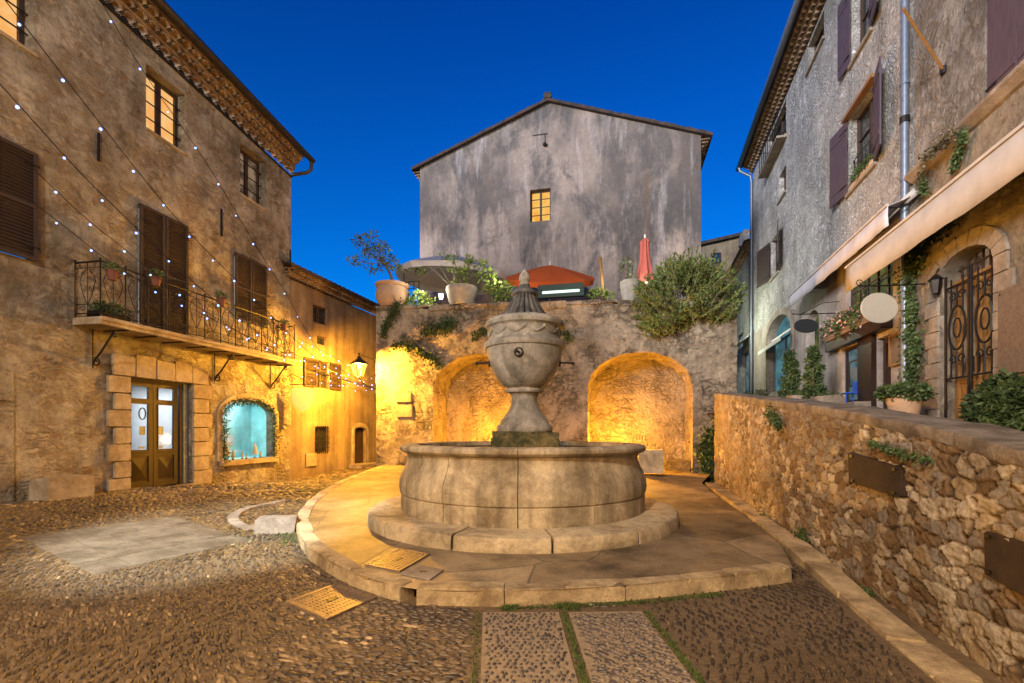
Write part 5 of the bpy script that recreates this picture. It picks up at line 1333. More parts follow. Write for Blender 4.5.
M['wallstone'] = m_tone('wall_stones', [(0,(.02,.014,.01)),(.17,(.11,.08,.05)),(.32,(.21,.135,.07)),(.45,(.23,.21,.18)),(.6,(.32,.235,.13)),(.78,(.40,.34,.245)),(1,(.54,.48,.37))], .85, .03, .2, (1.1, 6, .65, .6))
np_mesh('rubble_face', Vw, np.stack([a, a + 1, a + nxx + 1, a + nxx], 1), M['wallstone'], lw, FW, smooth=True, attr=tonew.ravel())
mb = MB()
n = 40; xs_ = np.linspace(xf, XN, n); tz = wtop(xs_)
for i in range(n - 1):
    mb.add([(xs_[i], .012, -.2), (xs_[i + 1], .012, -.2), (xs_[i + 1], .45, -.2), (xs_[i], .45, -.2), (xs_[i], .08, tz[i] - CAPH), (xs_[i + 1], .08, tz[i + 1] - CAPH), (xs_[i + 1], .45, tz[i + 1] - CAPH), (xs_[i], .45, tz[i] - CAPH)], [(4, 5, 6, 7), (2, 3, 7, 6)])
mb.add([(xf, -.02, -.2), (xf, .45, -.2), (xf, .45, tz[0] - .02), (xf, -.02, tz[0] - .02)], [(0, 1, 2, 3)])
mb.build('core', M['cap'], lw, FW)
# rounded cement cap
sec = [(-.02, -CAPH - .02), (-.035, -CAPH + .01), (-.04, -.02), (-.028, -.004), (.1, .002), (.25, .006), (.37, .002), (.43, -.01), (.44, -CAPH)]
xs_ = np.arange(xf, XN, .045); vs = []; m = len(sec)
for x in xs_:
    b = float(wtop(x)); vs += [(x, yy + .010 * (float(vn(np.array(x), np.array(k * .7), 4, 90)) - .5) + random.uniform(-.003, .003), b + zz + .022 * (float(vn(np.array(x), np.array(k * .3), 3, 91)) - .5) + random.uniform(-.003, .003)) for k, (yy, zz) in enumerate(sec)]
mb = MB(); mb.add(vs, [(i * m + k, i * m + k + 1, (i + 1) * m + k + 1, (i + 1) * m + k) for i in range(len(xs_) - 1) for k in range(m - 1)] + [tuple(range(m))]); M['coping'] = m_plaster('coping', (.30,.255,.20), (.13,.105,.08), (.2,.15,.1), 3, .4, .02); mb.build('cap', M['coping'], lw, FW, auto=40)
# rusty plates
for q4, lab in ((((849,452),(903,468),(902,498),(850,482)), 'rusty brown iron plate with rounded corners set in the middle of the low wall'), (((986,530),(1040,546),(1040,604),(987,574)), 'rusty brown iron plate cut by the right edge of the picture')):
    P4 = [FW.hit(a, b, -.05) for a, b in q4]; x0 = min(P4[0][0], P4[3][0]); cxx = sum(p[0] for p in P4) / 4; czz = sum(p[1] for p in P4) / 4
    t = thing('iron_plate', lab, 'metal plate', FW, (cxx, -.05, czz))
    poly = []
    for k in range(4):          # clipped corners
        p = Vector((*P4[k], 0)); a = Vector((*P4[k - 1], 0)); b = Vector((*P4[(k + 1) % 4], 0)); r = .035
        p0 = p + (a - p).normalized() * r; p1 = p + (b - p).normalized() * r
        for u in (0, .33, .67, 1): q_ = (p0.lerp(p, u)).lerp(p.lerp(p1, u), u); poly.append((q_.x, q_.y))
    mb = MB(); mb.prism(poly, -.062, .0); mb.build('plate', M['rust'], t, FW, bevel=.004)
    mb = MB()
    for k in range(4):
        c_ = Vector((cxx, czz)); p = c_.lerp(Vector(P4[k]), .8); mb.box(p.x - .02, p.x + .02, -.074, -.0622, p.y - .012, p.y + .012)
    split_build(mb, 'clasp', M['iron'], t, FW)
# tufts on the low wall
hw = lambda pts: [FW.hit(a, b, -.06) for a, b in pts]
ivy('wall_weed', 'green weed growing high on the far half of the low wall', FW, hw([(770,412),(778,418),(782,426)]), 420, .05, 51, .05)
ivy('wall_weed', 'green weed clump at the foot of the low wall where the kerb ends', FW, hw([(802,530),(806,540),(812,548)]), 380, .035, 52, .035)
ivy('wall_weed', 'thin weed above the rounded iron plate on the low wall', FW, hw([(872,442),(886,447),(905,453),(935,460)]), 420, .02, 53, .03)
ivy('wall_weed', 'small weed at the foot of the low wall nearer the middle of its length', FW, hw([(868,588),(874,596)]), 120, .02, 54, .03)
ivy('wall_weed', 'small weed at the far foot of the low wall', FW, hw([(764,516),(770,522)]), 220, .04, 55, .05)

# ================================================================ STREET BEHIND THE LOW WALL
mb = MB(); ny = 30; vs = []
for j in range(ny + 1):
    xl_ = XN + (xf - 25 - XN) * j / ny; zz = float(wtop(max(xl_, xf))) - .5 + (max(0, xf - xl_)) * .05
    a = FW.w(xl_, .40, 0); b = FR.I @ a; c = FR.w(b.x, .3, 0)
    if xl_ < xf - .2: a = FW.w(xl_, -.0, 0)
    vs += [(a.x, a.y, zz), ((a.x + c.x) / 2, (a.y + c.y) / 2, zz + .02), (c.x, c.y, zz + .03)]
mb.add(vs, [(j * 3 + k, j * 3 + k + 1, (j + 1) * 3 + k + 1, (j + 1) * 3 + k) for j in range(ny) for k in (0, 1)]); tag(mb.build('upper_street', M['slabs'], None, WORLD), kind='structure')
def street_z(p):
    x = (FW.I @ Vector((p[0], p[1], 0))).x; return float(wtop(max(x, xf))) - .49 + max(0, xf - x) * .05
# ================================================================ RIGHT BUILDINGS
hr = FR.hit
X0 = hr(753, 300)[0]; XP = hr(914, 300)[0]; X3 = 4.0
ra = thing('grey_stone_house', 'tall grey rubble house on the right with shops below', 'house', FR, (XP, 0, 0))
ra_lo = hr(870, 240)[1]
_, e0 = hr(753, 178); _, e1 = hr(812, 0)
_, eA = FR.hit(746, 158, -.5); _, eB = FR.hit(799, 0, -.5); EV = (eA + eB) / 2 - .45
R1 = FR.rect(808, 39, 70, 824, 9, 32); R2 = FR.rect(852, 10, 64, 866, -22, 34); R2 = (hr(852, 0)[0], hr(872, 0)[0], hr(852, 64)[1], hr(852, 64)[1] + 1.9)
R3 = FR.rect(849, 124, 193, 876, 76, 163); R4 = FR.rect(768, 130, 168, 786, 104, 139); R5 = FR.rect(779, 176, 203, 786, 166, 190); R6 = FR.rect(771, 240, 280, 779, 233, 271)
R7 = FR.rect(846, 268, 342, 893, 236, 330); R8 = FR.rect(842, 348, 403, 862, 343, 403); R9 = FR.rect(877, 339, 415, 891, 334, 418)
aw0, aw1 = hr(767, 380)[0], hr(792, 380)[0]; awz0 = hr(780, 390)[1]; awt = hr(779, 316)[1]; aws = hr(767, 345)[1]
nw0, nw1 = hr(806, 380)[0], hr(819, 380)[0]; nwz0 = hr(812, 395)[1]; nwt = hr(812, 311)[1]; nws = hr(806, 328)[1]
z9 = R9[2] - .2; R9 = (R9[0], R9[1], z9, R9[3])
R1 = (R1[0], R1[1], min(R1[2], EV - .9), min(R1[3], EV - .12)); R4 = (R4[0], R4[1], R4[2], min(R4[3], EV - .12)); R2 = (R2[0], R2[1], R2[2], min(R2[3], EV - .15))
holes_hi = [R1, R2, R3, R4, R5, R6]; lo_holes = [rct(*R7), rct(*R8), rct(*R9), arch(aw0, aw1, awz0, aws, awt), arch(nw0, nw1, nwz0, nws, nwt)]
_, zs_a = hr(790, 300); _, zs_b = hr(888, 215); zS = (hr(787, 306)[1] + hr(888, 226)[1]) / 2
zS = max(zS, R7[3] + .12, awt + .12); zS = min(zS, R3[2] - .15, R6[2] - .12) if R6[2] > R7[3] + .3 else zS
lowhi = [r for r in holes_hi if r[2] < zS]
mb = MB(); mb.panel([(X0, zS), (XP, zS), (XP, EV), (X0, EV)], [rct(*r) for r in holes_hi if r[2] > zS and r[3] < EV and r[1] < XP], .28, 8); mb.build('wall', M['right_wall'], ra, FR)
mb = MB(); mb.panel([(X0, 0), (XP, 0), (XP, zS - .004), (X0, zS - .004)], lo_holes + [rct(*r) for r in lowhi if r[3] < zS], .38, 8)
M['shop_plaster'] = m_plaster('shop_plaster', (.37,.325,.29), (.24,.20,.175), None, 1.2, .4, .012, .15)
mb.build('shopfront', M['shop_plaster'], ra, FR)
EVf = lambda x: EV
genoise(FR, ra, X0, XP, EVf, 3, .14, .24, deck=6, out_extra=.15)
yo = -.62; mb = MB(); vs = []
for x in (X0 - .2, XP): vs += [(x, yo + .09 * math.cos(math.pi + math.pi * j / 8), EV + .40 + .09 * math.sin(math.pi + math.pi * j / 8)) for j in range(9)]
mb.add(vs, [(j, j + 1, 9 + j + 1, 9 + j) for j in range(8)]); g = mb.build('gutter', M['zinc'], ra, FR, smooth=True); s = g.modifiers.new('s', 'SOLIDIFY'); s.thickness = .012
xq = X0 + .1; zst = street_z(FR.w(xq, 0, 0))
pipe_run(ra, FR, [(xq, yo, EV + .32), (xq, yo + .05, EV + .15), (xq, -.12, EV - .15), (xq, -.08, EV - .5), (xq, -.08, zst)], .06, 'zinc', clips=6)
for r, pane, c_, rw_ in ((R1, 'glass', 1, 1), (R2, 'glass', 2, 2), (R3, 'glass', 2, 3), (R4, 'glass', 2, 2), (R5, 'glass', 1, 2), (R6, 'glass', 2, 3)):
    w_ = window(ra, FR, ln(r, .005), .22, pane, c_, rw_, .05, 'frame')
    mb = MB(); mb.box(r[0] - .08, r[1] + .08, -.07, .2, r[2] - .08, r[2] + .003); mb.build('sill', M['cap'], ra, FR, bevel=.01)
h3 = R3[3] - R3[2]; w3 = (R3[1] - R3[0]) * .55
shutter(ra, FR, w3, h3, R3[0] - .01, R3[2], -.03, -1, 8, 'purple', False); shutter(ra, FR, w3, h3, R3[1] + .01, R3[2], -.03, 1, 14, 'purple', False)
mb = MB(); mb.box(R3[0] - .1, R3[1] + .12, -.14, .0, R3[3] + .002, R3[3] + .08); mb.build('lintel', M['oak'], ra, FR)
mb = MB()
for i in range(7):
    x = R3[0] + (R3[1] - R3[0]) * (i + .5) / 7; mb.tube([(x, .08, R3[2]), (x, .08, R3[2] + h3 * .42)], .010, 4)
for z in (.42, .05): mb.tube([(R3[0], .08, R3[2] + h3 * z), (R3[1], .08, R3[2] + h3 * z)], .013, 4)
mb.build('railing', M['iron'], ra, FR)
shutter(ra, FR, .55, R2[3] - R2[2], R2[0] - .01, R2[2], -.03, -1, 6, 'purple', False); shutter(ra, FR, .75, R2[3] - R2[2], R2[1] + .01, R2[2], -.03, 1, 12, 'purple', False)
h6 = R6[3] - R6[2]; w6 = (R6[1] - R6[0]) * .9
shutter(ra, FR, w6, h6, R6[0] - .01, R6[2], -.03, -1, 14, 'shutter', False); shutter(ra, FR, w6, h6, R6[1] + .01, R6[2], -.03, 1, 14, 'shutter', False)
mb = MB()       # small balcony railing of the highest far window
for i in range(9):
    x = R4[0] - .1 + (R4[1] - R4[0] + .2) * i / 8; mb.tube([(x, -.3, R4[2] - .02), (x, -.3, R4[2] + .85)], .012, 4)
for z in (.02, .85): mb.tube([(R4[0] - .1, -.02, R4[2] + z), (R4[0] - .1, -.3, R4[2] + z), (R4[1] + .1, -.3, R4[2] + z), (R4[1] + .1, -.02, R4[2] + z)], .016, 5)
mb.build('railing', M['iron'], ra, FR)
mb = MB(); mb.box(R4[0] - .15, R4[1] + .15, -.34, .0, R4[2] - .16, R4[2] - .085); mb.build('balcony_slab', M['cap'], ra, FR)
rg = np.random.default_rng(8)
t = thing('window_box', 'trailing green plants on the sill of the shuttered middle window of the grey house', 'plant', FR, ((R3[0] + R3[1]) / 2, 0, R3[2]))
mb = MB(); mb.box(R3[0] + .1, R3[1] - .1, -.04, .06, R3[2] + .004, R3[2] + .13); mb.build('trough', M['clay'], t, FR)
P, D = blob(520, ((R3[0] + R3[1]) / 2, 0, R3[2] + .2), ((R3[1] - R3[0]) * .45, .12, .16), rg, 0); leaf_mesh('foliage', P, D, .08, .035, M['leaf'], t, FR, .6, seed=3)

# arched shop doorway far left, narrow niche beside it
mb = MB(); mb.prism(arch(aw0, aw1, awz0, aws, awt), .30, .34); mb.build('shop_door', M['teal_pane'], ra, FR)
mb = MB(); aM = (aw0 + aw1) / 2
for x in (aw0 + .02, aM - .03, aw1 - .08): mb.box(x, x + .06, .24, .30, awz0, aws)
mb.box(aw0, aw1, .24, .30, aws - .05, aws + .03); mb.build('door_frame', M['zinc'], ra, FR)
mb = MB(); o_ = arch(aw0 - .22, aw1 + .22, awz0, aws, awt + .24, 16); i_ = arch(aw0, aw1, awz0, aws, awt, 16); o_ = o_[1:] + o_[:1]; i_ = i_[1:] + i_[:1]; n = len(o_)
mb.add([(x, -.05, z) for x, z in o_] + [(x, -.05, z) for x, z in i_] + [(x, .02, z) for x, z in o_] + [(x, .02, z) for x, z in i_], [(k, k + 1, n + k + 1, n + k) for k in range(n - 1)] + [(k, k + 1, 2 * n + k + 1, 2 * n + k) for k in range(n - 1)] + [(n + k, n + k + 1, 3 * n + k + 1, 3 * n + k) for k in range(n - 1)])
mb.build('arch_surround', M['cap'], ra, FR, auto=40)
t = thing('small_awning', 'narrow white roller awning inside the far arched doorway', 'awning', FR, (aM, 0, aws))
mb = MB(); mb.add([(aw0 + .05, .2, aws + .1), (aw1 - .05, .2, aws + .1), (aw1 - .05, -.35, aws - .28), (aw0 + .05, -.35, aws - .28), (aw1 - .05, -.35, aws - .42), (aw0 + .05, -.35, aws - .42)], [(0, 1, 2, 3), (3, 2, 4, 5)])
o = mb.build('cloth', M['white'], t, FR); o.modifiers.new('s', 'SOLIDIFY').thickness = .01
mb = MB(); mb.tube([(aw0 + .05, .18, aws + .12), (aw1 - .05, .18, aws + .12)], .04, 8); mb.build('roller', M['white'], t, FR)
mb = MB(); mb.prism(arch(nw0, nw1, nwz0, nws, nwt), .24, .28); mb.build('niche_door', M['green_pane'], ra, FR)
# window with the green grid above the shop
window(ra, FR, ln(R7, .01), .15, 'green_pane', 5, 3, .06, 'frame')
window(ra, FR, ln(R8, .01), .12, 'blue_pane', 1, 1, .07, 'brown', name='shop_window')
window(ra, FR, ln(R9, .01), .16, 'blue_pane', 2, 3, .11, 'brown', name='shop_door')
mb = MB(); xa_, xb_ = hr(834, 345)[0], R9[1] + .08; zl_ = max(R8[3], R9[3]) + .02
mb.rock(xa_, xb_, -.22, .0, zl_, zl_ + .24, .02, .01); mb.build('lintel', M['brown'], ra, FR, auto=30)
mb = MB(); mb.rock(R8[1] + .02, R9[0] - .02, -.1, .0, R8[2] - .4, zl_ - .004, .02, .006); mb.build('door_post', M['brown'], ra, FR, auto=30)
mb = MB(); mb.rock(xa_, R9[0] - .03, -.42, .0, R8[2] - .5, R8[2] - .03, .02, .008); mb.build('shop_ledge', M['cap'], ra, FR, auto=30)
# picture and blue chair seen through the shop window
t = thing('framed_picture', 'square framed picture hanging behind the low shop window', 'picture', FR, ((R8[0] + R8[1]) / 2, .09, R8[2] + .7))
cx, cz = R8[0] + (R8[1] - R8[0]) * .5, R8[2] + (R8[3] - R8[2]) * .52
mb = MB()
for b in ((-.3, .3, -.32, -.28), (-.3, .3, .28, .32), (-.3, -.26, -.28, .28), (.26, .3, -.28, .28)): mb.box(cx + b[0], cx + b[1], .05, .065, cz + b[2], cz + b[3])
mb.build('frame', M['iron'], t, FR); mb = MB(); mb.box(cx - .15, cx + .15, .055, .06, cz - .17, cz + .12); mb.build('print', M['zinc'], t, FR)
t = thing('blue_chair', 'small bright blue chair at the foot of the low shop window', 'chair', FR, (R8[1] - .25, -.1, R8[2]))
M['blue'] = m_plain('blue_plastic', (.02,.08,.45), .5, 0, .1); x = R8[1] - .24; z = R8[2] - .02
mb = MB(); mb.box(x - .17, x + .17, -.3, -.02, z + .22, z + .25); mb.build('seat', M['blue'], t, FR, bevel=.01)
mb = MB(); mb.box(x - .17, x + .17, -.04, -.015, z + .25, z + .52); mb.build('backrest', M['blue'], t, FR, bevel=.008)
for dx in (-.15, .15):
    for dy in (-.28, -.04): mb = MB(); mb.tube([(x + dx, dy, z), (x + dx * .95, dy, z + .22)], .013, 5); mb.build('leg', M['blue'], t, FR)
# flower ledge
t = thing('flower_box', 'long flower box of pink and green plants on the wooden shop lintel', 'flower box', FR, (xa_, -.15, zl_ + .24))
mb = MB(); mb.box(xa_ + .05, xb_ - .5, -.24, -.04, zl_ + .245, zl_ + .40); mb.build('trough', M['bark'], t, FR, bevel=.01)
n = 9; cs = [(xa_ + (xb_ - .4 - xa_) * (k + .5) / n, -.18 + float(rg.normal(0, .06)), zl_ + .50 + .14 * math.sin(k * 1.7)) for k in range(n)]
P, D = clumps(cs, 170, .24, rg); leaf_mesh('foliage', P, D, .085, .045, M['leaf'], t, FR, .7, seed=61)
P, D = clumps(cs, 40, .26, rg); leaf_mesh('foliage', P, D, .07, .06, M['petal'], t, FR, .7, seed=62)  # pink petals of the flower box, sharing the leaves' object name
# menu board
b_ = FR.rect(893, 336, 366, 908, 329, 364)
t = thing('notice_board', 'framed empty notice board between the shop door and the drainpipe', 'board', FR, ((b_[0] + b_[1]) / 2, -.03, b_[2]))
mb = MB(); x0, x1, z0, z1 = b_
for q_ in ((x0, x1, z0, z0 + .05), (x0, x1, z1 - .05, z1), (x0, x0 + .05, z0 + .05, z1 - .05), (x1 - .05, x1, z0 + .05, z1 - .05)): mb.box(q_[0], q_[1], -.08, -.005, q_[2], q_[3])
mb.build('frame', M['oak'], t, FR); mb = MB(); mb.box(x0 + .04, x1 - .04, -.05, -.01, z0 + .04, z1 - .04); mb.build('panel', M['bark'], t, FR)
# oval signs on iron arms
def oval(name, label, px, py, rpx, rpy, off, mat, arm):
    X, Z = FR.hit(px, py, off); P_ = FR.w(X, off, Z); S_ = Frame(P_.x, P_.y, 0, P_.z); d = P_.y; a = rpx / FP * d; b = rpy / FP * d
    t = thing(name, label, 'sign', S_)
    pl_ = [(a * math.cos(2 * math.pi * k / 40), b * math.sin(2 * math.pi * k / 40)) for k in range(40)]
    mb = MB(); mb.prism(pl_, -.015, .015); mb.build('plate', M[mat], t, S_, bevel=.005)
    mb = MB(); mb.tube([(x * 1.0, -.004, z) for x, z in pl_], .014, 5, None, True); mb.build('rim', M['iron' if mat == 'black' else 'cream'], t, S_)
    w = S_.I @ FR.w(X + arm, -.0, Z); mb = MB(); zt = b + .14
    mb.tube([(-a * 1.1, 0, zt), (0, 0, zt), (w.x, w.y, zt)], .014, 6); mb.tube([(-a * .4, 0, zt), (w.x * .5, w.y * .5, zt + .28), (w.x, w.y, zt + .3)], .010, 5)
    for s in (-.5, .5): mb.tube([(a * s, 0, zt), (a * s, 0, b * .86)], .007, 4)
    mb.tube([(-a * 1.1 + q_[0], 0, zt + .05 + q_[1]) for q_ in spiral(0, 0, .07, 1.2, 0, 1)], .009, 4); mb.build('bracket', M['iron'], t, S_)
oval('oval_sign', 'blank cream oval sign hanging over the flower box', 879, 308, 18, 14.5, -.75, 'cream', -.1)
oval('oval_sign', 'smaller blank dark oval sign hanging beyond the cream one', 806, 326, 12, 6.5, -.8, 'black', -.1)

# near ochre house with the ornate door
rn = thing('ochre_house', 'near ochre stone house at the right edge with an ornate arched door', 'house', FR, (X3, 0, 0))
dr0, dr1 = hr(940, 350)[0], hr(996, 350)[0]; dzt = hr(968, 248)[1]; dzs = dzt - .35; dz0 = street_z(FR.w((dr0 + dr1) / 2, 0, 0)) + .02
w7x = hr(985, 50)[0]; w7z = (hr(985, 105)[1] + hr(1024, 72)[1]) / 2
W7 = (w7x, w7x + 1.15, w7z, w7z + 1.9); ZM = (hr(917, 177)[1] + hr(1024, 76)[1]) / 2
M['right_near'] = m_rubble('near_house_stone', [(.22,.2,.17),(.34,.31,.27),(.46,.43,.38),(.28,.24,.19)], (.27,.24,.2), (4,4,5.5), .09, (.44,.42,.39), .5, 1.3, .16, (.6, 1.08), 6, .8, (.2,.16,.12))
mb = MB(); mb.panel([(XP + .004, ZM), (X3, ZM), (X3, EV + 1.2), (XP + .004, EV + 1.2)], [rct(*W7)], .2, 8); mb.build('upper_wall', M['right_near'], rn, FR)
mb = MB(); mb.panel([(XP + .004, 0), (X3, 0), (X3, ZM - .004), (XP + .004, ZM - .004)], [arch(dr0, dr1, dz0, dzs, dzt, 14)], .45, 8); mb.build('wall', M['right_lower'], rn, FR)
mb = MB(); mb.add([(XP + .01, 0, ZM - .1), (X3, 0, ZM - .1), (X3, -.05, ZM - .08), (XP + .01, -.05, ZM - .08), (XP + .01, -.16, ZM + .02), (X3, -.16, ZM + .02), (XP + .01, -.16, ZM + .08), (X3, -.16, ZM + .08), (XP + .01, 0, ZM + .12), (X3, 0, ZM + .12)],
    [(0, 1, 2, 3), (3, 2, 5, 4), (4, 5, 7, 6), (6, 7, 9, 8), (0, 3, 4, 6, 8)]); mb.build('string_course', M['cap'], rn, FR)
mb = MB(); mb.box(W7[0] - .05, W7[1] + .05, -.08, .1, W7[2] - .07, W7[2] - .002); mb.build('sill', M['cap'], rn, FR)
shutter(rn, FR, .56, 1.9, W7[0] + .005, W7[2], .05, 1, 0, 'purple', False); shutter(rn, FR, .56, 1.9, W7[1] - .005, W7[2], .05, -1, 0, 'purple', False)
mb = MB(); mb.box(W7[0], W7[1], .12, .16, W7[2], W7[3]); mb.build('window', M['glass'], rn, FR)
xpipe = hr(911, 200)[0]; zb_ = street_z(FR.w(xpipe, 0, 0))
pipe_run(rn, FR, [(xpipe, -.1, EV + 1), (xpipe, -.1, zb_)], .065, 'zinc', clips=7)
mb = MB(); zc_ = hr(911, 120)[1]; mb.tube([(xpipe, -.1, zc_ + .08), (xpipe, -.1, zc_ - .04)], .082, 10); mb.build('pipe_collar', M['iron'], rn, FR)
# stone surround of the door
mb = MB(); n = 9
for k in range(n):
    z0 = dz0 + (dzs - dz0) * k / n; z1 = dz0 + (dzs - dz0) * (k + 1) / n; w = .26 + .1 * (k % 2)
    mb.rock(dr0 - w, dr0 - .003, -.04, .1, z0 + .006, z1 - .006, .012, .005); mb.rock(dr1 + .003, dr1 + w, -.04, .1, z0 + .006, z1 - .006, .012, .005)
for k in range(9):
    t0, t1 = math.pi * (k + .03) / 9, math.pi * (k + .97) / 9; a = (dr1 - dr0) / 2; cx = (dr0 + dr1) / 2; P_ = lambda t, e: (cx + (a + e) * math.cos(t), dzs + (dzt - dzs + e) * math.sin(t))
    q = [P_(t0, .005), P_(t1, .005), P_(t1, .27), P_(t0, .27)]; mb.add([(x, -.045, z) for x, z in q] + [(x, .05, z) for x, z in q], [(0, 1, 2, 3), (0, 4, 5, 1), (1, 5, 6, 2), (2, 6, 7, 3), (3, 7, 4, 0)])
mb.build('door_surround', M['cap'], rn, FR, auto=30)
# the double door and its wrought iron grille
yd = .22; cx = (dr0 + dr1) / 2; a = (dr1 - dr0) / 2
mb = MB(); mb.prism(arch(dr0 + .01, dr1 - .01, dz0, dzs, dzt - .01, 14), yd + .06, yd + .08); back = mb.build('fanlight_pane', M['dim_pane'], rn, FR)
for k in (0, 1):
    x0 = dr0 + .03 if k == 0 else cx + .02; x1 = cx - .02 if k == 0 else dr1 - .03; z0, z1 = dz0 + .01, dzs - .1; zk = dz0 + (z1 - z0) * .3
    mb = MB(); st = .1
    mb.box(x0, x0 + st, yd - .03, yd + .04, z0, z1); mb.box(x1 - st, x1, yd - .03, yd + .04, z0, z1); mb.box(x0 + st, x1 - st, yd - .03, yd + .04, z1 - .1, z1); mb.box(x0 + st, x1 - st, yd - .03, yd + .04, z0, z0 + .14); mb.box(x0 + st, x1 - st, yd - .03, yd + .04, zk, zk + .1)
    mb.box(x0 + st, x1 - st, yd, yd + .03, z0 + .14, zk)
    mb.add([(x0 + st + .03, yd, z0 + .18), (x1 - st - .03, yd, z0 + .18), (x1 - st - .03, yd, zk - .04), (x0 + st + .03, yd, zk - .04), ((x0 + x1) / 2, yd - .05, (z0 + .14 + zk) / 2)], [(0, 1, 4), (1, 2, 4), (2, 3, 4), (3, 0, 4)])
    mb.box((x0 + x1) / 2 - .02, (x0 + x1) / 2 + .02, yd - .02, yd + .03, zk + .1, z1 - .1)
    d = mb.build('door_leaf', M['oak'], rn, FR)
    mb = MB(); mb.box(x0 + st, x1 - st, yd + .03, yd + .035, zk + .1, z1 - .1); mb.build('pane', M['dim_pane' if k == 0 else 'blue_pane'], d, FR)
    mb = MB(); mb.tube([(x1 - .05 if k == 0 else x0 + .05, yd - .08, zk + .15), (x1 - .05 if k == 0 else x0 + .05, yd - .08, zk + .4)], .014, 6); mb.build('handle', M['iron'], d, FR)
mb = MB(); mb.box(dr0, dr1, yd - .05, yd + .05, dzs - .09, dzs + .0); mb.box(cx - .03, cx + .03, yd - .07, yd + .05, dz0, dzs); mb.build('transom', M['oak'], rn, FR)
mb = MB()
for i in range(1, 8):
    x = dr0 + (dr1 - dr0) * i / 8; zt_ = dzs + (dzt - dzs) * math.sqrt(max(0, 1 - ((x - cx) / a) ** 2)); mb.box(x - .012, x + .012, yd - .01, yd + .02, dzs, zt_ - .01)
mb.box(dr0 + .04, dr1 - .04, yd - .01, yd + .02, (dzs + dzt) / 2 - .012, (dzs + dzt) / 2 + .012); mb.build('fanlight_bars', M['frame'], rn, FR)
mb = MB(); yg = .06; zk = dz0 + (dzs - dz0) * .32
for k in (0, 1):
    x0 = dr0 + .04 if k == 0 else cx + .03; x1 = cx - .03 if k == 0 else dr1 - .04; xm = (x0 + x1) / 2; w = (x1 - x0) / 2
    for x in (x0, x1): mb.tube([(x, yg, dz0), (x, yg, dzs + .1)], .022, 6)
    for z in (dz0 + .04, zk, dzs - .12): mb.tube([(x0, yg, z), (x1, yg, z)], .018, 6)
    zm = (zk + dzs) / 2
    mb.tube([(xm + w * .72 * math.cos(q_ * math.pi / 10), yg, zm + .36 * math.sin(q_ * math.pi / 10)) for q_ in range(20)], .018, 6, None, True)
    mb.tube([(xm + w * .32 * math.cos(q_ * math.pi / 8), yg, zm + .16 * math.sin(q_ * math.pi / 8)) for q_ in range(16)], .014, 6, None, True)
    for s in (-1, 1):
        mb.tube([(xm, yg, zm + s * .36), (xm, yg, zk if s < 0 else dzs - .12)], .013, 5); mb.tube([(xm + s * w * .5, yg, zk), (xm + s * w * .5, yg, zm - .28)], .012, 5); mb.tube([(xm + s * w * .5, yg, zm + .28), (xm + s * w * .5, yg, dzs)], .012, 5)
        for zz in (zm + .52, zm - .52): mb.tube([(xm + p_[0] + s * .1, yg, p_[1]) for p_ in spiral(0, zz, .09, 1.2, 0 if s > 0 else math.pi, s)], .011, 5)
mb.build('grille', M['iron'], rn, FR)
x, z = hr(949, 283); t = thing('wall_lantern', 'small unlit iron lantern at the upper left of the ornate door', 'lantern', FR, (dr0 + .15, -.1, z))
mb = MB(); X_ = dr0 + .16; mb.lathe([(.05, -.14), (.09, .08), (.11, .09), (.001, .2)], 6, (X_, -.14, z)); mb.build('lantern_cage', M['iron'], t, FR)
mb = MB(); mb.tube([(X_, -.14, z + .18), (X_, -.10, z + .28), (dr0 - .05, -.03, z + .28)], .012, 5); mb.build('arm', M['iron'], t, FR)
# board at the picture's right edge
b_ = FR.rect(1002, 289, 372, 1034, 281, 375); t = thing('wall_board', 'large blank brown board on the ochre wall at the right edge', 'board', FR, (b_[0], -.02, b_[2]))
mb = MB(); mb.box(b_[0], b_[1] + .2, -.05, -.002, b_[2], b_[3]); mb.build('panel', M['bark'], t, FR, bevel=.006)
mb = MB()
for x in (b_[0] + .05, b_[1] + .12):
    for z in (b_[2] + .06, b_[3] - .06): mb.ball((x, -.052, z), .014, 5)
split_build(mb, 'screw', M['iron'], t, FR)
# pole jutting from the wall with its stay
xb, zb2 = hr(945, 70); P0 = FR.hit(903, 8, -.9)
t = thing('wall_pole', 'bare slanting wooden pole fixed high on the ochre house near the drainpipe', 'pole', FR, (xb, -.02, zb2))
mb = MB(); mb.tube([(xb, -.02, zb2), (P0[0], -.9, P0[1])], .022, 8); mb.build('shaft', M['oak'], t, FR)
mb = MB(); mb.lathe([(.001, -.06), (.05, -.06), (.05, .06), (.001, .06)], 10, (xb, -.02, zb2)); mb.build('socket', M['iron'], t, FR)
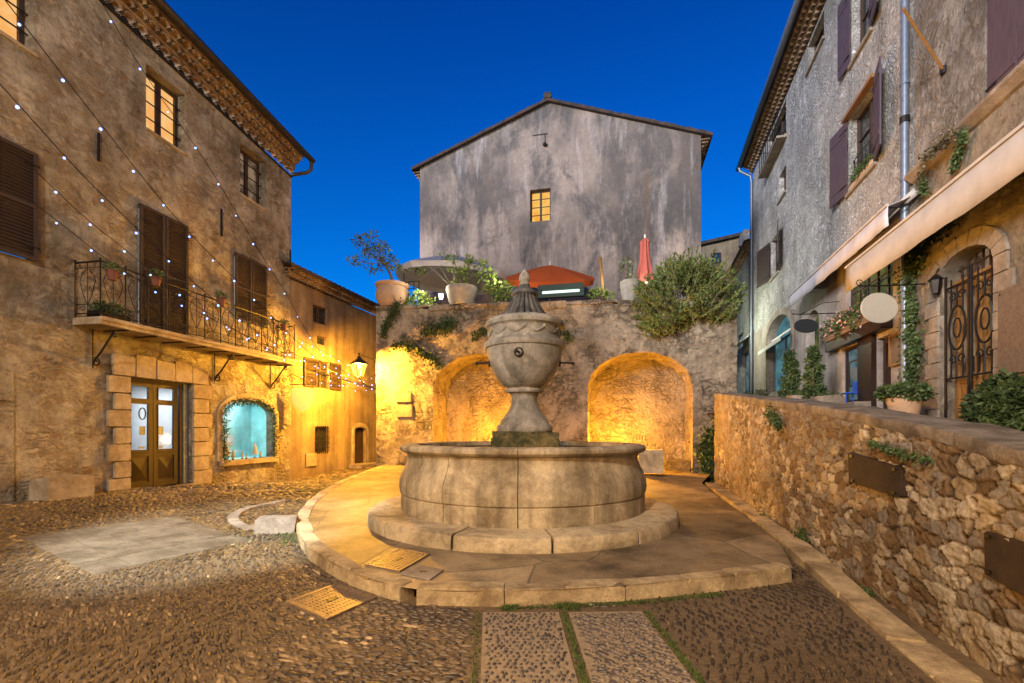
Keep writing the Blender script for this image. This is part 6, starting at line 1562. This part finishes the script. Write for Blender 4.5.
# awnings
def awning(name, label, xa_, xb_, z_top, z_bot, off, mat, segs):
    t = thing(name, label, 'awning', FR, ((xa_ + xb_) / 2, 0, z_top))
    n = 40; vs = []
    for i in range(n + 1):
        x = xa_ + (xb_ - xa_) * i / n; w = .006 * math.sin(i * 1.1) + .004 * math.sin(i * 2.7)
        for (y, z) in ((-.10, z_top + .16), (-off * .5, z_top + .10 - .02), (-off, z_top), (-off - .01 + w, (z_top + z_bot) / 2), (-off + w * 2, z_bot + .004 * math.sin(i * .9))): vs.append((x, y, z))
    mb = MB(); mb.add(vs, [(i * 5 + k, i * 5 + k + 1, (i + 1) * 5 + k + 1, (i + 1) * 5 + k) for i in range(n) for k in range(4)])
    o = mb.build('cloth', M[mat], t, FR, smooth=True); o.modifiers.new('s', 'SOLIDIFY').thickness = .006
    mb = MB(); mb.tube([(xa_ - .04, -.1, z_top + .17), (xb_ + .04, -.1, z_top + .17)], .07, 12); mb.build('roller', M['canvas'], t, FR, smooth=True)
    mb = MB(); mb.box(xa_, xb_, -off - .03, -off + .02, z_top - .012, z_top + .035); mb.build('front_bar', M['canvas'], t, FR, bevel=.006)
    mb = MB()
    for k in range(segs + 1):
        x = xa_ + .1 + (xb_ - xa_ - .2) * k / segs; mb.tube([(x, -.05, z_top + .05), (x, -off * .5, z_top - .02), (x, -off + .02, z_top - .004)], .014, 6)
    split_build(mb, 'arm', M['iron'], t, FR)
o1 = .62; a_ = FR.hit(846, 269, -o1); b_ = FR.hit(1024, 125, -o1); a2 = FR.hit(846, 292, -o1); b2 = FR.hit(1024, 174, -o1)
awning('awning', 'long half-rolled beige awning running over the ornate door and shop', a_[0], 2.5, (a_[1] + b_[1]) / 2, (a2[1] + b2[1]) / 2, o1, 'canvas', 4)
a_ = FR.hit(789, 297, -.5); b_ = FR.hit(888, 205, -.5); a2 = FR.hit(787, 309, -.5); b2 = FR.hit(888, 228, -.5)
awning('awning', 'farther lilac-white rolled awning above the dark oval sign', a_[0], b_[0], (a_[1] + b_[1]) / 2, (a2[1] + b2[1]) / 2, .5, 'canvas_pale', 3)
M['dead_leaf'] = m_tone('dry_leaves', [(0,(.04,.03,.015)),(.6,(.10,.08,.04)),(1,(.2,.16,.09))], .8)
# ivy beside the drainpipe
ivy('climbing_ivy', 'long ivy climbing the wall along the drainpipe up to the beige awning', FR, [hr(*p) for p in [(919,392),(913,372),(922,350),(913,330),(917,305),(910,285),(918,262),(926,240),(938,226),(958,214)]], 3400, .13, 71, .075)
ivy('climbing_ivy', 'dead brownish ivy patch hanging on the string course', FR, [hr(*p) for p in [(938,160),(950,148),(962,138),(972,128)]], 420, .06, 72, .05, 'dead_leaf', -.2)
ivy('climbing_ivy', 'dark ivy tongue hanging below the string course', FR, [hr(*p) for p in [(972,132),(970,145),(966,156),(963,166)]], 380, .05, 73, .06, 'leaf', -.08)
ivy('climbing_ivy', 'small ivy shoot near the drainpipe under the string course', FR, [hr(*p) for p in [(926,176),(930,186),(932,192)]], 220, .05, 74, .05, 'leaf', -.06)

# plants standing on the upper street
def base_z(P_): return street_z(P_) + .03
def street_plant(name, label, px, py0, py1, hw, off, kind, per, seed, pot=None, group=None):
    X, Zt = FR.hit(px, py0, off); P_ = FR.w(X, off, 0); zb = base_z(P_); d = P_.y; r = hw / FP * d
    t = thing(name, label, 'plant', FR, (X, off, zb), group); rg = np.random.default_rng(seed); ph = .0
    if pot:
        ph = pot; pr = max(.16, r * .62)
        mb = MB(); mb.lathe([(.001, 0), (pr * .7, 0), (pr, ph), (pr * 1.06, ph), (pr * 1.06, ph + .05), (pr * .95, ph + .05), (pr * .9, ph), (.001, ph)], 24, (X, off, zb)); mb.build('pot', M['clay'], t, FR, auto=40)
    h = Zt - zb - ph; mb = MB(); mb.tube([(X, off, zb + ph * .8), (X, off, zb + ph + h * .6)], .03, 6); mb.build('trunk', M['bark'], t, FR)
    cs = []
    for k in range(kind):
        if h > 3 * r: u = rg.random(); w = r * (.95 - .7 * u ** 1.3); aa = rg.uniform(0, 6.3); q = rg.random() ** .5; cs.append((X + w * q * math.cos(aa), off + w * q * math.sin(aa), zb + ph + h * (.05 + .9 * u)))
        else: p, _ = blob(1, (X, off, zb + ph + h * .5), (r * .82, r * .82, h * .42), rg, .5); cs.append(tuple(p[0]))
    P, D = clumps(cs, per, r * (.34 if h > 3 * r else .26), rg); leaf_mesh('foliage', P, D, .075, .045, M['leaf'], t, FR, .9, seed=seed, tone=np.clip(.35 + .5 * (vn(P[:, 0] * 1.0, P[:, 2], 3, seed % 50) - .3), 0, 1))
street_plant('columnar_shrub', 'narrow upright conifer nearer the arched doorway on the upper street', 790, 349, 395, 9.5, -1.1, 60, 60, 81, .25)
street_plant('columnar_shrub', 'looser upright conifer before the narrow niche on the upper street', 813, 346, 398, 10.5, -1.0, 60, 60, 82, .25)
street_plant('potted_bush', 'round clipped bush in a clay pot at the foot of the drainpipe', 904, 388, 420, 24, -.75, 70, 60, 83, .42)
street_plant('clipped_bush', 'large dense green bush at the right edge beside the ornate door', 1007, 374, 445, 33, -.75, 110, 80, 84)
for k, (px, r_, lab) in enumerate(((762, .22, 'low clay planter by the far drainpipe'), (748, .2, 'small clay pot before the far street door'))):
    X, Z = FR.hit(px, 385, -1.0); P_ = FR.w(X, -1, 0); zb = base_z(P_); t, c, r, h = fpot('planter', lab, FR, X - r_, X + r_, zb, zb + .45, -1.0, 'clay', 'bowl')
    P, D = blob(260, (X, -1, zb + .55), (r_, r_, .18), rg, 0); leaf_mesh('foliage', P, D, .07, .03, M['leaf'], t, FR, .6, seed=90 + k)
# rockery between the conifers
for k, (px, lab) in enumerate(((800, 'mossy rock between the two conifers on the upper street'), (826, 'mossy rock right of the two conifers on the upper street'))):
    X, Z = FR.hit(px, 392, -1.2); P_ = FR.w(X, -1.2, 0); zb = base_z(P_); t = thing('rock', lab, 'rock', FR, (X, -1.2, zb))
    mb = MB(); mb.rock(X - .35, X + .35, -1.45, -.95, zb - .05, zb + .38, .1, .05); mb.build('boulder', M['cap'], t, FR, auto=40)
    P, D = blob(380, (X, -1.2, zb + .36), (.38, .28, .1), rg, 0); leaf_mesh('moss', P, D, .06, .03, M['leaf'], t, FR, .9, seed=95 + k)

# last house up the street
fs_ = thing('street_house', 'narrow pale house at the top of the street past the grey house', 'house', FR, (X0, 0, 0))
x0, x1 = hr(733, 300)[0], X0 - .02; zE = FR.hit(757, 216, -.4)[1] - .3
d0, d1, dz_, dt_ = hr(742, 390)[0], hr(751, 390)[0], hr(746, 394)[1], hr(746, 352)[1]
s0 = FR.rect(739, 236, 272, 743, 232, 270); s2 = FR.rect(737, 335, 349, 743, 334, 349)
mb = MB(); mb.panel([(x0, 0), (x1, 0), (x1, zE), (x0, zE)], [rct(d0, d1, dz_, dt_), rct(*s0), rct(*s2)], .3, 7); mb.build('wall', M['right_wall'], fs_, FR)
genoise(FR, fs_, x0, x1, lambda x: zE, 2, .14, .24, deck=5)
window(fs_, FR, ln(s0, .01), .12, 'glass', 2, 2, .06); window(fs_, FR, ln(s2, .01), .12, 'blue_pane', 1, 1, .06); window(fs_, FR, (d0 + .01, d1 - .01, dz_, dt_ - .01), .2, 'blue_pane', 2, 2, .1, 'zinc', name='door')
pipe_run(fs_, FR, [(x1 - .25, -.55, zE + .2), (x1 - .2, -.1, zE - .2), (x1 - .2, -.08, 2.6)], .05, 'darkpipe', clips=4)
t = thing('small_awning', 'tiny cream awning over the door of the last house up the street', 'awning', FR, ((d0 + d1) / 2, 0, dt_))
mb = MB(); mb.add([(d0 - .2, -.02, dt_ + .6), (d1 + .3, -.02, dt_ + .6), (d1 + .3, -.8, dt_ + .15), (d0 - .2, -.8, dt_ + .15), (d1 + .3, -.8, dt_ - .02), (d0 - .2, -.8, dt_ - .02)], [(0, 1, 2, 3), (3, 2, 4, 5)]); mb.build('cloth', M['white'], t, FR).modifiers.new('s', 'SOLIDIFY').thickness = .01
mb = MB(); mb.tube([(d0 - .2, -.06, dt_ + .62), (d1 + .3, -.06, dt_ + .62)], .05, 8); mb.build('roller', M['white'], t, FR)

# ================================================================ FAIRY LIGHTS
def string(label, A, B, via, sp_, slack=0):
    """cable in a vertical plane from A to B passing the sight lines of via"""
    a, b = at(*A), at(*B); pts = [a]
    for px, py in via:
        k = (px - CX) / FP; t_ = (k * a.y - a.x) / ((b.x - a.x) - k * (b.y - a.y)); d = a.y + (b.y - a.y) * t_; pts.append(at(px, py, d))
    pts.append(b); pts = smoothline(pts, 2)
    t = thing('string_lights', label, 'string lights', WORLD, tuple(pts[0]), 'strings of fairy lights over the square')
    mb = MB(); mb.tube(pts, .006, 5); mb.build('cable', M['iron'], t)
    tot = sum((q - p).length for p, q in zip(pts, pts[1:])); n = min(98, int(tot / sp_)); ks = []; acc = 0; nxt = sp_ * .6
    for p, q in zip(pts, pts[1:]):
        L = (q - p).length
        while acc + L >= nxt and len(ks) < n: ks.append(p.lerp(q, (nxt - acc) / L)); nxt += sp_
        acc += L
    first = None
    for p in ks:
        loc = (p - pts[0]) + Vector((random.uniform(-.02, .02), random.uniform(-.02, .02), -.04 + random.uniform(-.03, .01)))
        if first is None:
            mb = MB(); mb.ball((0, 0, 0), .016, 8)
            me = bpy.data.meshes.new('bulb'); me.from_pydata(mb.v, [], mb.f); me.materials.append(M['bulb'])
            o = first = bpy.data.objects.new('bulb', me)
        else: o = first.copy()
        C.objects.link(o); o.parent = t; o.location = loc; s = random.uniform(.7, 1.15); o.scale = (s, s, s)
string('steepest string of fairy lights starting above the lit upper window', (92,-14,7.0), (378,386,14.9), [(100,0),(146,77),(183,128),(214,174),(256,247),(287,294),(305,330),(330,366)], .62)
string('second steepest string of fairy lights crossing the middle of the house wall', (-10,-20,5.0), (377,389,14.7), [(5,0),(47,55),(106,131),(151,188),(186,230),(233,277),(269,313),(305,350),(340,376)], .55)
string('string of fairy lights entering from the left edge above the nearest shutters', (-12,72,5.0), (372,391,14.5), [(0,84),(18,104),(77,170),(122,214),(165,256),(208,295),(250,328),(300,358)], .55)
string('string of fairy lights fixed at the top of the nearest shutters', (33,168,7.0), (362,392,14.3), [(39.5,175),(86,219),(126,250),(175,292),(227,325),(290,362)], .55)
string('lowest string of fairy lights fixed midway down the nearest shutters', (33,202,7.1), (350,378,14.4), [(73,233),(106,260),(152,288),(210,318),(280,352)], .55)
string('short bright string of fairy lights from the stone house corner to the lane lamp', (297,338,12.9), (352,366,14.3), [(312,345),(330,355)], .3)
string('short string of fairy lights hanging before the lane house shutters', (297,374,13.0), (378,374,14.9), [(310,377),(335,386),(360,382)], .28)

# ================================================================ LAMPS
q = NT('lamp_glass'); tr = q.n('ShaderNodeBsdfTransparent'); tr.inputs[0].default_value = (1, .95, .85, 1); em = q.n('ShaderNodeEmission', i_Strength=.9); em.inputs[0].default_value = (1, .5, .1, 1)
ad = q.n('ShaderNodeAddShader'); q.L(tr.outputs[0], ad.inputs[0]); q.L(em.outputs[0], ad.inputs[1]); q.L(ad.outputs[0], q.t.nodes['Material Output'].inputs[0]); M['lamp_glass'] = q.m
def lantern(label, P_, wallp, glow='lamp_glow', s=1.0, post=None):
    F_ = Frame(P_.x, P_.y, 0, P_.z); t = thing('street_lamp', label, 'street lamp', F_)
    mb = MB(); mb.lathe([(.001, .34 * s), (.05 * s, .30 * s), (.09 * s, .22 * s), (.27 * s, .09 * s), (.29 * s, .06 * s), (.27 * s, .055 * s), (.001, .055 * s)], 4); mb.ball((0, 0, .38 * s), .035 * s, 8); mb.build('hood', M['iron'], t, F_)
    mb = MB()
    for k in range(4):
        a = math.pi / 2 * k; mb.tube([(.25 * s * math.cos(a), .25 * s * math.sin(a), .06 * s), (.14 * s * math.cos(a), .14 * s * math.sin(a), -.34 * s)], .011 * s, 5)
        b = a + math.pi / 2; mb.tube([(.14 * s * math.cos(a), .14 * s * math.sin(a), -.34 * s), (.14 * s * math.cos(b), .14 * s * math.sin(b), -.34 * s)], .011 * s, 5)
    mb.build('cage', M['iron'], t, F_)
    mb = MB(); mb.ball((0, 0, -.02 * s), .05 * s, 10, 1.2); mb.build('bulb', M[glow], t, F_, smooth=True)
    mb = MB(); mb.lathe([(.235 * s, .045 * s), (.135 * s, -.32 * s)], 4); mb.build('lamp_glass', M['lamp_glass'], t, F_)
    mb = MB()
    if post is None:
        w = F_.I @ wallp; mb.tube(smoothline([Vector((0, 0, -.34 * s)), Vector((w.x * .15, w.y * .15, -.55)), Vector((w.x * .6, w.y * .6, -.6)), Vector((w.x, w.y, -.3))]), .018, 6); mb.tube([(0, 0, .36 * s), (w.x * .5, w.y * .5, .30), (w.x, w.y, .1)], .012, 6); mb.build('arm', M['iron'], t, F_)
    else:
        mb.tube([(0, 0, -.34 * s), (0, 0, -P_.z + .6)], .035, 8, r1=.05); mb.lathe([(.15, 0), (.15, .1), (.1, .2), (.08, .6), (.05, .65)], 16, (0, 0, -P_.z)); mb.build('post', M['iron'], t, F_)
def light(name, loc, e, col, r=.08, typ='POINT', **kw):
    l = bpy.data.lights.new(name, typ); l.energy = e; l.color = col
    if typ in ('POINT', 'SPOT'): l.shadow_soft_size = r
    for k, v in kw.items(): setattr(l, k, v)
    o = bpy.data.objects.new(name, l); C.objects.link(o); o.location = loc; return o
def aim(o, tgt): o.rotation_euler = (Vector(tgt) - o.location).to_track_quat('-Z', 'Y').to_euler()
LP = at(359, 366, 14.35)
lantern('lit orange wall lantern at the left corner of the arched wall', LP, FC.w(.02, .5, LP.z))
SOD = (1, .47, .04)
light('lane_lamp_light', LP + Vector((0, 0, -.03)), 5200, SOD, .09)
# lanterns of the square behind and beside the camera
LA = Vector((-2.6, -2.2, 3.6)); lantern('street lamp on a post behind the camera, warm light', LA, None, post=1)
light('square_lamp_light', LA + Vector((0, 0, -.05)), 2900, (1, .54, .10), .12)
LB = Vector((-4.2, -5.5, 9.0)); lantern('taller street lamp on a post farther behind the camera, white light', LB, None, 'white_glow', post=1)
light('tall_lamp_light', LB + Vector((0, 0, -.05)), 10500, (1, .88, .74), .25)
# lamp of the upper street, behind the big bush
LU = Vector((8.6, 21.0, 6.6)); lantern('lamp on a post up the street behind the big bush', LU, None, 'white_glow', post=1)
light('upper_street_light', LU + Vector((0, 0, -.05)), 900, (.85, 1, .82), .1)
# unseen house added behind the camera, to keep the sun off the lower walls
FB = Frame(-13.5, -3.0, math.atan2(-.72, .68)); FB = Frame(*FB.w(0, 0, 0).xy, math.atan2(-.69, .72) + math.pi)
bh = thing('shade_house', 'added low house behind the camera that shades the lower walls', 'house', FB)
mb = MB(); mb.panel([(-17, 0), (1, 0), (1, 5.2), (-17, 5.2)], [rct(-3, -2, .1, 2.2), rct(-6, -5, 1, 2.2), rct(-10, -9, .1, 2.2)], .25, 5); mb.build('wall', M['lane_wall'], bh, FB)
mb = MB(); mb.add([(-17.3, -.3, 5.15), (1.3, -.3, 5.15), (1.3, 2.5, 5.9), (-17.3, 2.5, 5.9), (1.3, 5.3, 5.15), (-17.3, 5.3, 5.15)], [(0, 1, 2, 3), (3, 2, 4, 5), (0, 5, 4, 1)]); mb.build('roof', M['roof'], bh, FB)
for r in ((-3, -2, .1, 2.2), (-10, -9, .1, 2.2)): window(bh, FB, r, .2, 'glass', 1, 2, .12, 'brown', name='door')
window(bh, FB, (-6, -5, 1, 2.2), .2, 'glass', 2, 2, .06)
# floodlights in the niches
def flood(label, px, py, off, tgt, e):
    X, Z = FC.hit(px, py, off); zb = float(p_z(FC.w(X, off, 0).y)) + .02; P_ = FC.w(X, off, zb); t = thing('floodlight', label, 'floodlight', FC, (X, off, zb))
    mb = MB(); mb.lathe([(.001, 0), (.1, 0), (.12, .1), (.11, .1), (.09, .04), (.001, .04)], 16, (X, off, zb)); mb.build('housing', M['iron'], t, FC, smooth=True)
    mb = MB(); mb.lathe([(.001, .05), (.085, .05)], 16, (X, off, zb)); mb.build('lens', M['lamp_glow'], t, FC)
    light('niche_light', P_ + Vector((0, 0, .28)), e, (1, .42, .035), .1)
xa1 = (A1[0] + A1[1]) / 2; xa2 = (A2[0] + A2[1]) / 2
def flood2(label, X, off, e):
    zb = float(p_z(FC.w(X, off, 0).y)) + .02; P_ = FC.w(X, off, zb); t = thing('floodlight', label, 'floodlight', FC, (X, off, zb))
    mb = MB(); mb.lathe([(.001, 0), (.1, 0), (.12, .1), (.11, .1), (.09, .04), (.001, .04)], 16, (X, off, zb)); mb.build('housing', M['iron'], t, FC, smooth=True)
    mb = MB(); mb.lathe([(.001, .05), (.085, .05)], 16, (X, off, zb)); mb.build('lens', M['lamp_glow'], t, FC)
    light('niche_light', P_ + Vector((0, 0, .8)), e, (1, .42, .03), .14)
flood2('floodlight on the floor of the left niche', A1[0] + (A1[1] - A1[0]) * .62, .05, 950)
flood2('floodlight on the floor of the right niche', A2[0] + (A2[1] - A2[0]) * .3, .05, 1000)
for p, e in LAMPS: light('terrace_lamp_and_fill', p, e * 2.2, (1, .93, .75), .06)
# shop windows throw their light on the square
c_ = FL.w((sx0 + sx1) / 2, .6, sct + .05); o = light('shop_window_light', c_, 32, (.62, .93, 1), typ='AREA', shape='RECTANGLE', size=.5, size_y=1.2)
c_ = FL.w((rD[0] + rD[1]) / 2, 1.2, rD[3] - .02); sp_t = sum((Vector((*p, .3)) for p in SL), Vector()) / len(SL)
o = light('shop_door_light', c_, 50, (.85, .93, 1), typ='AREA', shape='RECTANGLE', size=1.3, size_y=1.2)
# white spotlight added without any fixture, to brighten the slab patch
bp_ = Vector((-4.5, -1.0, 7.5)); o = light('slab_beam', bp_, 15000, (.9, .97, 1), .12, 'SPOT', spot_size=R_(24), spot_blend=.7); aim(o, sp_t + Vector((.8, .3, 0)))
# faint afterglow and the blue hour sky
o = light('sun', (0, -10, 20), 4.6, (.98, .95, .97), typ='SUN', angle=R_(14)); aim(o, Vector((-.2, 4, 13)) if False else o.location + Vector((.72, .68, -.15)))
W = bpy.data.worlds.new('World'); S.world = W; W.use_nodes = True; nt = W.node_tree; bg = nt.nodes['Background']
sky = nt.nodes.new('ShaderNodeTexSky'); sky.sky_type = 'NISHITA'; sky.sun_disc = False; sky.sun_elevation = R_(2); sky.sun_rotation = R_(200); sky.altitude = 300; sky.air_density = 1; sky.dust_density = .3; sky.ozone_density = 6
mx = nt.nodes.new('ShaderNodeMix'); mx.data_type = 'RGBA'; mx.blend_type = 'MULTIPLY'; mx.inputs[0].default_value = 1; nt.links.new(sky.outputs[0], mx.inputs[6]); mx.inputs[7].default_value = (.04, .78, 1.08, 1)
tc = nt.nodes.new('ShaderNodeTexCoord'); sx = nt.nodes.new('ShaderNodeSeparateXYZ'); nt.links.new(tc.outputs['Generated'], sx.inputs[0])
rp = nt.nodes.new('ShaderNodeValToRGB'); nt.links.new(sx.outputs[2], rp.inputs[0]); rp.color_ramp.elements[0].position = .05; rp.color_ramp.elements[0].color = (3.2, 1.75, 1.25, 1); rp.color_ramp.elements[1].position = .75; rp.color_ramp.elements[1].color = (.6, .62, .72, 1)
m2 = nt.nodes.new('ShaderNodeMix'); m2.data_type = 'RGBA'; m2.blend_type = 'MULTIPLY'; m2.inputs[0].default_value = 1; nt.links.new(mx.outputs[2], m2.inputs[6]); nt.links.new(rp.outputs[0], m2.inputs[7])
nt.links.new(m2.outputs[2], bg.inputs[0]); bg.inputs[1].default_value = .56

S.view_settings.view_transform = 'Standard'; S.view_settings.look = 'None'; S.view_settings.exposure = 0; S.view_settings.gamma = 1
S.render.engine = 'CYCLES'; S.cycles.use_denoising = True; S.cycles.max_bounces = 5; S.cycles.diffuse_bounces = 3; S.cycles.glossy_bounces = 2; S.cycles.sample_clamp_indirect = 4; S.cycles.caustics_reflective = False; S.cycles.caustics_refractive = False
